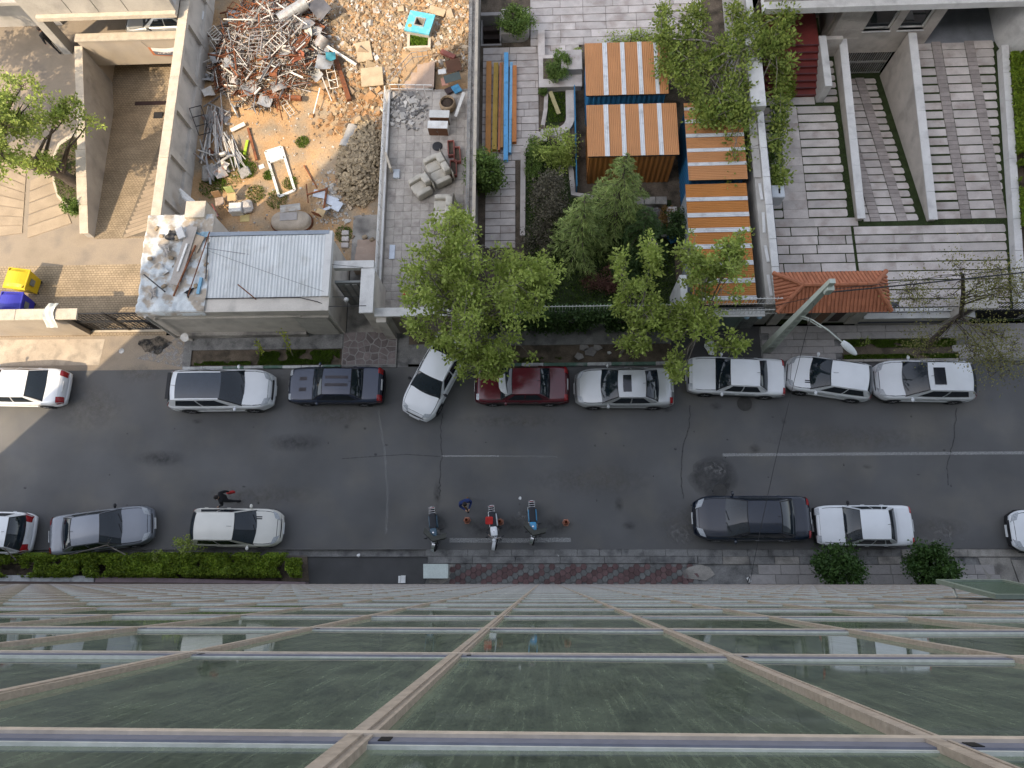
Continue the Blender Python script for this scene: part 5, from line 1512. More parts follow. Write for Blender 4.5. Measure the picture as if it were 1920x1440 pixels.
# street fence right of the gatehouse
sf = thing('ornate_fence', 'low street wall topped with white scrolled ironwork right of the gatehouse', 'fence')
MB().box(14.5, 19.4, 11.4, 11.75, 0, .95).build('wall_face', WL, sf); MB().box(14.5, 19.4, 11.34, 11.81, .95, 1.03).build('coping', PLASTW, sf)
MB().box(14.5, 19.4, 11.36, 11.4, .3, .45).build('groove_band', mat('dark_strip', (.06, .065, .08)), sf)
for z_ in (1.1, 1.75): MB().tube([(14.5, 11.6, z_), (19.2, 11.6, z_)], .02, 6).build('rail', IRON, sf)
for k in range(22):
    x_ = 14.65 + k * .21
    MB().tube([(x_ + .07 * math.sin(t_), 11.6 + .03 * math.cos(t_), 1.1 + .107 * t_) for t_ in np.linspace(0, 6.1, 12)], .022, 5).build('scroll', WPAINT, sf)
gp = thing('gate_pillar', 'stone gate pillar with brown panel and pale slab top behind the bare street tree', 'pillar')
MB().box(18.3, 18.85, 11.3, 12.0, 0, 2.3).build('shaft', WL, gp); MB().box(18.45, 18.7, 11.28, 11.299, .4, 2.1).build('panel', mat('panel_dark', (.06, .04, .035)), gp)
MB().box(18.2, 19.6, 11.25, 12.5, 2.3, 2.42).build('top_slab', WL, gp)
ig = thing('iron_gate', 'dark iron driveway gate at the right edge behind the street tree', 'gate')
for z_ in (.15, 1.2, 2.1): MB().tube([(19.4, 11.6, z_), (23.4, 11.6, z_)], .03, 6).build('rail', IRON, ig)
for k in range(27): MB().tube([(19.45 + k * .15, 11.6, .1), (19.45 + k * .15, 11.6, 2.2)], .016, 5).build('bar', IRON, ig)
MB().box(19.4, 23.4, 11.62, 11.635, .15, 1.2).build('kick_plate', IRON, ig)
bt = thing('black_tarp', 'low heap under black plastic sheeting behind the ornate fence', 'plastic sheet', (15.6, 12.15, .02))
q = MB(); q.grid(lambda u, v: ((u - .5) * 2.1, (v - .5) * .75, .55 * math.sin(PI * u) ** .6 * math.sin(PI * v) ** .6 + .05 * math.sin(17 * u + 9 * v)), 22, 10); q.build('sheet', mat('black_plastic', (.018, .018, .02), .35, .2, 3, .1, spec=.5), bt, smooth=True)
MB().sheet([(14.95, 11.75), (18.2, 11.75), (18.2, 12.0), (14.95, 12.0)], .03)

# ================================================================== utility pole, street lamp, wires
POLEM = mat('pole_paint', (.44, .47, .41), .7, .12, 2, .12, 30, spec=.3)
up_ = thing('utility_pole', 'pale green tapered concrete utility pole leaning over the sidewalk beside parked cars', 'pole', (*G(1437, 655).xy, 0))
up_['label'] = 'pale green tapered utility pole carrying the street lamp and wires'
HP = 8.1
q = MB()
def sec(z_): return .21 - .105 * z_ / HP
q.add([(sx * sec(z_), sy * sec(z_) * .8, z_) for z_ in (0, HP) for sx, sy in ((-1, -1), (1, -1), (1, 1), (-1, 1))], [(0, 1, 5, 4), (1, 2, 6, 5), (2, 3, 7, 6), (3, 0, 4, 7), (4, 5, 6, 7)])
q.build('shaft', POLEM, up_)
for k in range(9):
    z_ = .5 + k * .55
    MB().box(-sec(z_) * .5, sec(z_) * .5, -sec(z_) * .8 - .006, -sec(z_) * .8 + .01, z_, z_ + .32).build('recess_shade_plate', mat('pole_paint_shaded', (.33, .35, .31), .8), up_)  # proud plates; the shade of a recess is put into their darker colour
MB().obox((.06, -.12, HP - .55), (.26, .2, .42), ch=.02).build('junction_box', POLEM, up_)
MB().box(-.02, .14, -.22, -.10, HP - .8, HP - .74).build('bracket', POLEM, up_)
arm = [(0, -.1, 4.75), (.35, -.35, 4.95), (.9, -.8, 5.0), (1.45, -1.3, 4.9)]
MB().tube(arm, [.035, .03, .03, .028], 8).build('lamp_arm', POLEM, up_)
MB().tube([(0, -.1, 4.5), (.3, -.3, 4.75), (.7, -.65, 4.85)], .02, 6).build('arm_strut', POLEM, up_)
d_ = (Vector(arm[3]) - Vector(arm[2])).normalized(); s_ = Vector((-d_.y, d_.x, 0)).normalized(); u_ = d_.cross(s_)
q = MB(); hd = Vector(arm[3])
q.v = []
nl = 10
for i in range(nl + 1):
    t_ = i / nl; w_ = .15 * math.sin(PI * min(1, .15 + .85 * t_) * .98) ** .6 + .015
    for j in range(8):
        a = 2 * PI * j / 8; q.v.append(tuple(hd + d_ * (t_ * .75 - .05) + s_ * math.cos(a) * w_ + Vector((0, 0, 1)) * math.sin(a) * w_ * .45))
q.f = [(i * 8 + j, i * 8 + (j + 1) % 8, (i + 1) * 8 + (j + 1) % 8, (i + 1) * 8 + j) for i in range(nl) for j in range(8)] + [tuple(range(7, -1, -1)), tuple(range(nl * 8, nl * 8 + 8))]; q.mi = [0] * len(q.f)
q.build('lamp_head', mat('lamp_grey', (.5, .52, .5), .5, .08, 3), up_, smooth=True)
B0 = Vector(up_.location)
def wire(lb, pts, r_=.012, name='overhead_wire', sag=.0):
    P = []
    pts = [Vector(p_) for p_ in pts]
    for a, c in zip(pts[:-1], pts[1:]):
        for k in range(12):
            t_ = k / 12; p_ = a.lerp(c, t_); p_.z -= sag * 4 * t_ * (1 - t_); P.append(p_)
    P.append(pts[-1])
    o = MB().tube(P, r_, 5).build(name, IRON); return tag(o, lb, 'wire')
top = B0 + Vector((.05, -.2, HP - .6))
wire('thick black cable running right from the utility pole', [top, Vector((26, 11.9, 6.9))], .028, sag=.2)
wire('thinner black wire running right from the utility pole above the thick cable', [top + Vector((0, .05, .15)), Vector((26, 12.2, 7.0))], .012, sag=.25)
wire('black cable running left from the utility pole over the tile roof', [top, Vector((10.2, 11.3, 3.2)), Vector((9.3, 11.2, 2.9))], .014, sag=.1)
wire('thin wire crossing the road from the utility pole to the glass tower', [B0 + Vector((0, -.1, 6.2)), Vector((G(1405, 1090, 3).x, -.18, 3.0))], .011, sag=.35)
wire('thin cable sagging over the white corrugated shed roof', [Vector((-14.8, 14.1, 3.75)), Vector((-7.8, 13.2, 3.4))], .010, sag=.15)
wire('second thin cable sagging diagonally over the white corrugated roof', [Vector((-14.7, 14.0, 3.7)), Vector((-9.4, 12.0, 3.65))], .007, sag=.1)
sc_ = thing('sandal_bundle', 'small white bundle with black strap at the foot of the wire on the pavement', 'bundle', (*G(1404, 1087, .05).xy, .03))
MB().obox((0, 0, .05), (.14, .22, .1), (0, 0, .4), ch=.03).build('bundle_body', PAPER, sc_); MB().tube([(-.06, -.1, .04), (-.04, .02, .16), (.03, .12, .05)], .02, 6).build('strap', IRON, sc_)

# ================================================================== things in the demolition yard
rng = random.Random(99)
WBAR = mat('scrap_white', (.60, .56, .50), .6, .15, 4, .12, 30, rnd=.25)
heap = thing('scrap_heap', 'big heap of rusty and white steel bars, pipes and sheets', 'scrap heap')
def hz(x_, y_):
    return yz(x_, y_) + max(0, 1 - ((x_ + 14.3) / 3.3) ** 2 - ((y_ - 27.0) / 3.4) ** 2) * .75
def in_heap():
    while True:
        x_, y_ = rng.uniform(-17.3, -10.9), rng.uniform(23.4, 31)
        if ((x_ + 14.3) / 3.2) ** 2 + ((y_ - 27.2) / 3.7) ** 2 < 1: return x_, y_
MIX = [RUST] * 6 + [WBAR] * 4 + [STEEL] * 4 + [ZINC]
for k in range(225):
    x_, y_ = in_heap()
    L_ = min(2.4, rng.lognormvariate(0, .4))
    a = rng.gauss(0, .55) + rng.choice((R(155), R(160), R(120), R(35), R(200)))
    tl_ = rng.gauss(0, .12)
    d = Vector((math.cos(a) * math.cos(tl_), math.sin(a) * math.cos(tl_), math.sin(tl_)))
    c = Vector((x_, y_, hz(x_, y_) + .05 + rng.uniform(0, .4)))
    w = rng.choice((.03, .035, .045, .06, .08))
    m_ = rng.choice(MIX)
    q = MB()
    kd = rng.random()
    p0, p1 = c - d * L_ / 2, c + d * L_ / 2
    if kd < .35: q.tube([p0, p1], w * .6, 7)
    elif kd < .7: q.bar(p0, p1, w, w)
    else:
        q.bar(p0, p1, w * 1.6, .012); q.bar(p0 + Vector((0, 0, w * .6)), p1 + Vector((0, 0, w * .6)), .012, w * 1.2)
    q.build(rng.choice(('pipe', 'bar', 'profile')) if kd > .35 else 'pipe', m_, heap)
for k in range(16):
    x_, y_ = in_heap()
    q = MB(); w, h = rng.uniform(.5, 1.1), rng.uniform(.4, .9); ph = rng.uniform(0, 6)
    q.grid(lambda u, v: ((u - .5) * w, (v - .5) * h, .07 * math.sin(4 * u + ph) + .05 * math.sin(5 * v + ph)), 7, 6)
    o = q.build('metal_sheet', rng.choice([ZINC, ZINC, RUST, STEEL, WBAR]), heap, (x_, y_, hz(x_, y_) + .25), smooth=True); o.rotation_euler = (rng.uniform(-.4, .4), rng.uniform(-.4, .4), rng.uniform(0, 6))
for k in range(9):       # grilles and ladder-like frames
    x_, y_ = in_heap()
    q = MB(); w, h = rng.uniform(.9, 1.6), rng.uniform(.4, .7)
    for s_ in (-1, 1): q.bar((-w / 2, s_ * h / 2, 0), (w / 2, s_ * h / 2, 0), .04)
    for i in range(7): q.bar((-w / 2 + w * i / 6, -h / 2, 0), (-w / 2 + w * i / 6, h / 2, 0), .025)
    o = q.build('grille', rng.choice([WBAR, RUST, WBAR, STEEL]), heap, (x_, y_, hz(x_, y_) + .4)); o.rotation_euler = (rng.uniform(-.2, .2), rng.uniform(-.2, .2), rng.uniform(0, 6))
q = MB()
for k in range(2600):
    x_, y_ = in_heap(); a = rng.uniform(0, 6.3); L_ = rng.uniform(.15, .8)
    c = Vector((x_, y_, hz(x_, y_) + rng.uniform(0, .3))); d = Vector((math.cos(a), math.sin(a), rng.gauss(0, .3))) * L_ / 2
    q.bar(c - d, c + d, rng.uniform(.012, .03), None, rng.randint(0, 3))
q.build('scrap_litter', [RUST, WBAR, STEEL, mat('scrap_black', (.03, .028, .027), .7)], heap, kind='stuff')
def placed(px, py, z): c = G(px, py, z); return (c.x, c.y)
def ducto(lb, a, c, r_, m_, open_=True, name='metal_duct'):
    """hollow sheet-metal duct"""
    a, c = Vector(a), Vector(c); q = MB()
    q.tube([a, a.lerp(c, .33), a.lerp(c, .66), c], [r_, r_ * .96, r_ * 1.02, r_], 14, cap=False); q.tube([a, c], [r_ * .93, r_ * .93], 14, cap=False)
    for t_ in (.02, .5, .98):
        m1 = a.lerp(c, t_); d = (c - a).normalized() * .02; q.tube([m1 - d, m1 + d], r_ * 1.05, 14)if False else q.tube([m1 - d, m1 + d], r_ * 1.04, 14, cap=False)
    return tag(q.build(name, m_, smooth=True), lb, 'duct')
def pz(px, py, z): c = G(px, py, z); return (c.x, c.y, z)
ducto('large crumpled zinc duct standing out at the top of the scrap heap', pz(575, 5, 1.2), pz(525, 38, 1.0), .34, ZINC)
ducto('bright zinc pipe in the middle of the scrap heap', pz(505, 100, 1.2), pz(492, 122, 1.0), .16, ZINC)
ducto('shorter zinc pipe above the bright one in the scrap heap', pz(500, 75, 1.2), pz(488, 95, 1.1), .12, ZINC)
ducto('long pale flattened duct on the left side of the scrap heap', pz(455, 80, .9), pz(440, 160, .7), .22, mat('duct_pale', (.5, .47, .44), .55, .2, 3, .15, metal=.3))
ducto('rusted open drum at the lower right of the dark sheets', pz(608, 70, 1.0), pz(598, 88, .8), .33, STEEL)
for px, py, s_, m_, lb in ((600, 15, 1.0, mat('sheet_dark', (.09, .09, .10), .5, .2, 3), 'dark crumpled metal sheet at the top edge of the heap'), (570, 45, .9, STEEL, 'bent brown grey sheet beside the dark one'), (555, 105, .8, mat('sheet_rust', (.26, .09, .05), .8, .2, 3), 'rust brown square sheet with red edge on the heap'), (608, 118, .9, ZINC, 'pale grey folded sheet beside the white ladder'),
                          (620, 105, .55, mat('sheet_teal', (.04, .20, .25), .6, .2, 3), 'teal blue sheet scrap behind the white ladder')):
    q = MB(); ph = rng.uniform(0, 6)
    q.grid(lambda u, v: ((u - .5) * s_, (v - .5) * s_ * .9, .12 * math.sin(5 * u + ph) * math.cos(3 * v + ph) + .1 * abs(u - .5)), 9, 8)
    q.grid(lambda u, v: ((u - .5) * s_, (v - .5) * s_ * .9, -.015 + .12 * math.sin(5 * u + ph) * math.cos(3 * v + ph) + .1 * abs(u - .5)), 9, 8, flip=True)
    o = q.build('scrap_sheet', m_, None, (*placed(px, py, 1.1), 1.1), smooth=True); o.rotation_euler = (.2, .25, rng.uniform(0, 6)); tag(o, lb, 'sheet')
def ladder(lb, a, c, w, n, m_, name='scrap_ladder', r_=.03):
    a, c = Vector(a), Vector(c); d = (c - a).normalized(); s_ = Vector((-d.y, d.x, 0)).normalized() * w / 2; q = MB()
    for k in (-1, 1): q.bar(a + s_ * k, c + s_ * k, r_)
    for k in range(n): q.bar(a.lerp(c, k / (n - 1)) - s_, a.lerp(c, k / (n - 1)) + s_, r_)
    return tag(q.build(name, m_), lb, 'frame')
ladder('white ladder-like steel frame lying on the right of the scrap heap', pz(617, 120, .8), pz(627, 165, .6), .42, 4, WBAR)
ladder('rusty ladder frame leaning at the left wall of the yard', pz(415, 90, .8), pz(418, 135, .7), .55, 6, RUST)
ladder('small white frame at the lower edge of the heap', pz(530, 190, .4), pz(548, 215, .25), .3, 5, WBAR)
ladder('black window grille leaning against the boundary wall', (-17.5, 23.2, 1.1), (-17.2, 22.1, .4), .6, 4, IRON)
rb('rusty_girder', 'long rusty girder along the right edge of the scrap heap', 'girder', pz(628, 105, .5), pz(655, 188, .35), .24, .2, RUST)
rb('rusty_girder', 'bundle of rusty boxes sections along the lower edge of the heap', 'girder', pz(445, 172, .5), pz(565, 185, .5), .2, .2, RUST)
rb('white_bar', 'long white bar crossing the right side of the scrap heap', 'bar', pz(590, 110, 1.0), pz(622, 190, .5), .06, .06, WBAR)
rb('white_bar', 'white pipe leaning out to the lower right of the rubble', 'bar', pz(610, 85, .8), pz(668, 122, .5), .12, .12, WBAR)
rb('white_bar', 'short white pipe standing off the lower edge of the heap', 'bar', pz(600, 165, .6), pz(588, 213, .3), .05, .05, WBAR)
rb('green_bar', 'bright lime green plank in the yard left of the rusty rod', 'plank', pz(464, 263, .12), pz(458, 290, .1), .14, .04, mat('lime', (.35, .50, .04), .6))
rb('rusty_girder', 'rusty rod lying on the sand beside the lime green plank', 'rod', pz(465, 240, .12), pz(481, 300, .1), .12, .08, RUST)
rb('rusty_bar', 'rusty angle bar on the sand in the shade', 'bar', pz(570, 310, .1), pz(595, 353, .1), .06, .06, RUST)
rb('rusty_bar', 'crossed rusty bar over the white broken panels', 'bar', pz(574, 345, .25), pz(578, 380, .2), .05, .05, RUST)
rb('rusty_bar', 'rusty bar lying across toward the white broken panels', 'bar', pz(575, 365, .3), pz(613, 354, .35), .07, .06, RUST)
rb('rusty_bar', 'upright rusty bar standing by the tan chair seat', 'bar', pz(613, 352, .45), pz(607, 395, .3), .09, .08, RUST)
rb('cream_board', 'cream plank lying on rubble at the left of the sand patch', 'board', pz(433, 245, .2), pz(459, 232, .2), .22, .06, WBAR)
# bundles of pale rods along the wall
for n_, (x0, y0, x1, y1, cnt, lb) in enumerate(((398, 205, 380, 295, 12, 'bundle of grey profiles along the boundary wall'), (425, 255, 452, 310, 16, 'fan of thin pale rods on the sand by the wall'), (400, 215, 415, 300, 10, 'second bundle of thin grey rods beside the wall'))):
    t = thing('rod_bundle', lb, 'rods', (0, 0, 0))
    for k in range(cnt):
        a = Vector(pz(x0 + rng.uniform(-10, 10), y0 + rng.uniform(-10, 10), .2 + rng.uniform(0, .25))); c = Vector(pz(x1 + rng.uniform(-14, 14), y1 + rng.uniform(-12, 12), .1 + rng.uniform(0, .12)))
        MB().bar(a, c, rng.uniform(.02, .07), rng.uniform(.02, .05)).build('rod', rng.choice([ZINC, WBAR, STEEL]), t)
jk = thing('scrap_strip', 'strip of mixed metal junk along the boundary wall beside the sand', 'scrap heap')
for k in range(46):
    x_, y_ = rng.uniform(-17.5, -15.7), rng.uniform(19.6, 26.5)
    q = MB(); kd = rng.random(); s_ = rng.uniform(.25, .7)
    if kd < .35: q.grid(lambda u, v: ((u - .5) * s_, (v - .5) * s_, .1 * math.sin(5 * u + k) * math.cos(4 * v)), 6, 6)
    elif kd < .6: q.tube([(-s_, 0, 0), (s_, 0, .1)], rng.uniform(.03, .1), 9)
    else: q.bar((-s_ * 1.2, 0, 0), (s_ * 1.2, 0, .05), rng.uniform(.03, .12), .03)
    o = q.build(('metal_sheet' if kd < .35 else 'pipe' if kd < .6 else 'bar'), rng.choice([ZINC, WBAR, STEEL, RUST, STEEL]), jk, (x_, y_, yz(x_, y_) + rng.uniform(.08, .3)), smooth=kd < .6); o.rotation_euler = (rng.gauss(0, .3), rng.gauss(0, .3), rng.uniform(0, 6))
# rubble heaped on the terrace by the stairs
# scattered brush and tufts on the left
for k, (px, py, rr) in enumerate(((425, 330, .9), (400, 350, .7), (450, 300, .5), (465, 320, .5))):
    c = G(px, py)
    grass_patch('weeds', lambda x_, y_: (x_ - c.x) ** 2 + (y_ - c.y) ** 2 < rr * rr, 900, .16, GRASS, ['green weeds by the wall', 'weeds under the dry rods', 'weeds beside the lime plank', 'weeds on the sand edge'][k] + ' in the yard', 30 + k, .05, (c.x - rr, c.x + rr, c.y - rr, c.y + rr))
for k, (px, py, rr) in enumerate(((520, 375, .55), (480, 365, .5), (645, 440, .45), (568, 268, .35), (505, 330, .3), (545, 345, .4))):
    c = G(px, py)
    grass_patch('weeds', lambda x_, y_: (x_ - c.x) ** 2 + (y_ - c.y) ** 2 < rr * rr, 500, .14, GRASS, 'weeds ' + ['left of the oval tank', 'below the cream stones', 'beside the entrance steps', 'by the rusty bar', 'near the white door frame', 'at the foot of the white door frame'][k] + ' in the sand', 40 + k, .05, (c.x - rr, c.x + rr, c.y - rr, c.y + rr))
# rubble field
def rubble(name, lb, n, fx, size, mats_, seed, zoff=0.0, flat=.7):
    r = random.Random(seed); q = MB()
    for k in range(n):
        x_, y_ = fx(r)
        s_ = size * r.lognormvariate(0, .45)
        a = Euler((r.uniform(-.7, .7), r.uniform(-.7, .7), r.uniform(0, 6.3))).to_matrix()
        hx, hy, hz_ = s_ * r.uniform(.6, 1.2), s_ * r.uniform(.5, 1.0), s_ * r.uniform(.35, .8) * flat
        c = Vector((x_, y_, yz(x_, y_) + hz_ * .3 + zoff))
        vv = [c + a @ Vector((sx * hx * r.uniform(.7, 1), sy * hy * r.uniform(.7, 1), sz * hz_)) for sz in (-1, 1) for sx, sy in ((-1, -1), (1, -1), (1, 1), (-1, 1))]
        q.add(vv, [(3, 2, 1, 0), (4, 5, 6, 7), (0, 1, 5, 4), (1, 2, 6, 5), (2, 3, 7, 6), (3, 0, 4, 7)], r.randrange(len(mats_)))
    o = q.build(name, mats_, kind='stuff'); o['label'] = lb; o['category'] = 'rubble'
    return o
RB = [mat('rub_tan', (.31, .235, .15), .95, .2, 3, .2, island=.3), mat('rub_tan2', (.37, .295, .21), .95, .2, 3, .2, island=.25), mat('rub_white', (.45, .42, .38), .95, .15, 3, .15, island=.2), mat('rub_orange', (.34, .20, .10), .95, .2, 3, .2, island=.25), mat('rub_brown', (.25, .185, .125), .95, .2, 3, .2, island=.25)]
def fxA(r):
    while True:
        x_, y_ = r.uniform(-12.2, -3.6), r.uniform(22.8, 31.8)
        if x_ > -11.6 + .25 * (28 - y_) and not (-7.2 < x_ < -5.6 and 24.2 < y_ < 26.8) and not (x_ > -5.8 and y_ < 25.5) and not (x_ > -9 and y_ < 23.8 and x_ > -7.8): return x_, y_
rubble('rubble', 'field of broken brick, plaster and stone covering the top of the yard', 7000, fxA, .062, [RB[0], RB[0], RB[1], RB[2], RB[3], RB[4], RB[4]], 1)
def fxC(r):
    return r.gauss(-9.5, .8), r.uniform(22.0, 25.5)
rubble('rubble', 'orange broken brick slope running down to the brick pile', 1100, fxC, .085, [RB[3], RB[3], RB[0], RB[4]], 2)
def fxD(r):
    a = r.uniform(0, 6.3); d = abs(r.gauss(0, .6)); return -10.35 + d * math.cos(a), 18.4 + 1.4 * d * math.sin(a)
rubble('rubble', 'white plaster crumbs scattered left of the brick pile', 700, fxD, .045, [RB[2], RB[2], RB[1]], 3)
def fxE(r): return r.uniform(-17.3, -8.2), r.uniform(15.5, 26)
rubble('rubble', 'loose pebbles scattered over the sandy yard', 1300, fxE, .028, [RB[1], RB[2], RB[4]], 4)
q = MB(); r2 = random.Random(8)
for k in range(520):
    x_, y_ = r2.gauss(-6.9, .45), r2.gauss(23.2, .45)
    if not (-7.55 < x_ < -5 and 21.8 < y_ < 24.2): continue
    s_ = .05 * r2.lognormvariate(0, .5); q.obox((x_, y_, TZ + .03 + r2.uniform(0, .05)), (s_ * 2, s_ * 1.4, s_), (r2.uniform(-.5, .5), r2.uniform(-.5, .5), r2.uniform(0, 6)), r2.randrange(2))
o = q.build('rubble', [RB[2], RUB], kind='stuff'); o['label'] = 'grey plaster rubble on the terrace below the stair railing'; o['category'] = 'rubble'
# brick pile
bp_ = thing('brick_pile', 'heap of salvaged tan bricks beside the terrace railing', 'brick pile')
BT = mat('old_brick', (.33, .26, .17), .95, .2, 3, .2, 30, .2, 40, .2, rnd=.28, c2=(.19, .15, .10), c2s=4)
bme = MB().obox((0, 0, 0), (.25, .125, .085), ch=.012).mesh('brick', BT)
def bz(x_, y_):
    cx_ = -9.05 + (y_ - 20.2) * .03
    return yz(x_, y_) + max(0, 1 - ((x_ - cx_) / 1.25) ** 2 - ((y_ - 20.35) / 2.55) ** 2) * .55
k = 0
while k < 300:
    x_, y_ = rng.uniform(-10.4, -7.98), rng.uniform(17.8, 23.0)
    e = ((x_ + 9.05) / 1.2) ** 2 + ((y_ - 20.35) / 2.5) ** 2
    if e > 1: continue
    link('brick', bme, bp_, (x_, y_, bz(x_, y_) + .03), rot=(rng.gauss(0, .22), rng.gauss(0, .22), rng.uniform(0, 6.3))); k += 1
q = MB()
for k in range(520):
    a, d = rng.uniform(0, 6.3), math.sqrt(rng.random())
    x_, y_ = -9.05 + 1.18 * d * math.cos(a), 20.35 + 2.5 * d * math.sin(a)
    if x_ > -7.98: continue
    q.obox((x_, y_, bz(x_, y_) - .02 + rng.uniform(-.03, .02)), (.25, .125, .085), (rng.gauss(0, .25), rng.gauss(0, .25), rng.uniform(0, 6.3)))
q.build('lower_bricks', mat('old_brick_joined', (.30, .235, .15), .95, .2, 3, .2, 30, .2, 40, .2, island=.28), bp_, kind='stuff')
# large drain pipe
cp = thing('concrete_pipe', 'grey concrete drain pipe lying against the brick pile', 'pipe')
a, c = Vector(pz(663, 238, .38)), Vector(pz(648, 279, .32)); q = MB(); q.tube([a, a.lerp(c, .72), a.lerp(c, .73), c], [.3, .3, .36, .36], 18, cap=False); q.tube([a, c], [.25, .27], 18, cap=False)
q.build('pipe_shell', mat('pipe_concrete', (.38, .36, .33), .85, .2, 2, .15), cp, smooth=True)
# white door frame lying on the sand
df_ = thing('door_frame', 'white wooden door frame with upper panel lying on the sand', 'door frame', (*G(526, 322, .08).xy, .1), 0)
A0, A1, A2, A3 = [Vector((*G(*p_, .1).xy, 0)) - Vector((df_.location.x, df_.location.y, 0)) for p_ in ((498, 285), (528, 276), (553, 357), (524, 369))]
for a, c in ((A0, A1), (A1, A2), (A2, A3), (A3, A0), (A0.lerp(A3, .24), A1.lerp(A2, .24))): MB().bar(a, c, .13, .1).build('frame_bar', WPAINT, df_)
MB().prism([(p_.x, p_.y) for p_ in (A0, A1, A1.lerp(A2, .24), A0.lerp(A3, .24))], -.02, .03).build('upper_panel', WPAINT, df_)
# oval tank with sheets on top
tk = thing('oval_tank', 'sunken oval water tank with rusty rim behind the shed', 'tank', (*G(546, 415, .2).xy, 0))
ov_ = [(1.0 * math.copysign(abs(math.cos(t_)) ** .8, math.cos(t_)), .55 * math.copysign(abs(math.sin(t_)) ** .8, math.sin(t_))) for t_ in np.linspace(0, 2 * PI, 33)[:-1]]
q = MB()
rings = [(1.06, .0), (1.06, .12), (1.0, .14), (.98, .3), (.9, .4), (.6, .46), (0.01, .48)]
for s_, z_ in rings: q.v += [(p_[0] * s_, p_[1] * s_, z_) for p_ in ov_]
q.f = [(i * 32 + j, i * 32 + (j + 1) % 32, (i + 1) * 32 + (j + 1) % 32, (i + 1) * 32 + j) for i in range(6) for j in range(32)]; q.mi = [1 if i < 2 else 0 for i in range(6) for j in range(32)]
q.build('shell', [mat('tank_concrete', (.40, .34, .27), .85, .2, 2, .15), RUST], tk, smooth=True)
MB().obox((-.05, .12, .5), (.85, .42, .03), (.05, 0, .05)).build('hatch_lid', STONEG, tk)
for k in range(3): 
    o = MB().obox((0, 0, 0), (1.0, .12, .02), (.5, 0, .12)).build('slat_sheet', ZINC, tk, (0.05, .42 + .1 * k, .58 + .04 * k))
# chairs, boxes and stones
def chair(lb, px, py, rz_, cs, cb, fallen=False):
    t = thing('old_chair', lb, 'chair', (*G(px, py, .3).xy, yz(*G(px, py, .3).xy)), rz_)
    MB().obox((0, 0, .44), (.44, .44, .06), ch=.02).build('seat', cs, t)
    MB().obox((0, .24, .74), (.42, .05, .46), (-.15, 0, 0), ch=.02).build('backrest', cb, t)
    for sx in (-1, 1):
        for sy in (-1, 1): MB().bar((sx * .18, sy * .18, 0), (sx * .18, sy * .18, .42), .03).build('leg', STEEL, t)
    if fallen: t.rotation_euler = (R(70), .1, rz_)
    return t
GRN = mat('vinyl_green', (.36, .42, .16), .6, .2, 3); BRN2 = mat('vinyl_brown', (.24, .15, .08), .6, .2, 3); PINK = mat('vinyl_red', (.34, .10, .09), .6, .2, 3); TAN = mat('ply_seat', (.50, .36, .19), .6, .15, 3)
chair('old chair with brown back and stained seat among the weeds', 414, 380, R(12), mat('stained', (.34, .27, .22), .8, .3, 6), BRN2)
chair('old chair with pale green back beside the white box', 437, 372, R(8), TAN, GRN)
chair('tipped plywood chair with tan seat near the oval tank', 602, 402, R(160), TAN, RUST)
chair('faded red chair with torn seat against the shed', 402, 405, R(-60), mat('stained_pink', (.38, .22, .21), .8, .3, 6), PINK)
def boxy(name, lb, cat, px, py, size, rz_, m_, z=0.0, ch=.02, tilt=(0, 0)):
    c = G(px, py, size[2] + z)
    o = MB().obox((0, 0, size[2] / 2), size, ch=ch).build(name, m_, None, (c.x, c.y, z + yz(c.x, c.y)) if z == 0 else (c.x, c.y, z)); o.rotation_euler = (*tilt, rz_); return tag(o, lb, cat)
boxy('white_box', 'white metal box standing beside the green backed chair', 'box', 440, 388, (.62, .5, .5), .05, WPAINT)
boxy('rubble_sack', 'grey crumpled sack of rubble right of the white box', 'sack', 461, 385, (.6, .7, .35), .3, mat('sack_grey', (.42, .39, .36), .9, .3, 5, .2, bump=.5, bscale=8), ch=.14)
boxy('yellow_board', 'pale yellow board lying below the chairs', 'board', 459, 409, (.48, .4, .05), .05, mat('board_yellow', (.50, .40, .18), .8))
boxy('grey_box', 'open grey box against the left end of the shed', 'box', 375, 402, (.6, .5, .4), .0, ZINC)
boxy('stone_block', 'rough square stone block on the weeds near the sand edge', 'stone', 458, 322, (.58, .6, .16), .5, STONEG, ch=.05)
boxy('stone_block', 'broken concrete lump with dry twigs by the boundary wall', 'stone', 389, 322, (.65, .9, .3), .1, CONC, ch=.08)
for n_, (px, py) in enumerate(((647, 436), (647, 447), (646, 459))):
    boxy('stepping_stone', ['upper', 'middle', 'lower'][n_] + ' of three pale stepping stones beside the shed', 'stone', px, py, (.36, .27, .12), 0, STONE, .05, .03)
for n_, (px, py) in enumerate(((683, 443), (697, 448))):
    boxy('rough_stone', ['left', 'right'][n_] + ' brown stone lying above the entrance steps', 'stone', px, py, (.25, .2, .18), .4, BRICKC, .1, .05)
# leaning bundle of drain pipes
db = thing('downpipe_bundle', 'leaning bundle of white downpipes against the boundary wall', 'pipes')
for k in range(5):
    MB().tube([(-17.55 + .05 * k, 18.3 - .1 * k, 1.5), (-15.9 + .08 * k, 17.0 - .12 * k, .25)], .09, 10).build('pipe', WPAINT, db)
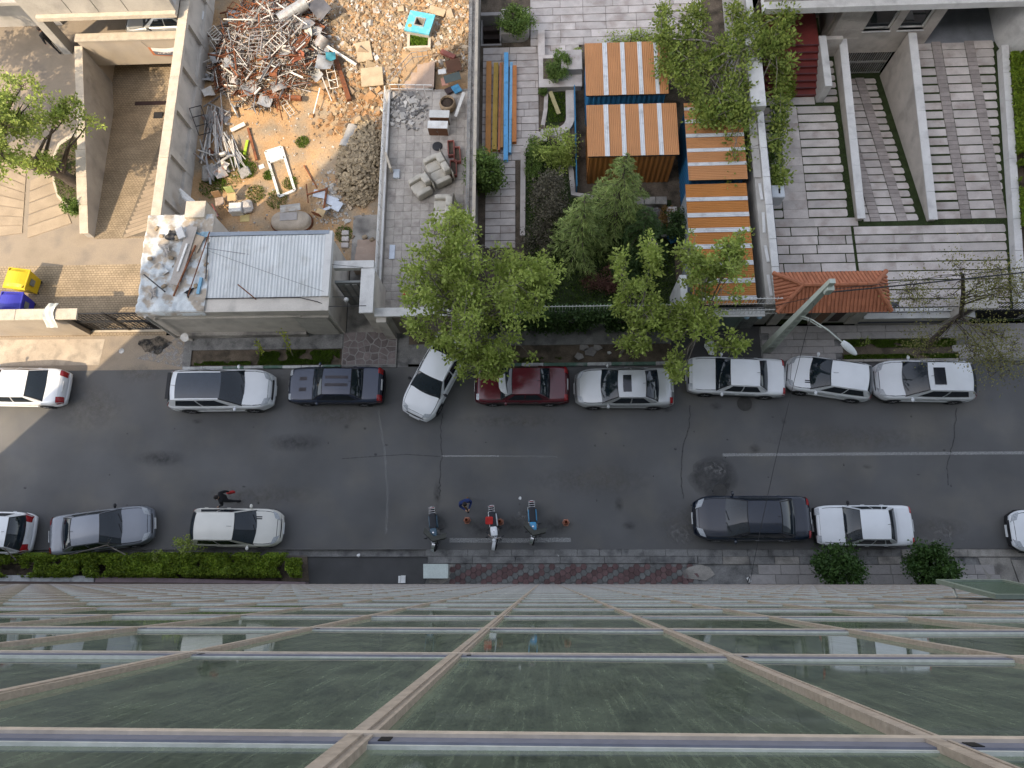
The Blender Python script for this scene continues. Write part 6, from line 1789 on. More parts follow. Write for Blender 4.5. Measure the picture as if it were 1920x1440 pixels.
# white broken panels
wp = [((600, 365), .65, .38, -.2), ((622, 378), .7, .45, -.35), ((633, 388), .45, .5, -.5), ((612, 395), .55, .14, .5)]
for n_, ((px, py), a_, b_, r_) in enumerate(wp):
    o = MB().obox((0, 0, 0), (a_, b_, .05), (.1, .06, r_), ch=.01).build('broken_panel', mat('panel_white_blue', (.52, .56, .62), .4, .1, 3), None, (*G(px, py, .2).xy, .25 + .03 * n_))
    tag(o, ['leftmost white panel of the smashed appliance', 'largest white panel of the smashed appliance', 'right hand white panel of the smashed appliance', 'narrow white strip below the smashed appliance'][n_], 'panel')
boxy('reddish_slab', 'flat reddish stone slab near the brick pile in the shade', 'stone', 640, 335, (.5, .6, .05), .2, mat('slab_red', (.25, .16, .11), .9), 0)
boxy('white_scrap', 'white torn tile on orange sand by the stone block', 'tile', 490, 312, (.3, .26, .03), .4, WPAINT)
# pale flat slabs in the rubble field
for n_, (px, py, a_, b_, r_) in enumerate(((698, 145, 1.15, 1.1, .1), (820, 22, .9, .45, -.35), (752, 18, .35, .3, .1), (683, 98, .8, 1.2, .2))):
    o = MB().obox((0, 0, 0), (a_, b_, .08), (.03, .03, r_), ch=.02).build('flat_slab', mat('slab_sand', (.42, .33, .22), .95, .2, 2, .15), None, (*G(px, py, .4).xy, .45)); tag(o, ['large flat sandy slab in the middle of the rubble', 'pale slab right of the blue well head', 'small pale slab left of the blue well head', 'long sandy slab left in the rubble field'][n_], 'slab')
# blue well head and grass square
wh = thing('well_head', 'sky blue painted square well head with open shaft', 'well', (*G(787, 42, .9).xy, .1), R(-14))
BLW = mat('sky_blue', (.10, .42, .56), .5, .12, 3, .1, spec=.4, c2=(.2, .45, .52), c2s=4)
q = MB()
for x0, x1, y0, y1 in ((-.68, -.27, -.62, .62), (.27, .68, -.62, .62), (-.27, .27, -.62, -.25), (-.27, .27, .27, .62)): q.box(x0, x1, y0, y1, .72, .82)
q.build('top_slab', BLW, wh)
for x0, x1, y0, y1 in ((-.62, -.5, -.55, .55), (.5, .62, -.55, .55), (-.5, .5, .43, .55), (-.5, .5, -.55, -.43)): MB().box(x0, x1, y0, y1, 0, .72).build('side', PLASTG, wh)
q = MB(); q.box(-.27, -.22, -.25, .27, .2, .86); q.box(.22, .27, -.25, .27, .2, .86); q.box(-.22, .22, -.25, -.2, .2, .86); q.box(-.22, .22, .22, .27, .2, .86); q.build('shaft_rim', CONC, wh)
MB().lathe([(.12, 0), (.09, .02), (0, .02)], 12, M=Matrix.Translation((-.45, -.3, .82))).build('rust_cap', mat('cap_ochre', (.4, .28, .06), .7), wh)
gq = thing('grass_square', 'square bed of bright grass with pale kerb below the blue well head', 'grass bed', (*G(787, 79, .3).xy, 0))
for x0, x1, y0, y1 in ((-.62, -.48, -.55, .6), (.48, .62, -.55, .6), (-.48, .48, -.55, -.42)): MB().box(x0, x1, y0, y1, .05, .55).build('kerb', COPE, gq)
MB().box(-.48, .48, -.42, .6, .05, .48).build('soil', GRASSD, gq)
grass_patch('grass', None, 1600, .1, leafmat('grass_bright', (.12, .22, .02), (.2, .32, .04), .3), None, 77, .48, (-.47, .47, -.41, .58), parent=gq)
# junk along the party wall
boxy('brown_board', 'dark brown wooden board leaning on the party wall', 'board', 850, 122, (.75, .6, .04), .25, mat('wood_brown', (.10, .045, .025), .5, .2, 3), .75, .0, (.5, 0))
boxy('long_planter', 'empty reddish trough lying askew below the black hoses', 'trough', 840, 100, (.85, .24, .2), -.5, mat('trough_red', (.20, .07, .055), .7), .55)
boxy('white_sheet', 'small white sheet left of the brown board', 'panel', 829, 134, (.42, .3, .03), .1, WPAINT, .6)
boxy('tinted_glass_sheet', 'dark tinted glass sheet leaning below the brown board', 'glass', 848, 145, (.85, .4, .02), .3, mat('tinted_glass', (.05, .07, .06), .08, spec=.7), .8, 0, (.3, 0))
boxy('pink_board', 'salmon pink board below the tinted glass', 'board', 834, 153, (.36, .45, .03), .15, mat('salmon', (.42, .21, .15), .7), .7)
boxy('picture_frame', 'framed blue picture lying among the junk', 'picture', 856, 166, (.42, .5, .04), .5, mat('picture_blue', (.05, .2, .34), .4, .4, 6), .65)
boxy('dark_suitcase', 'dark brown flat case beside the framed picture', 'case', 843, 168, (.45, .35, .12), .5, mat('case_dark', (.04, .025, .025), .5), .55)
boxy('white_sheet', 'white panel leaning on the party wall beside the sack', 'panel', 862, 195, (.16, 1.3, .05), -.35, WPAINT, .9, 0, (.2, 0))
sk2 = thing('burlap_sack', 'open brown sack full of dark debris on the terrace', 'sack', (*G(840, 198, .7).xy, TZ))
MB().lathe([(.3, 0), (.4, .15), (.42, .4), (.36, .55), (.33, .54), (.34, .35)], 16).build('sack_body', mat('burlap', (.30, .22, .14), .9, .2, 4, .2), sk2, smooth=True)
q = MB(); q.lathe([(.34, .38), (.2, .44), (0, .46)], 12); q.build('contents', mat('dark_debris', (.05, .035, .025), .9, .4, 8), sk2)
def cabinet(lb, px, py, z):
    t = thing('wall_cabinet', lb, 'cabinet', (*G(px, py, .85 + z).xy, TZ + .01), R(-3))
    MB().box(-.5, .5, -.2, .22, 0, .62).build('carcass', WPAINT, t)
    for s_ in (-1, 1):
        d_ = MB().box(*(sorted((s_ * .005, s_ * .48))), -.22, -.2, .03, .6).build('door', mat('door_walnut', (.13, .06, .03), .45, .15, 3), t)
        MB().box(*(sorted((s_ * .03, s_ * .05))), -.235, -.22, .3, .42).build('handle', STEEL, d_)
    return t
cabinet('white topped cabinet with brown doors on the terrace, rear one', 825, 220, 0); cabinet('white topped cabinet with brown doors on the terrace, front one', 822, 240, 0)
def trough(lb, px, py, rz_):
    t = thing('terracotta_trough', lb, 'trough', (*G(px, py, .7).xy, TZ + .01), rz_); m_ = mat('trough_terracotta', (.28, .10, .08), .8, .2, 3)
    for x0, x1, y0, y1 in ((-.17, -.13, -.42, .42), (.13, .17, -.42, .42), (-.13, .13, -.42, -.38), (-.13, .13, .38, .42)): MB().box(x0, x1, y0, y1, 0, .26).build('side', m_, t)
    MB().box(-.13, .13, -.38, .38, 0, .12).build('soil', SOIL, t)
trough('terracotta planting trough on the terrace, left of the pair', 846, 278, R(4)); trough('terracotta planting trough on the terrace, right of the pair', 857, 290, R(4)); trough('terracotta trough half hidden by the bush', 850, 315, R(2))
tag(MB().lathe([(.24, 0), (.26, .03), (.22, .06), (0, .07)], 20).build('round_tray', IRON, None, (*G(820, 274, .55).xy, TZ + .01)), 'round black lid on the terrace behind the loveseat', 'lid')
boxy('grey_meter_box', 'pale grey box on the terrace edge by the railing', 'box', 743, 325, (.32, .48, .16), 0, mat('box_grey'  , (.46, .49, .52)), TZ)
boxy('paper_sheet', 'bluish white sheet leaning on the lower terrace edge', 'panel', 735, 472, (.28, .75, .05), 0, mat('panel_white_blue', (.5, .5, .6)), TZ + .02)
boxy('cream_board', 'cream board propped on the terrace railing', 'board', 727, 300, (.12, .95, .4), R(18), COPE, .75, .02)
rt = thing('red_bucket', 'small red plastic wedge at the front of the terrace', 'plastic', (*G(763, 550, .7).xy, TZ + .01)); rt['category'] = 'wedge'
MB().prism([(-.2, -.18), (.22, -.18), (-.12, .2)], 0, .3).build('wedge_body', mat('plastic_red', (.42, .02, .02), .5), rt)
# sofas
SOFA = mat('sofa_fabric', (.47, .435, .37), .85, .12, 2.5, .1, 40, .2, 20, .2, c2=(.30, .275, .23), c2s=2.0, c2t=(.5, .72))
def soft(x0, x1, y0, y1, z0, z1, r_):
    """cushion with rounded edges"""
    q = MB(); hx, hy, hz_ = (x1 - x0) / 2, (y1 - y0) / 2, (z1 - z0) / 2; c = ((x0 + x1) / 2, (y0 + y1) / 2, (z0 + z1) / 2)
    n = 14; m_ = 10; e = .35
    sp = lambda v: math.copysign(abs(v) ** e, v)
    for i in range(m_ + 1):
        a = -PI / 2 + PI * i / m_
        for j in range(n * 2):
            t_ = 2 * PI * j / (n * 2); q.v.append((c[0] + hx * sp(math.cos(a)) * sp(math.cos(t_)), c[1] + hy * sp(math.cos(a)) * sp(math.sin(t_)), c[2] + hz_ * sp(math.sin(a))))
    N_ = n * 2
    q.f = [(i * N_ + j, i * N_ + (j + 1) % N_, (i + 1) * N_ + (j + 1) % N_, (i + 1) * N_ + j) for i in range(m_) for j in range(N_)]; q.mi = [0] * len(q.f)
    return q
def sofa(lb, px, py, rz_, seats):
    t = thing('sofa' if seats > 1 else 'armchair', lb, 'sofa' if seats > 1 else 'armchair', (*G(px, py, .95).xy, TZ + .015), rz_)
    w = .55 * seats
    soft(-w / 2 - .2, w / 2 + .2, -.45, .42, .04, .3, .05).build('base', SOFA, t, smooth=True)
    for k in range(seats):
        x0 = -w / 2 + k * .55; soft(x0, x0 + .55, -.5, .22, .26, .46, .05).build('seat_cushion', SOFA, t, smooth=True)
        soft(x0, x0 + .55, .12, .48, .38, .95, .08).build('back_cushion', SOFA, t, smooth=True)
    for s_ in (-1, 1): soft(*(sorted((s_ * w / 2, s_ * (w / 2 + .26)))), -.48, .35, .1, .62, .05).build('armrest', SOFA, t, smooth=True)
    MB().obox((0, .49, .5), (w + .4, .05, .75), ch=.02).build('back_panel', SOFA, t)
    return t
sofa('cream two seat sofa standing askew on the terrace', 822, 318, R(-62), 2)
sofa('cream armchair standing askew in front of the two seat sofa', 790, 348, R(-58), 1)
sofa('long cream sofa against the party wall under the tree', 832, 395, R(-92), 2)
boxy('sofa_cushion', 'loose pale cushion lying below the long sofa', 'cushion', 818, 423, (.72, .42, .2), 0, SOFA, TZ, .07)

# ================================================================== trees, shrubs, hedges
def crown_tree(name, lb, base, trunk_pts, trunk_r, parts, leafm, leaf=.09, seed=1, bark=None, per=42, limbs=6, tr=None, up=.35, dens=1.0, spread=.14, limb=.34):
    """tree: trunk through trunk_pts, limbs to crown parts [(centre, (rx, ry, rz), clumps)], leaves in clumps"""
    rg = random.Random(seed); r = np.random.default_rng(seed)
    b = Vector(base)
    t = thing(name, lb, 'tree', b)
    mb = MB()
    tp_ = [Vector(p_) - b for p_ in trunk_pts]
    n = len(tp_)
    # thicken with a flare at the foot
    mb.tube([tp_[0] - Vector((0, 0, .1))] + tp_, [trunk_r * 1.35] + [trunk_r * (1 - .5 * i / max(1, n - 1)) for i in range(n)], 9, cap=False)
    top = tp_[-1]
    nodes = []
    cl = []
    for (c, rad, cnt) in parts:
        c = Vector(c) - b; rad = Vector(rad)
        k = 0
        while k < cnt:
            v = Vector((rg.gauss(0, 1), rg.gauss(0, 1), rg.gauss(0, 1))).normalized() * rg.random() ** .42
            p_ = Vector((v.x * rad.x, v.y * rad.y, v.z * rad.z))
            if mnoise.noise((p_ + c) * .75 + Vector((seed, 0, 0))) < -.07: continue      # holes in the crown
            cl.append(c + p_); k += 1
        for k in range(max(2, int(limbs * cnt / max(1, parts[0][2])))):
            v = Vector((rg.gauss(0, 1), rg.gauss(0, 1), rg.uniform(-.2, 1))).normalized()
            e = c + Vector((v.x * rad.x, v.y * rad.y, v.z * rad.z)) * .62
            i_ = min(range(1, n), key=lambda z_: (tp_[z_] - c).length + .35 * max(0, tp_[z_].z - c.z)); s_ = tp_[i_ - 1].lerp(tp_[i_], rg.uniform(.4, 1))
            mid = s_.lerp(e, .5) + Vector((rg.uniform(-.2, .2), rg.uniform(-.2, .2), .25))
            pts = [s_, s_.lerp(mid, .5) + Vector((0, 0, .05)), mid, mid.lerp(e, .55) + Vector((rg.uniform(-.1, .1), rg.uniform(-.1, .1), 0)), e]
            r0 = trunk_r * limb
            mb.tube(pts, [r0, r0 * .8, r0 * .55, r0 * .35, r0 * .15], 6, cap=False)
            nodes += pts[2:]
    for p_ in cl:
        q_ = min(nodes, key=lambda z_: (z_ - p_).length)
        if (q_ - p_).length > .12:
            mid = q_.lerp(p_, .5) + Vector((rg.uniform(-.12, .12), rg.uniform(-.12, .12), rg.uniform(-.02, .12)))
            mb.tube([q_, mid, p_], [.016, .010, .004], 4, cap=False)
            if rg.random() < .25: nodes.append(mid)
    mb.build('trunk', bark or BARK, t, smooth=True)
    P = clump_pts(r, [tuple(p_) for p_ in cl], spread, int(per * dens))
    leaves('crown', P, leaf, leafm, seed, up, t)
    return t
g3 = lambda px, py, z: tuple(G(px, py, z))
sc0 = lambda px, py, z: tuple(G(px, py, z).xy)
bs = G(907, 656)
crown_tree('plane_tree', 'large plane tree with fresh light green leaves over the maroon car', (bs.x, bs.y, .05), [(bs.x, bs.y, .05), (bs.x - .02, bs.y + .05, 1.2), (bs.x - .1, bs.y + .1, 2.6), (bs.x - .12, bs.y + .2, 3.6)], .2,
           [(g3(890, 560, 5.4), (3.0, 2.6, 2.3), 330), (g3(860, 455, 6.6), (1.6, 1.5, 1.5), 80), (g3(900, 665, 4.0), (2.3, 1.0, 1.0), 100), (g3(1010, 530, 5.5), (1.1, 1.2, 1.2), 40), (g3(785, 520, 5.3), (.9, 1.3, 1.0), 34)], LEAF_PLANE, .08, 3, per=36, limbs=12)
bs = G(1165, 662)
crown_tree('plane_tree', 'slim young plane tree between the ivy wall and the silver sedan', (bs.x, bs.y, .05), [(bs.x, bs.y, .05), (bs.x + .25, bs.y + .15, 1.5), (bs.x + .3, bs.y + .3, 3.0)], .09,
           [(g3(1195, 575, 4.2), (1.0, 1.3, 1.5), 75), (g3(1222, 475, 5.6), (.45, .9, 1.0), 26), (g3(1165, 490, 5.4), (.3, .8, .9), 14), (g3(1190, 645, 3.0), (.8, .5, .7), 26)], LEAF_PLANE, .08, 5, per=30, limbs=5)
bs = G(1285, 662)
crown_tree('plane_tree', 'spreading young plane tree over the street end of the orange cabin roof', (bs.x, bs.y, .05), [(bs.x, bs.y, .05), (bs.x + .1, bs.y + .1, 1.5), (bs.x + .15, bs.y + .2, 2.8)], .11,
           [(g3(1345, 510, 5.2), (1.5, 1.3, 1.1), 100), (g3(1290, 600, 4.0), (1.5, 1.0, 1.1), 100), (g3(1265, 690, 3.0), (.5, .7, .7), 24), (g3(1390, 460, 5.6), (.7, .8, .7), 26), (g3(1290, 470, 5.6), (.4, .8, .8), 18), (g3(1370, 640, 3.6), (.9, .4, .5), 22)], LEAF_PLANE, .08, 6, per=30, limbs=6)
bs = G(146, 346)
crown_tree('courtyard_tree', 'leaning thick trunked tree with sparse fresh leaves beside the ramp wall', (bs.x, bs.y, .12), [(bs.x, bs.y, .12), (bs.x - .35, bs.y + .1, .9), (bs.x - 1.2, bs.y - .15, 2.3), (bs.x - 2.2, bs.y - .3, 3.6)], .3,
           [(g3(30, 195, 5.2), (1.7, 1.6, 1.2), 90), (g3(110, 205, 4.2), (1.3, .7, .7), 34), (g3(75, 300, 2.6), (.8, .5, .6), 26), (g3(165, 235, 3.6), (.8, .3, .4), 8), (g3(-50, 265, 6.2), (2.6, 2.2, 1.6), 210)], LEAF_PLANE, .075, 8, bark=BARKD, per=30, limbs=6)
crown_tree('neighbour_tree', 'leafy tree beyond the left edge whose dappled shade falls on the courtyard', (-31.0, 19.5, 0), [(-31, 19.5, 0), (-30.8, 19.6, 2), (-30.5, 19.8, 4.2)], .25,
           [((-29.6, 20.6, 6.6), (2.6, 2.9, 1.7), 300), ((-31.5, 23.5, 6.8), (2.2, 2.2, 1.5), 160)], LEAF_PLANE, .09, 18, bark=BARKD, per=26, limbs=8)
shrub('courtyard_bush', 'small bright green bush at the foot of the leaning courtyard tree', 'bush', sc0(130, 383, .6), .5, .5, .45, LEAF_MID, 1100, .055, 17, lumps=22, z0=.1)
shrub('courtyard_bush', 'leafy shoots around the trunk of the leaning courtyard tree', 'bush', sc0(75, 305, 1.2), .6, .45, .4, LEAF_MID, 700, .06, 19, lumps=22, z0=.3)
bs = G(1737, 648)
crown_tree('street_tree', 'leaning dark trunked street tree with sparse olive spring leaves', (bs.x, bs.y, .05), [(bs.x, bs.y, .05), g3(1775, 612, 1.5), g3(1802, 590, 2.8), g3(1806, 550, 4.2), g3(1805, 515, 5.5)], .13,
           [(g3(1870, 535, 5.3), (1.6, 1.0, .8), 110), (g3(1735, 545, 5.0), (1.4, .7, .6), 46), (g3(1860, 660, 3.8), (1.4, 1.6, .8), 130), (g3(1745, 640, 3.5), (1.0, .6, .5), 26), (g3(1790, 500, 5.6), (.6, .4, .4), 12)], LEAF_OLIVE, .042, 9, bark=BARKD, per=24, limbs=8, spread=.27, limb=.2)
# deodar cedars
def cedar(lb, base, h, rad, seed, m_):
    rg = random.Random(seed); r = np.random.default_rng(seed)
    t = thing('cedar_tree', lb, 'tree', base); mb = MB(); P, D = [], []
    mb.tube([(0, 0, 0), (.05, .02, h * .5), (.02, .06, h)], [.11, .07, .012], 7, cap=False)
    n = 46
    for k in range(n):
        z_ = h * (.12 + .86 * k / n); L_ = rad * (1 - (z_ / h) ** 1.25) + .2; a = k * 2.4 + rg.uniform(-.4, .4)
        d = Vector((math.cos(a), math.sin(a), 0)); pts = []
        for i in range(7):
            s_ = i / 6; pts.append(Vector((0, 0, z_)) + d * L_ * s_ + Vector((0, 0, L_ * (.28 * s_ - .62 * s_ * s_))))
        mb.tube(pts, [.022 - .003 * i for i in range(7)], 4, cap=False)
        sd = Vector((-d.y, d.x, 0))
        for i in range(int(30 * L_)):
            s_ = rg.uniform(.12, 1.0); f = s_ * 6; j = min(5, int(f)); c = pts[j].lerp(pts[j + 1], f - j)
            w = (1 - s_ * .6) * L_ * .34
            o = rg.uniform(-1, 1) * w
            c2 = c + sd * o + d * abs(o) * .5 - Vector((0, 0, abs(o) * .35))
            for q_ in range(5):
                P.append(tuple(c2 + Vector((rg.gauss(0, .05), rg.gauss(0, .05), rg.gauss(0, .03) - .02)))); D.append(tuple(d * .7 + sd * (1 if o > 0 else -1) * .6 - Vector((0, 0, .55))))
    mb.build('trunk', BARKD, t); leaves('crown', P, .115, m_, seed, .3, t, aspect=.16, dirs=D, fold=.1)
    return t
bs = G(1085, 478); cedar('drooping cedar, front left of the pair in the garden', (bs.x, bs.y, 0), 5.6, 1.7, 4, LEAF_CONI)
bs = G(1148, 432); cedar('taller drooping cedar in front of the orange cabin', (bs.x, bs.y, 0), 6.6, 2.0, 5, LEAF_CONI)
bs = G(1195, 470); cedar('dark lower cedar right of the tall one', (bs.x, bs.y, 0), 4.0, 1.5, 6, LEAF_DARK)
# garden shrubs
def sc(px, py, z): p_ = G(px, py, z); return (p_.x, p_.y)
shrub('brown_bush', 'big dark brownish bush beside the curved garden bed', 'bush', sc(1030, 375, 1.2), .95, 1.3, 1.3, LEAF_BROWN, 5200, .05, 11, lumps=60)
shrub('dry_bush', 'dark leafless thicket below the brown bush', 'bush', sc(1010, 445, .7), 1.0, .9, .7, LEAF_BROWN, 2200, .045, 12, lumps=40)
shrub('green_bush', 'lush dark green bush beside the party wall', 'bush', sc(908, 325, 1.2), .95, .9, 1.2, LEAF_MID, 4200, .07, 13, lumps=46)
shrub('small_tree', 'light green small leafy tree beside the curved bed', 'tree', sc(1040, 262, 1.6), 1.3, .9, 1.0, LEAF_PLANE, 2000, .06, 14, lumps=46)
shrub('green_bush', 'bright green weeds filling the arched bed', 'bush', sc(1000, 300, .3), .45, 1.2, .3, LEAF_MID, 2200, .045, 15)
shrub('olive_bush', 'yellowish green low bush at the head of the arched bed', 'bush', sc(1055, 300, .6), .5, .6, .5, LEAF_PLANE, 1300, .05, 16)
shrub('rust_shrub', 'rust coloured low shrub between cedars and street fence', 'shrub', sc(1130, 525, .5), 1.0, .6, .5, LEAF_RUST, 2600, .04, 17)
shrub('amber_shrub', 'small amber dried shrub at the rubble enclosure', 'shrub', sc(1250, 405, .7), .4, .5, .6, leafmat('leaf_amber', (.25, .14, .04), (.36, .22, .08), .3), 700, .04, 18)
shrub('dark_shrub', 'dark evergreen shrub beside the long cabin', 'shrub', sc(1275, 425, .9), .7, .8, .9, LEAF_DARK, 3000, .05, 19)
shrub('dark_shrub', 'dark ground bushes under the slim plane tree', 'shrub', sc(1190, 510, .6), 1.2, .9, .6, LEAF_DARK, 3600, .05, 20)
shrub('planter_shrub', 'round green shrub in the stone planter with rounded corner', 'shrub', sc(967, 42, 1.0), .95, .9, .45, LEAF_MID, 4200, .05, 21, z0=.66)
shrub('planter_shrub', 'clipped square shrub in the planter beside the stone plinth', 'shrub', sc(1045, 122, .9), .66, .8, .36, LEAF_MID, 3600, .045, 22, z0=.47)
shrub('grass_tuft', 'small green tuft on the slab path by the curved bed', 'tuft', sc(1018, 172, .2), .25, .25, .2, LEAF_MID, 500, .05, 23)
shrub('round_shrub', 'round clipped street shrub covering the front of the white sedan', 'shrub', sc(1577, 1062, 1.6), 1.0, .95, .8, leafmat('leaf_laurel', (.025, .06, .012), (.07, .13, .03), .25), 5200, .065, 24, z0=.0, loc_z=.7, lumps=50)
shrub('round_shrub', 'round clipped street shrub nearest the right edge of the tower', 'shrub', sc(1747, 1062, 1.6), .95, .9, .8, MATS['leaf_laurel'], 5000, .065, 25, z0=.0, loc_z=.7, lumps=46)
shrub('sapling', 'thin sapling growing from the grass strip by the street lamp', 'sapling', sc(1630, 632, .9), .3, .3, .3, LEAF_PLANE, 60, .05, 26, lumps=8)
shrub('vine', 'leafy vine creeping over the stone steps behind the rear cabin', 'vine', sc(1185, 62, .8), 1.6, .55, .35, LEAF_PLANE, 1100, .06, 27, lumps=34)
shrub('shrub', 'tiny green plant behind the square planter', 'shrub', sc(1083, 92, .6), .25, .25, .3, LEAF_PLANE, 200, .05, 28)
# sprouts in the street verge
for n_, (px, py, h) in enumerate(((482, 645, 1.4), (532, 625, 2.2))):
    b_ = G(495 + 55 * n_, 668); tpx = G(px, py, h)
    t = thing('sapling', ['shorter', 'taller'][n_] + ' yellow green sapling in the verge before the shed', 'sapling', (b_.x, b_.y, .05)); d = Vector((tpx.x - b_.x, tpx.y - b_.y, h))
    MB().tube([(0, 0, 0), d * .5 + Vector((.04, 0, 0)), d], [.02, .014, .005], 5).build('stem', BARK, t)
    rr = np.random.default_rng(60 + n_); s_ = rr.uniform(.35, 1.05, 70)[:, None]
    leaves('foliage', np.array(d)[None] * s_ + rr.normal(size=(70, 3)) * .1, .06, leafmat('leaf_yellow', (.25, .30, .03), (.36, .40, .06), .4), 60 + n_, .4, t)
# ivy on the garden wall
r_ = np.random.default_rng(31); n = 7000
iv = thing('ivy', 'dark ivy covering the garden street wall below the spiked fence', 'ivy', (0, 11.3, 0))
P = np.stack([r_.uniform(-2.9, 5.9, n), -np.abs(r_.normal(0, .13, n)) - .02, r_.uniform(.35, 2.5, n)], 1)
keep = np.array([mnoise.noise(Vector((p_[0] * .9, 0, p_[2] * .9 + 4))) + (p_[2] - 1.2) * .35 > -.18 for p_ in P]); leaves('foliage', P[keep], .075, LEAF_DARK, 31, .35, iv)
P2 = np.stack([r_.uniform(.0, 5.9, 1800), r_.normal(.1, .14, 1800), r_.uniform(2.2, 2.6, 1800)], 1); leaves('foliage', P2, .07, LEAF_DARK, 32, .6, iv)
MB().tube([(-2.5, -.01, .1), (-.5, -.02, 1.2), (1, -.02, .5), (3, -.02, 1.5), (5, -.02, .7)], .02, 5).build('stem', BARKD, iv)
# vine canopy
vc = thing('vine_canopy', 'big tangled vine canopy hanging over the cabins and boundary wall', 'vine', (0, 0, 0))
rg = random.Random(44); cl = []; mb = MB()
def vz(x_, y_): return 3.1 + .35 * mnoise.noise(Vector((x_ * .8, y_ * .8, 1)))
while len(cl) < 400:
    px, py = rg.uniform(1235, 1485), rg.uniform(12, 235)
    if px < 1262 and py > 140 or (px > 1405 and py > 120) or (py < 60 and 1330 < px < 1370) or (py > 170 and px < 1300): continue
    z_ = 3.2 + rg.uniform(-.5, .35)
    if mnoise.noise(Vector((px * .025, py * .025, 2))) < -.22: continue
    cl.append(g3(px, py, z_))
for px, py in [(1460 + rg.uniform(-14, 16), rg.uniform(100, 340)) for k in range(46)] + [(1385 + rg.uniform(-25, 25), rg.uniform(215, 345)) for k in range(34)]: cl.append(g3(px, py, 2.3 + rg.uniform(-.3, .4)))
r_ = np.random.default_rng(45)
leaves('foliage', clump_pts(r_, cl, .19, 34), .088, leafmat('leaf_vine', (.13, .19, .035), (.34, .39, .09), .4), 45, .4, vc)
root = Vector((9.5, 23.5, 0))
mb.tube([root, root + Vector((-.1, .2, 1.5)), root + Vector((0, .6, 3.0))], [.1, .08, .06], 7)
for k in range(70):
    a, c = Vector(rg.choice(cl)), Vector(rg.choice(cl))
    if (a - c).length > 3.2: c = a.lerp(c, .35)
    mb.tube([a, a.lerp(c, .5) + Vector((0, 0, rg.uniform(-.15, .25))), c], [.022, .016, .006], 4, cap=False)
for k in range(8):
    p_ = Vector(rg.choice(cl[:200])); mb.tube([root + Vector((0, .6, 3.0)), (root + Vector((0, .6, 3.2))).lerp(p_, .5) + Vector((0, 0, .2)), p_], [.05, .035, .015], 5, cap=False)
mb.build('stem', BARK, vc)
# bushes along the court side of the boundary wall
for n_, (px, py, rx, ry) in enumerate(((1470, 165, .5, 1.0), (1460, 225, .35, 1.0), (1452, 290, .35, 1.0), (1455, 345, .3, .8))):
    shrub('wall_bush', ['vine bush beside the red stairs', 'leafy bush below the red stairs along the wall', 'dark leafy bush at the middle of the wall', 'yellow green bush above the meter box'][n_], 'bush', sc(px, py, .9), rx, ry, .85, (LEAF_HEDGE, LEAF_MID, LEAF_MID, LEAF_HEDGE)[n_], 1500, .055, 70 + n_, lumps=30)
# hedges
def hedge(name, lb, x0, x1, y0, y1, z0, z1, m_, n, leaf, seed, gaps=(), shear=0.0):
    r = np.random.default_rng(seed); t = thing(name, lb, 'hedge', (0, 0, 0))
    P = np.stack([r.uniform(x0, x1, n), r.uniform(y0, y1, n), r.uniform(0, 1, n)], 1)
    H_ = np.array([mnoise.noise(Vector((a * 1.3, c * 1.3, seed))) + .5 * mnoise.noise(Vector((a * 3.5, c * 3.5, seed + 3))) for a, c in P[:, :2]])
    P[:, 2] = z0 + (z1 - z0) * (1 - .45 * P[:, 2] ** 2) + H_ * .16
    edge = np.minimum(P[:, 1] - y0, y1 - P[:, 1]); P[:, 2] -= np.clip(.14 - edge, 0, 1) * 2.5
    P[:, 2] = np.maximum(P[:, 2], z0 - .3)
    k_ = H_ > -.36
    for a, c in gaps: k_ &= ~((P[:, 0] > a) & (P[:, 0] < c))
    P[:, 0] += shear * (P[:, 1] - 16)
    leaves('foliage', P[k_], leaf, m_, seed, .35, t)
    mb = MB(); rg = random.Random(seed)
    L_ = max(x1 - x0, y1 - y0); nn = int(L_ * 2.2)
    for k in range(nn):
        x_, y_ = (x0 + (k + .5) * (x1 - x0) / nn, (y0 + y1) / 2 + rg.uniform(-.2, .2)) if x1 - x0 > y1 - y0 else ((x0 + x1) / 2 + shear * (y0 + (k + .5) * (y1 - y0) / nn - 16), y0 + (k + .5) * (y1 - y0) / nn)
        for q_ in range(4): mb.tube([(x_, y_, .02), (x_ + rg.uniform(-.25, .25), y_ + rg.uniform(-.25, .25), z1 * .9)], [.015, .005], 4)
    mb.build('stem', BARKD, t)
    return t
hedge('street_hedge', 'long clipped green hedge at the foot of the tower on the left', -24.6, -10.45, .06, 1.12, .1, .85, LEAF_HEDGE, 30000, .052, 50, gaps=((-23.2, -22.95),))
MB().prism([(-26, -.1), (-10.3, -.1), (-10.45, 1.0), (-26, 1.0)], -.02, .06).build('hedge_soil', SOIL, kind='structure')
hedge('court_hedge', 'yellow green hedge along the right edge of the court', 22.45, 23.6, 15.8, 25.6, .15, .75, LEAF_HEDGE, 14000, .06, 51, shear=.11)
shrub('hedge_shoot', 'loose light green shoots rising above the hedge by the white hatchback', 'shrub', sc(345, 1018, 1.3), .75, .45, .5, LEAF_PLANE, 800, .05, 52, loc_z=.4)
shrub('hedge_shoot', 'small leafy shoot above the hedge beside the grey sedan', 'shrub', sc(290, 1040, 1.0), .2, .3, .4, LEAF_PLANE, 160, .045, 53, loc_z=.3)
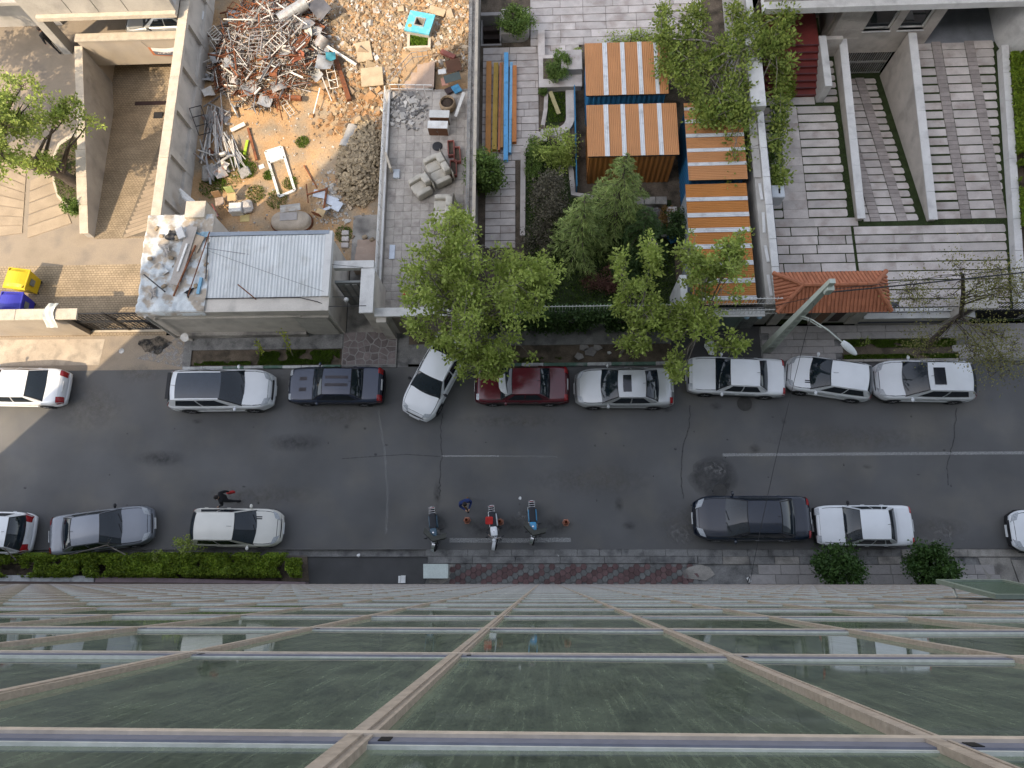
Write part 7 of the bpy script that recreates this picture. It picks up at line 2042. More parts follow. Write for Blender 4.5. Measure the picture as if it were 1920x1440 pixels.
for n_, (pts) in enumerate(([(235, 1040, .9), (200, 1022, 1.5), (130, 1040, 1.2)], [(30, 1050, .8), (10, 1030, 1.4), (-20, 1010, 1.8)])):
    o = MB().tube([g3(*p_) for p_ in pts], [.03, .02, .008], 6); P_ = [g3(*p_) for p_ in pts]
    o.tube([P_[1], Vector(P_[1]) + Vector((.3, .3, .2))], [.012, .004], 5); tag(o.build('bare_branch', BARK), ['bare branch arching out of the hedge over the grey sedan', 'bare forked branch over the rear of the cut off white car'][n_], 'branch')
# verge grass
for nm, bx, n, lb, sd in (('verge_grass', (-13.4, -9.55, 9.78, 10.5), 7000, 'grass and weeds in the verge before the white roofed shed, right half', 91), ('verge_grass', (-16.5, -13.4, 9.8, 9.98), 1300, 'thin grass along the kerb at the left end of the verge', 92), ('verge_grass', (13.8, 18.9, 10.28, 10.66), 6500, 'grass strip behind the white hatchbacks, upper row', 93), ('verge_grass', (13.8, 18.9, 9.75, 9.95), 3500, 'grass strip behind the white hatchbacks, kerb row', 94), ('verge_grass', (-1.2, .9, 9.75, 10.0), 700, 'weeds along the kerb of the tree pit', 95)):
    grass_patch(nm, lambda x_, y_: mnoise.noise(Vector((x_ * 1.5, y_ * 2.5, 3))) > -.22, n, .11, GRASS, lb, sd, .05, bx)

# ================================================================== vehicles
def paint(name, c, metal=0.0, rough=.32, dust=.06):
    return mat('car_paint_' + name, c, rough, .05, 1.5, .03, 60, spec=.5, metal=metal, coat=.5)
PW, PS, PB, PM, PG, PN = paint('white', (.72, .735, .75)), paint('silver', (.47, .48, .48), .35), paint('black', (.008, .013, .026), rough=.12), paint('maroon', (.10, .010, .018), rough=.2), paint('grey', (.20, .215, .245), .3), paint('navy', (.028, .036, .062), .2, .25)
PC = paint('cream', (.66, .64, .58))
CGL = mat('car_glass', (.010, .016, .022), .03, .1, 2, 0, 1, spec=.55)
CDK = mat('car_trim', (.018, .018, .02), .55, .1, 3)
TYRE = mat('tyre_rubber', (.02, .02, .021), .85, .15, 6); RIM = mat('wheel_rim', (.38, .38, .39), .35, .1, 6, metal=.8)
HEADL = mat('headlight_glass', (.36, .38, .40), .12, .25, 20, spec=.6); TAILL = mat('taillight', (.30, .012, .015), .2, .1, 10, spec=.6); CHROME = mat('chrome', (.62, .62, .62), .15, 0, 1, metal=1.0)
PLATE = mat('plate_white', (.65, .66, .66), .5)
SHAPES = {   # top line [(t, z)], windscreen base/top, roof end, rear window base (fractions from the front), roof height, belt width, roof width, corner rounding front / rear
    'sedan': dict(top=[(0, .50), (.012, .62), (.05, .72), (.15, .80), (.27, .90), (.5, .92), (.74, .93), (.84, .95), (.95, .93), (.985, .80), (1, .55)], g=(.27, .425, .70, .835), H=1.42, fr=.30, rr=.18, bow=.10),
    'boxy': dict(top=[(0, .50), (.008, .66), (.04, .74), (.15, .79), (.27, .86), (.5, .88), (.76, .90), (.84, .92), (.97, .91), (.992, .78), (1, .55)], g=(.275, .40, .70, .80), H=1.40, fr=.14, rr=.12, bow=.05),
    'hatch': dict(top=[(0, .48), (.015, .62), (.06, .74), (.15, .84), (.27, .94), (.5, .94), (.8, .97), (.93, .98), (.97, .93), (.99, .8), (1, .5)], g=(.265, .455, .885, .97), H=1.45, fr=.34, rr=.2, bow=.12),
    'suv': dict(top=[(0, .55), (.012, .74), (.05, .88), (.15, .97), (.26, 1.04), (.5, 1.05), (.8, 1.08), (.93, 1.08), (.97, 1.02), (.99, .9), (1, .6)], g=(.26, .44, .90, .975), H=1.64, fr=.30, rr=.2, bow=.12),
}


def car(label, front, rear, W, paint_, shape, name='parked_car', zref=.62, H=None, pano=False, sunroof=None, rack=False, bumper=None, plate=True, mirror=None, glass=None, hood_scoop=False, group=None, rear_spoiler=False, stripes=False, three=False, L=None):
    S = SHAPES[shape]
    a, c = G(*front, zref), G(*rear, zref)
    d = Vector((a.x - c.x, a.y - c.y)); 
    ctr = (a + c) / 2
    if L is None: L = d.length
    else: ctr = Vector((a.x, a.y, 0)) - Vector((d.x, d.y, 0)).normalized() * L / 2     # only the front shows: the rest of its length runs on
    t = thing(name, label, 'car', (ctr.x, ctr.y, 0), math.atan2(d.y, d.x), group)
    Hh = H or S['H']; hw = W / 2
    TT_, ZZ = [k[0] for k in S['top']], [k[1] for k in S['top']]
    X = lambda f: L / 2 - f * L
    top = lambda f: float(np.interp(f, TT_, ZZ))
    def wf(f):
        w = 1.0
        if f < .17: w -= S['fr'] * (1 - f / .17) ** 2.4
        if f > .86: w -= S['rr'] * ((f - .86) / .14) ** 2.6
        return w * hw
    SEC = [(0, .03), (.3, .028), (.6, .018), (.82, .004), (.93, -.02), (.985, -.075), (1.0, -.2)]
    def shell(f, yf):       # upper surface, yf in -1..1 across (fraction of half width)
        ay = abs(yf); crown = float(np.interp(ay, [s_[0] for s_ in SEC], [s_[1] for s_ in SEC]))
        return Vector((X(f), yf * wf(f), top(f) + crown))
    fs = [0, .008, .02, .04, .07, .11, .16, .22, .3, .4, .5, .6, .7, .78, .85, .9, .94, .965, .985, .995, 1]
    q = MB(); ring = []
    for f in fs:
        zt = top(f); zb = .2 + (.08 if f < .01 or f > .99 else 0); w = wf(f)
        half = [(s_[0], zt + s_[1]) for s_ in SEC] + [(1.0, zb + (zt - zb) * .45), (.975, zb + .1), (.9, zb)]
        pts = [(-y_ * w, z_) for y_, z_ in half[::-1]] + [(y_ * w, z_) for y_, z_ in half[1:]]
        ring.append(len(pts)); q.v += [(X(f), p_[0], p_[1]) for p_ in pts]
    n = ring[0]
    for i in range(len(fs) - 1):
        for j in range(n - 1): q.f.append((i * n + j, (i + 1) * n + j, (i + 1) * n + j + 1, i * n + j + 1))
        q.f.append((i * n + n - 1, (i + 1) * n + n - 1, (i + 1) * n, i * n))
    q.f.append(tuple(range(n))); q.f.append(tuple(range((len(fs) - 1) * n, len(fs) * n))[::-1]); q.mi = [0] * len(q.f)
    body = q.build('body', paint_, t, smooth=True)
    g0, g1, g2_, g3_ = S['g']; bow = S['bow']; zr = Hh - .03; cr = .05
    wb, wr = hw * .90, hw * .70
    def ws(u, v):           # windscreen u -1..1, v 0 bottom .. 1 top
        p0 = Vector((X(g0) + bow * (1 - u * u) - .02, u * wb, top(g0) + .01 * (1 - u * u))); p1 = Vector((X(g1) + bow * .45 * (1 - u * u) - .02, u * wr, zr - cr * u * u))
        return p0.lerp(p1, v) + Vector((.035 * math.sin(PI * v), 0, .03 * math.sin(PI * v)))
    def rw_(u, v):
        p0 = Vector((X(g3_) - bow * .8 * (1 - u * u) + .02, u * wb * .97, top(g3_) + .01)); p1 = Vector((X(g2_) - bow * .35 * (1 - u * u) + .02, u * wr, zr - cr * u * u))
        return p0.lerp(p1, v) + Vector((-.03 * math.sin(PI * v), 0, .03 * math.sin(PI * v)))
    def rf_(u, v):          # v 0 front .. 1 rear
        return ws(u, 1).lerp(rw_(u, 1), v) + Vector((0, 0, .035 * math.sin(PI * v)))
    def sd_(s_):
        def f(u, v):        # u 0 front .. 1 rear, v 0 belt .. 1 roof
            fb = g0 + (g3_ - g0) * u; p0 = Vector((X(fb), s_ * wb * (1 + .02 * math.sin(PI * u)), top(fb) - .005)); p1 = rf_(s_, u)
            if u == 0: p0 = ws(s_, 0)
            if u == 1: p0 = rw_(s_, 0)
            return p0.lerp(p1, v) + Vector((0, s_ * .03 * math.sin(PI * v) * math.sin(PI * u), 0))
        return f
    q = MB()
    q.grid(lambda u, v: ws(u * 2 - 1, v), 10, 5); q.grid(lambda u, v: rw_(u * 2 - 1, v), 10, 5, flip=True); q.grid(lambda u, v: rf_(u * 2 - 1, v), 10, 8)
    for s_ in (-1, 1): q.grid(sd_(s_), 12, 4, flip=(s_ > 0))
    q.build('roof_shell', paint_, t, smooth=True)
    def patch(fn, u0, u1, v0, v1, off, name, m_, nu=8, nv=4, parent=None):
        def f(u, v):
            U, V = u0 + (u1 - u0) * u, v0 + (v1 - v0) * v
            e = 1e-3; p_ = fn(U, V); nn = (fn(U + e, V) - p_).cross(fn(U, V + e) - p_)
            if nn.length < 1e-12: nn = Vector((0, 0, 1))
            nn.normalize(); o_ = p_ - Vector((0, 0, .75))
            if nn.dot(Vector((p_.x * .15, p_.y, o_.z + .3))) < 0: nn = -nn
            return p_ + nn * off
        q = MB().grid(f, nu, nv); o = q.build(name, m_, parent or t, smooth=True); return o
    gl_ = glass or CGL
    SEAL = mat('window_seal', (.012, .012, .013), .5)
    patch(ws, -1.0, 1.0, -.07, 1.0, .006, 'window_seal', SEAL, 10, 5); patch(rw_, -.97, .97, -.04, .99, .006, 'window_seal', SEAL, 10, 5)
    wsx = patch(ws, -.95, .95, -.03, .97, .012, 'windscreen', gl_, 10, 5)
    patch(rw_, -.90, .90, .02, .94, .012, 'rear_window', gl_, 10, 5)
    for k in (-.35, .25): 
        p0, p1 = ws(k, .0) + Vector((.0, 0, .035)), ws(k + .5, .16) + Vector((.02, 0, .035)); MB().bar(p0, p1, .02, .012).build('wiper', CDK, wsx)
    um = (.5 if shape != 'boxy' else .48)
    for s_ in (-1, 1):
        f = sd_(s_)
        spans = [(.13, um - .015), (um + .015, .88 if not three else .76)] + ([(.785, .9)] if three else [])
        for (u0, u1) in spans: patch(f, u0, u1, .10, .86, .012, 'side_window', gl_, 6, 3)
    # panels proud of the body
    patch(lambda u, v: shell(v, u), -.875, .875, .03, g0, .003, 'bonnet_gap', SEAL, 8, 6)
    patch(lambda u, v: shell(v, u), -.84, .84, .035, g0 - .005, .008, 'bonnet', paint_, 8, 6)
    if shape in ('sedan', 'boxy'): patch(lambda u, v: shell(v, u), -.80, .80, g3_ + .022, .965, .006, 'boot_lid', paint_, 8, 4)
    if pano: patch(rf_, -.92, .92, -.02, .90, .012, 'glass_roof', mat('pano_glass', (.02, .03, .045), .12, spec=.7), 8, 6)
    if sunroof: patch(rf_, -.62, .62, sunroof[0], sunroof[1], .014, 'sunroof', mat('sunroof_glass', (.012, .014, .02), .12, spec=.6), 6, 4)
    if stripes:
        for k in (-.3, .3): patch(rf_, k - .12, k + .1, .1, .9, .011, 'worn_stripe', mat('worn_clearcoat', (.05, .045, .05), .7, .4, 4), 3, 6)
        for k in (-.3, .3): patch(lambda u, v: shell(v, u), k - .1, k + .1, .12, .2, .012, 'worn_stripe', MATS['worn_clearcoat'], 3, 4)
    if hood_scoop:
        for k in (.42, .52): patch(lambda u, v: shell(v, u), k, k + .06, .19, .255, .012, 'bonnet_vent', CDK, 2, 3)
    bm = bumper or paint_
    def outline(f0, f1, k, z_, off):
        pts = []
        for i in range(k + 1):
            f = f0 + (f1 - f0) * i / k; pts.append((f, wf(f)))
        P = [Vector((X(f), -w - off, z_)) for f, w in pts] + [Vector((X(f0 if f0 < .5 else f0) , 0, z_))][:0]
        return P, [Vector((X(f), w + off, z_)) for f, w in pts]
    for f_end, nm in ((0, 'front_bumper'), (1, 'rear_bumper')):
        fl = [.12, .08, .05, .025, .01, 0] if f_end == 0 else [.9, .93, .96, .98, .992, 1]
        o_ = .03 if f_end == 0 else -.03
        pts = [Vector((X(f), -wf(f) + .01, .46)) for f in fl] + [Vector((X(f_end) + o_, -wf(f_end) * .6, .46)), Vector((X(f_end) + o_ * 1.5, 0, .46)), Vector((X(f_end) + o_, wf(f_end) * .6, .46))] + [Vector((X(f), wf(f) - .01, .46)) for f in fl[::-1]]
        q = MB()
        for p_ in pts: pass
        nb = len(pts)
        for dz, off in ((-.14, -.005), (-.11, .03), (.06, .035), (.10, .0)):
            for i, p_ in enumerate(pts):
                dd = Vector((p_.x - X(.5), p_.y * 1.5, 0)); dd.normalize(); q.v.append(tuple(p_ + dd * off + Vector((0, 0, dz))))
        q.f = [(r_ * nb + i, r_ * nb + i + 1, (r_ + 1) * nb + i + 1, (r_ + 1) * nb + i) for r_ in range(3) for i in range(nb - 1)]; q.mi = [0] * len(q.f)
        b_ = q.build(nm, bm, t, smooth=True)
        if plate:
            sx = 1 if f_end == 0 else -1; z_ = .46 if f_end == 0 else .78
            xx = X(f_end) + o_ * 1.5 + sx * .04 if f_end == 0 else X(.992) - .02
            MB().obox((xx, 0, z_), (.02, .5, .11), (0, -.25 * sx, 0)).build('number_plate', PLATE, b_)
    zf = top(.03)
    for s_ in (-1, 1):
        q = MB(); q.grid(lambda u, v: shell(.008 + (.03 if shape == 'boxy' else .05) * v + (.0 if shape == 'boxy' else .03) * u, s_ * (.56 + .36 * u)) + Vector((.012, s_ * .004, .012)), 5, 4, flip=(s_ < 0)); q.grid(lambda u, v: shell(.012 + .018 * u, s_ * (.52 + .38 * u)) + Vector((.014, 0, .012 - .14 * v)), 5, 2, flip=(s_ < 0))
        q.build('headlight', HEADL, t, smooth=True)
        q = MB(); q.grid(lambda u, v: shell(.995 - .04 * v, s_ * (.62 + .34 * u)) + Vector((-.012, s_ * .008, .012)), 4, 3, flip=(s_ > 0)); q.grid(lambda u, v: shell(.995, s_ * (.62 + .36 * u)) + Vector((-.016, s_ * .01, .012 - .2 * v)), 4, 2, flip=(s_ > 0))
        q.grid(lambda u, v: Vector((X(.955 + .04 * u), s_ * (wf(.955 + .04 * u) + .012), top(.955 + .04 * u) - .06 - .16 * v)), 3, 2, flip=(s_ < 0))
        q.build('taillight', TAILL, t, smooth=True)
        q = MB(); mp = Vector((X(g0 + .055), s_ * (hw + .08), top(g0) + .05)); q.ball(mp, (.07, .10, .065), 10, 6); q.bar(mp - Vector((0, s_ * .12, .03)), mp, .05, .03)
        q.build('wing_mirror', mirror or paint_, t, smooth=True)
        for f_ in (um, .86):
            fb = g0 + (g3_ - g0) * f_ - .03; MB().obox((X(fb), s_ * (wf(fb) + .012), top(fb) - .14), (.17, .025, .03), ch=.008).build('door_handle', paint_ if paint_ is not PB else CHROME, t)
        MB().bar((X(.22), s_ * (hw + .004), .42), (X(.78), s_ * (hw + .004), .42), .02, .09).build('side_moulding', CDK if shape == 'boxy' else bm, t)
        if rack: MB().tube([rf_(s_ * .97, .08) + Vector((0, 0, .02)), rf_(s_ * .97, .3) + Vector((0, 0, .05)), rf_(s_ * .97, .7) + Vector((0, 0, .05)), rf_(s_ * .97, .95) + Vector((0, 0, .02))], .018, 6).build('roof_rail', CDK, t)
        for f_ in (.185, .80):
            R_ = .31 if shape != 'suv' else .36
            w_ = thing_part('wheel', t, (X(f_), s_ * (hw - .09), R_))
            q = MB(); Mx = Matrix.Rotation(R(90) * -s_, 4, 'X'); q.lathe([(R_ * .62, -.1), (R_ * .93, -.1), (R_, -.07), (R_, .07), (R_ * .93, .105), (R_ * .66, .105)], 20, M=Mx); q.build('tyre', TYRE, w_, smooth=True)
            q = MB(); q.lathe([(R_ * .66, .095), (R_ * .6, .07), (R_ * .2, .085), (0, .085)], 16, M=Mx)
            for k in range(5):
                aa = 2 * PI * k / 5; q.bar(Mx @ Vector((0, 0, .09)), Mx @ Vector((R_ * .6 * math.cos(aa), R_ * .6 * math.sin(aa), .085)), .06, .02)
            q.build('rim', RIM, w_)
            q = MB(); q.lathe([(R_ * 1.16, .06), (R_ * 1.18, .098), (R_ * 1.0, .10)], 20, M=Mx); q.build('arch', CDK, w_)
    MB().obox((X(.006) + .02, 0, top(.01) - .08), (.05, W * .5, .1)).build('grille', CDK if bm is not CHROME else CHROME, t)
    q_ = rf_(0, .06 if shape == 'hatch' else .9); MB().tube([q_, q_ + Vector((-.18, 0, .09))], .008, 5).build('aerial', CDK, t)
    if rear_spoiler: MB().obox(rf_(0, 1) + Vector((-.1, 0, .01)), (.16, W * .66, .03), ch=.01).build('spoiler', CDK, t)
    return t


def thing_part(name, parent, loc):
    o = bpy.data.objects.new(name, None); col.objects.link(o); o.parent = parent; o.location = loc; o.empty_display_size = .1
    return o


car('white saloon in the sun at the left edge, only its rear in view', (-60, 724), (124, 727), 1.75, PW, 'sedan', L=None)
car('white crossover with black glass roof parked behind the navy saloon', (510, 730), (318, 732), 1.85, PW, 'suv', pano=True, rear_spoiler=True, zref=.75)
car('old navy blue saloon with worn stripes on its roof', (543, 722), (718, 723), 1.70, PN, 'boxy', stripes=True, bumper=CDK)
car('white saloon pulling out at an angle under the plane tree', (777, 778), (858, 628), 1.70, PW, 'sedan', mirror=CDK)
car('maroon saloon half under the plane tree', (893, 722), (1065, 722), 1.70, PM, 'boxy', bumper=mat('maroon_dark', (.07, .012, .018), .5))
car('silver saloon with dark sunroof beside the tree pit', (1080, 727), (1261, 727), 1.76, PS, 'sedan', sunroof=(.18, .48))
car('white angular saloon parked in front of the garage driveway', (1291, 702), (1471, 710), 1.70, PW, 'boxy', bumper=mat('bumper_grey', (.30, .30, .31), .5))
car('white hatchback with bonnet vents parked askew below the street lamp', (1477, 697), (1633, 720), 1.66, PW, 'hatch', hood_scoop=True)
car('white hatchback with dark sunroof at the right end of the row', (1641, 713), (1825, 716), 1.78, PW, 'hatch', sunroof=(.12, .38), H=1.5)
car('white crossover at the lower left edge, only its tail in view', (-120, 997), (58, 1000), 1.82, PW, 'suv')
car('grey saloon parked at a slant beside the hedge', (284, 981), (96, 1007), 1.74, PG, 'sedan', mirror=CDK)
car('cream white hatchback parked beside the end of the hedge', (526, 990), (361, 988), 1.64, PC, 'hatch', hood_scoop=True)
car('black luxury saloon parked in front of the white one on the tower side', (1303, 971), (1519, 972), 1.88, PB, 'sedan', L=None, H=1.46, bumper=PB)
car('white saloon with black bumper between black saloon and round shrub', (1530, 985), (1709, 986), 1.70, PW, 'boxy', bumper=CDK, mirror=CDK, three=True)
car('white car at the right edge of which only the nose shows', (1895, 995), (2090, 997), 1.75, PW, 'sedan', bumper=CDK)
c_ = car('silver saloon parked inside the house garage behind the parapet', (200, 48), (345, 46), 1.70, PS, 'sedan', zref=.5)
c_.location = (-20.0, 29.05, .005); c_.rotation_euler = (0, 0, PI)
o = MB().prism([(.35 * math.cos(t_) * (1 + .2 * math.sin(2 * t_)), .5 * math.sin(t_)) for t_ in np.linspace(0, 6.28, 16)[:-1]], 0, .03).build('paper_sheet', PAPER, None, (*G(948, 720, 1.15).xy, 1.14)); o.rotation_euler = (0, .45, .3); tag(o, 'crumpled white sheet on the windscreen of the maroon saloon', 'paper')
tag(MB().prism([(.28 * math.cos(t_) * (1 + .3 * math.sin(3 * t_)), .35 * math.sin(t_)) for t_ in np.linspace(0, 6.28, 16)[:-1]], 0, .05).build('plastic_bag', PAPER, None, (*G(1333, 653).xy, .02)), 'white plastic bag on the driveway behind the white angular saloon', 'bag')

# ------------------------------------------------------------------ motorcycles
def moto(lb, front, rear, tank_m, panel_m, apron, white=False, steer=R(20)):
    a, c = G(*front, .4), G(*rear, .6); d = Vector((a.x - c.x, a.y - c.y, 0)); ctr = (Vector((a.x, a.y, 0)) + Vector((c.x, c.y, 0))) / 2
    t = thing('motorcycle', lb, 'motorcycle', (ctr.x, ctr.y, 0), math.atan2(d.y, d.x), 'motorcycles parked at the gutter')
    LEA = mat('seat_leather', (.022, .024, .03), .5, .1, 4)
    hx = .62
    def wheel(x_, z_, rz_, nm):
        w_ = thing_part(nm, t, (x_, 0, z_)); w_.rotation_euler = (0, 0, rz_); Mx = Matrix.Rotation(R(90), 4, 'X')
        q = MB(); q.lathe([(.25, -.045), (.285, -.05), (.305, 0), (.285, .05), (.25, .045)], 24, M=Mx); q.build('tyre', TYRE, w_, smooth=True)
        q = MB(); q.lathe([(.25, -.03), (.235, 0), (.25, .03)], 24, M=Mx); q.lathe([(.05, -.06), (.05, .06)], 10, M=Mx)
        for k in range(12): aa = PI * k / 6; q.bar((0, 0, 0), (.24 * math.cos(aa), .02 * (-1) ** k, .24 * math.sin(aa)), .008)
        q.build('rim', RIM, w_)
        return w_
    wheel(hx, .305, -steer, 'wheel'); wheel(-hx, .305, 0, 'wheel')
    q = MB()
    for s_ in (-1, 1):
        q.tube([(.38, s_ * .05, .82), (.1, s_ * .12, .72), (-.3, s_ * .12, .68), (-.75, s_ * .1, .74)], .02, 7); q.tube([(.36, s_ * .04, .75), (.2, s_ * .1, .35), (-.2, s_ * .12, .33), (-.3, s_ * .12, .66)], .02, 7); q.tube([(-.15, s_ * .1, .4), (-.62, s_ * .11, .305)], .025, 7)
        q.tube([(-.3, s_ * .15, .66), (-.6, s_ * .13, .34)], .03, 8)
    q.build('frame', IRON, t)
    q = MB(); q.obox((.05, 0, .42), (.34, .24, .26), ch=.05); q.lathe([(.1, -.2), (.1, .2)], 12, M=Matrix.Translation((.1, 0, .36)) @ Matrix.Rotation(R(90), 4, 'X')); q.build('engine', STEEL, t)
    tk = soft(-.06, .36, -.15, .15, .66, .94, .1).build('fuel_tank', tank_m, t, smooth=True); MB().lathe([(.04, 0), (.04, .015), (0, .02)], 12, M=Matrix.Translation((.14, 0, .935))).build('filler_cap', CHROME, tk)
    soft(-.75, .0, -.14, .14, .68, .82, .05).build('seat', LEA, t, smooth=True)
    for s_ in (-1, 1): soft(-.62, -.08, *(sorted((s_ * .13, s_ * .19))), .46, .72, .03).build('side_panel', panel_m, t, smooth=True)
    f = Matrix.Translation((.42, 0, 0)) @ Matrix.Rotation(-steer, 4, 'Z')
    q = MB()
    for s_ in (-1, 1): q.tube([f @ Vector((.02, s_ * .085, .95)), f @ Vector((.2, s_ * .085, .31))], .024, 8)
    q.build('fork', STEEL, t)
    hb = MB().tube([f @ Vector(p_) for p_ in ((-.16, -.38, 1.04), (-.05, -.25, 1.06), (.02, -.08, 1.0), (.02, .08, 1.0), (-.05, .25, 1.06), (-.16, .38, 1.04))], .014, 7).build('handlebar', STEEL, t)
    for s_ in (-1, 1):
        MB().tube([f @ Vector((-.08, s_ * .28, 1.055)), f @ Vector((-.16, s_ * .38, 1.04))], .022, 8).build('grip', LEA, hb)
        mp = f @ Vector((.05, s_ * .30, 1.2)); q = MB(); q.tube([f @ Vector((-.03, s_ * .22, 1.06)), mp], .008, 5); q.ball(mp, (.03, .075, .05), 8, 5); q.build('rear_mirror', CDK, hb)
    q = MB(); q.lathe([(0, -.08), (.07, -.07), (.095, 0), (.09, .03), (0, .035)], 14, M=f @ Matrix.Translation((.12, 0, .9)) @ Matrix.Rotation(R(90), 4, 'Y')); q.build('headlamp', HEADL if not white else tank_m, t, smooth=True)
    q = MB()
    for i in range(9):
        aa = R(20 + 130 * i / 8)
        for s_ in (-1, 1): q.v.append(tuple(f @ Vector((.2 + .34 * math.cos(aa), s_ * .07, .31 + .34 * math.sin(aa)))))
    q.f = [(2 * i, 2 * i + 1, 2 * i + 3, 2 * i + 2) for i in range(8)]; q.mi = [0] * 8; q.build('front_mudguard', tank_m if white else CHROME, t, smooth=True)
    q = MB()
    for i in range(9):
        aa = R(20 + 140 * i / 8)
        for s_ in (-1, 1): q.v.append((-hx + .35 * math.cos(aa), s_ * .08, .31 + .35 * math.sin(aa)))
    q.f = [(2 * i, 2 * i + 1, 2 * i + 3, 2 * i + 2) for i in range(8)]; q.mi = [0] * 8; q.build('rear_mudguard', CDK, t, smooth=True)
    MB().tube([(.2, -.14, .32), (-.1, -.17, .27), (-.75, -.18, .36)], [.025, .03, .05], 9).build('exhaust', CHROME, t, smooth=True)
    q = MB()
    for s_ in (-1, 1): q.tube([(-.66, s_ * .13, .78), (-.95, s_ * .13, .82), (-.98, 0, .82)], .014, 6)
    for k in range(3): q.tube([(-.72 - .09 * k, -.13, .8), (-.72 - .09 * k, .13, .8)], .01, 6)
    q.build('rear_rack', CHROME, t); MB().obox((-.93, 0, .70), (.06, .2, .1), ch=.02).build('tail_lamp', TAILL, t); MB().obox((-.97, 0, .55), (.02, .2, .14)).build('number_plate', PLATE, t)
    MB().tube([(0, .12, .3), (-.05, .35, .02)], .014, 6).build('side_stand', IRON, t)
    for s_ in (-1, 1): MB().tube([(.0, s_ * .12, .32), (.0, s_ * .32, .3)], .016, 6).build('foot_peg', IRON, t)
    if apron:
        q = MB(); AP = mat('canvas_apron', (.065, .066, .058), .85, .2, 5, .15)
        q.grid(lambda u, v: f @ Vector((.10 - .28 * abs(u - .5) * 2 + .05 * math.sin(6 * v), (u - .5) * .98, 1.1 - .55 * v - .12 * abs(u - .5))), 14, 6); q.grid(lambda u, v: f @ Vector((.10 - .28 * abs(u - .5) * 2 - .22 * v, (u - .5) * .98, 1.1 + .03 * math.sin(5 * u) - .02 * v)), 14, 3)
        q.build('handlebar_apron', AP, t, smooth=True)
    return t
T1, T2, T3 = paint('teal_dark', (.02, .075, .12)), PW, paint('sky', (.03, .28, .52))
moto('dark motorcycle with canvas handlebar apron, left of the three', (818, 1030), (811, 958), T1, T1, True)
moto('white motorcycle with red seat cloth in the middle of the three', (931, 1028), (922, 954), T2, T2, False, True, R(18))
moto('blue motorcycle with canvas handlebar apron, right of the three', (1002, 1019), (997, 946), T3, T3, True)
tag(soft(-.16, .17, -.17, .17, 0, .06, .02).build('red_cloth', mat('cloth_red', (.42, .025, .02), .8, .2, 5), None, (*G(917, 976, .85).xy, .83), smooth=True), 'red cloth lying on the seat of the white motorcycle', 'cloth')
# cones
for n_, (px, py) in enumerate(((876, 976), (938, 979), (1061, 980))):
    t = thing('traffic_cone', ['faded orange cone stub between the dark and the white motorcycle', 'faded orange cone stub touching the white motorcycle', 'faded orange cone stub right of the blue motorcycle'][n_], 'cone', (*G(px, py).xy, .0), R(30 * n_), 'faded cone stubs on the road')
    CN = mat('cone_faded', (.40, .19, .13), .8, .2, 5, .15)
    q = MB(); q.lathe([(.17, 0), (.17, .05), (.155, .06)], 6); q.build('base', CN, t)
    q = MB(); q.lathe([(.12, .06), (.085, .3), (.07, .42), (.055, .42), (.06, .3)], 14); q.build('cone_body', mat('cone_rim', (.33, .10, .05), .8, .2, 6), t, smooth=True)
    MB().lathe([(.09, .30), (.105, .22)], 14).build('band', CN, t)

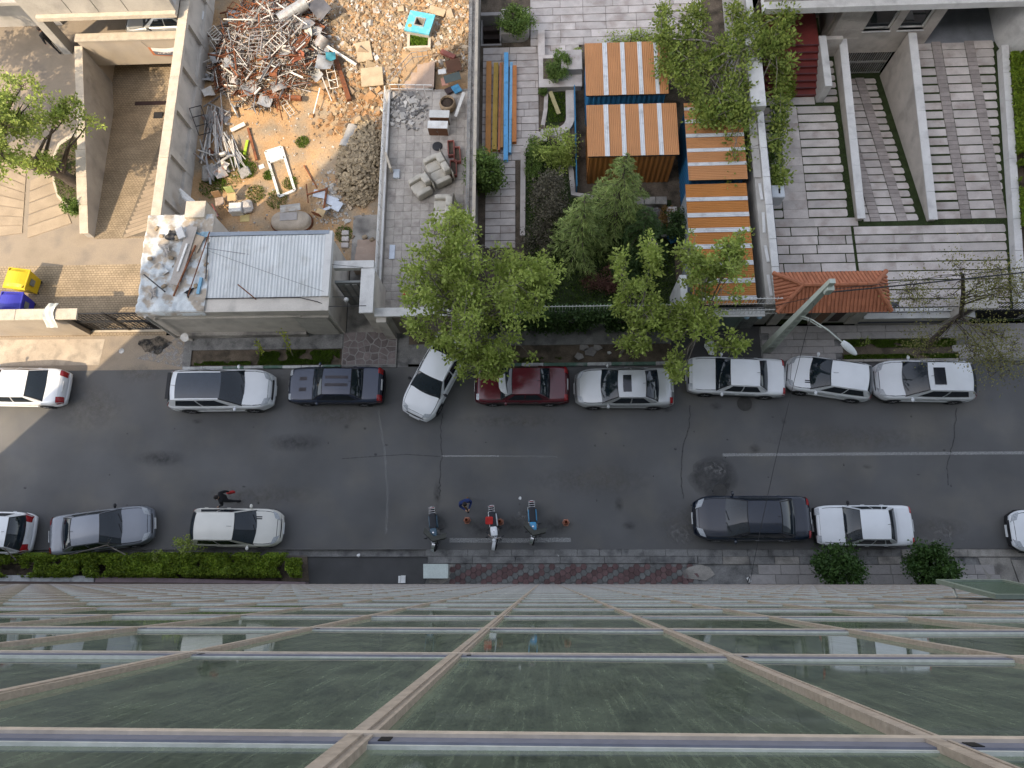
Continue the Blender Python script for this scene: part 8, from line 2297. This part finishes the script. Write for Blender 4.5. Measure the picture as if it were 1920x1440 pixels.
# ------------------------------------------------------------------ people
def person(lb, foot_px, z0, rz_, cloth, trous, shoe, hair, stride=.25, bend=0.0, arms='down', skin=(.42, .25, .17), name='person'):
    p0 = G(*foot_px, z0)
    t = thing(name, lb, 'person', (p0.x, p0.y, z0), rz_)
    J = {}
    def add(n, v, r_): J[n] = (Vector(v), r_)
    add('pelvis', (0, 0, .95), .15); add('waist', (0, .01 + bend * .1, 1.12), .15); add('chest', (0, .02 + bend * .3, 1.32), .185); add('neckb', (0, bend * .45, 1.47), .07); add('neck', (0, .02 + bend * .55, 1.53), .055); add('jaw', (0, .05 + bend * .75, 1.58), .075); add('head', (0, .04 + bend * .8, 1.66), .095); add('crown', (0, .03 + bend * .8, 1.73), .065)
    add('nose', (0, .15 + bend * .85, 1.63), .018)
    E_ = [('pelvis', 'waist', 0), ('waist', 'chest', 0), ('chest', 'neckb', 0), ('neckb', 'neck', 3), ('neck', 'jaw', 3), ('jaw', 'head', 3), ('head', 'crown', 3), ('head', 'nose', 3)]
    for s_, sd in ((-1, 'l'), (1, 'r')):
        st = stride * s_
        add('hip' + sd, (s_ * .09, 0, .88), .095); add('knee' + sd, (s_ * .10, st * .55 + .04, .49), .062); add('ankle' + sd, (s_ * .10, st, .09), .042); add('heel' + sd, (s_ * .10, st - .04, .045), .042); add('toe' + sd, (s_ * .11, st + .17, .035), .035)
        E_ += [('pelvis', 'hip' + sd, 1), ('hip' + sd, 'knee' + sd, 1), ('knee' + sd, 'ankle' + sd, 1), ('ankle' + sd, 'heel' + sd, 2), ('heel' + sd, 'toe' + sd, 2)]
        add('sh' + sd, (s_ * .19, bend * .4, 1.42), .092)
        if arms == 'phone': el, wr, hd = (s_ * .26, .10 + bend * .2, 1.17), (s_ * .08, .33 + bend * .3, 1.22), (s_ * .05, .39 + bend * .3, 1.25)
        elif arms == 'swing': el, wr, hd = (s_ * .27, -st * .35 - .04, 1.14), (s_ * .27, -st * .8 + .06, .93), (s_ * .27, -st * .9 + .10, .87)
        else: el, wr, hd = (s_ * .27, -.03, 1.14), (s_ * .28, .05, .90), (s_ * .28, .07, .83)
        add('el' + sd, el, .062); add('wr' + sd, wr, .04); add('palm' + sd, hd, .034)
        E_ += [('chest', 'sh' + sd, 0), ('sh' + sd, 'el' + sd, 0), ('el' + sd, 'wr' + sd, 0), ('wr' + sd, 'palm' + sd, 3)]
        dr = (Vector(hd) - Vector(wr)).normalized(); side = Vector((s_, 0, 0)) - dr * dr.x * s_; side = side.normalized() if side.length > .1 else Vector((0, 1, 0)); nn = dr.cross(side)
        for k in range(4):
            b_ = Vector(hd) + nn * (.026 * (k - 1.5)) ; ln = (.055, .068, .07, .06)[k]
            add('f%d' % k + sd, b_ + dr * ln * .6, .009); add('g%d' % k + sd, b_ + dr * ln + side * -.018, .008)
            E_ += [('palm' + sd, 'f%d' % k + sd, 3), ('f%d' % k + sd, 'g%d' % k + sd, 3)]
        add('th' + sd, Vector(hd) - dr * .02 + nn * .05, .010); add('ti' + sd, Vector(hd) + dr * .03 + nn * .062, .009); E_ += [('palm' + sd, 'th' + sd, 3), ('th' + sd, 'ti' + sd, 3)]
    names = list(J); idx = {n: i for i, n in enumerate(names)}
    me = bpy.data.meshes.new('body_skeleton'); me.from_pydata([J[n][0] for n in names], [(idx[a], idx[b_]) for a, b_, _ in E_], [])
    tmp = bpy.data.objects.new('tmp', me); col.objects.link(tmp)
    md = tmp.modifiers.new('skin', 'SKIN'); md.use_smooth_shade = True
    for n in names: 
        sv = me.skin_vertices[0].data[idx[n]]; r_ = J[n][1]
        sv.radius = (r_ * (1.25 if n in ('chest', 'pelvis', 'waist') else 1), r_ * (.85 if n in ('chest', 'waist') else 1)); sv.use_root = (n == 'pelvis')
    tmp.modifiers.new('sub', 'SUBSURF').levels = 1; tmp.modifiers['sub'].render_levels = 1
    dg = bpy.context.evaluated_depsgraph_get(); dg.update()
    bm_ = bpy.data.meshes.new_from_object(tmp.evaluated_get(dg)); bpy.data.objects.remove(tmp)
    bm_.name = 'body'
    bm_.materials.clear()
    for m_ in (cloth, trous, shoe, mat('skin_%s' % lb[:8], skin, .6)): bm_.materials.append(m_)
    seg = [(J[a][0], J[b_][0], mi, .5 * (J[a][1] + J[b_][1])) for a, b_, mi in E_]
    for pl_ in bm_.polygons:
        c = pl_.center; best = None
        for a, b_, mi, r_ in seg:
            ab = b_ - a; tt = max(0, min(1, (c - a).dot(ab) / max(1e-9, ab.length_squared))); dd = (c - (a + ab * tt)).length - r_ * .6
            if best is None or dd < best[0]: best = (dd, mi)
        pl_.material_index = best[1]; pl_.use_smooth = True
    link('body', bm_, t)
    hc = J['head'][0]
    q = MB(); q.ball((hc.x, hc.y - .012, hc.z + .035), (.098, .108, .105), 14, 8); q.build('hair', hair, t, smooth=True)
    for s_ in (-1, 1):
        MB().ball((s_ * .033, hc.y + .088, hc.z - .01), .012, 8, 5).build('eye', BLACK, t); MB().ball((s_ * .1, hc.y, hc.z - .02), (.015, .03, .04), 8, 5).build('ear', MATS['skin_%s' % lb[:8]], t)
    MB().ball((0, hc.y + .082, hc.z - .085), (.025, .012, .008), 8, 4).build('mouth', mat('lips', (.25, .09, .08), .6), t)
    return t, J
BLK = mat('cloth_black', (.016, .016, .018), .85, .2, 5); NVY = mat('cloth_navy', (.02, .035, .12), .8, .2, 5); TANT = mat('cloth_tan', (.22, .13, .055), .85, .2, 5); HAIRM = mat('hair_dark', (.018, .014, .012), .6, .2, 30)
p1_, J1 = person('person in black clothes walking past the cream hatchback carrying a red bag', (438, 939), 0, R(105), BLK, BLK, BLK, HAIRM, .3, .05, 'swing')
bg_ = thing('red_bag', 'small red bag carried by the person in black', 'bag', p1_.matrix_basis @ (J1['palmr'][0] + Vector((0, 0, -.42))), R(105))
soft(-.05, .05, -.16, .16, 0, .3, .03).build('bag_body', mat('bag_red', (.45, .03, .03), .6, .1, 4), bg_, smooth=True); MB().tube([(0, -.1, .28), (0, -.06, .42), (0, .06, .42), (0, .1, .28)], .012, 6).build('strap', mat('bag_red', (.45, .03, .03)), bg_)
p2_, J2 = person('person in blue jacket and tan trousers looking at a phone on the road', (876, 944), 0, R(200), NVY, TANT, BLK, HAIRM, .22, .22, 'phone')
ph = thing('mobile_phone', 'black mobile phone held by the person in the blue jacket', 'phone', p2_.matrix_basis @ (J2['palmr'][0].lerp(J2['palml'][0], .5) + Vector((0, .05, .02))), R(200))
MB().obox((0, 0, 0), (.075, .15, .01), (.5, 0, 0)).build('casing', CDK, ph); MB().obox((0, -.003, .0065), (.066, .13, .003), (.5, 0, 0)).build('screen', BLACK, ph)
person('person in dark coat standing in the tree shade of the courtyard', (113, 97), 0, R(60), BLK, BLK, BLK, HAIRM, .12, .05, 'down')
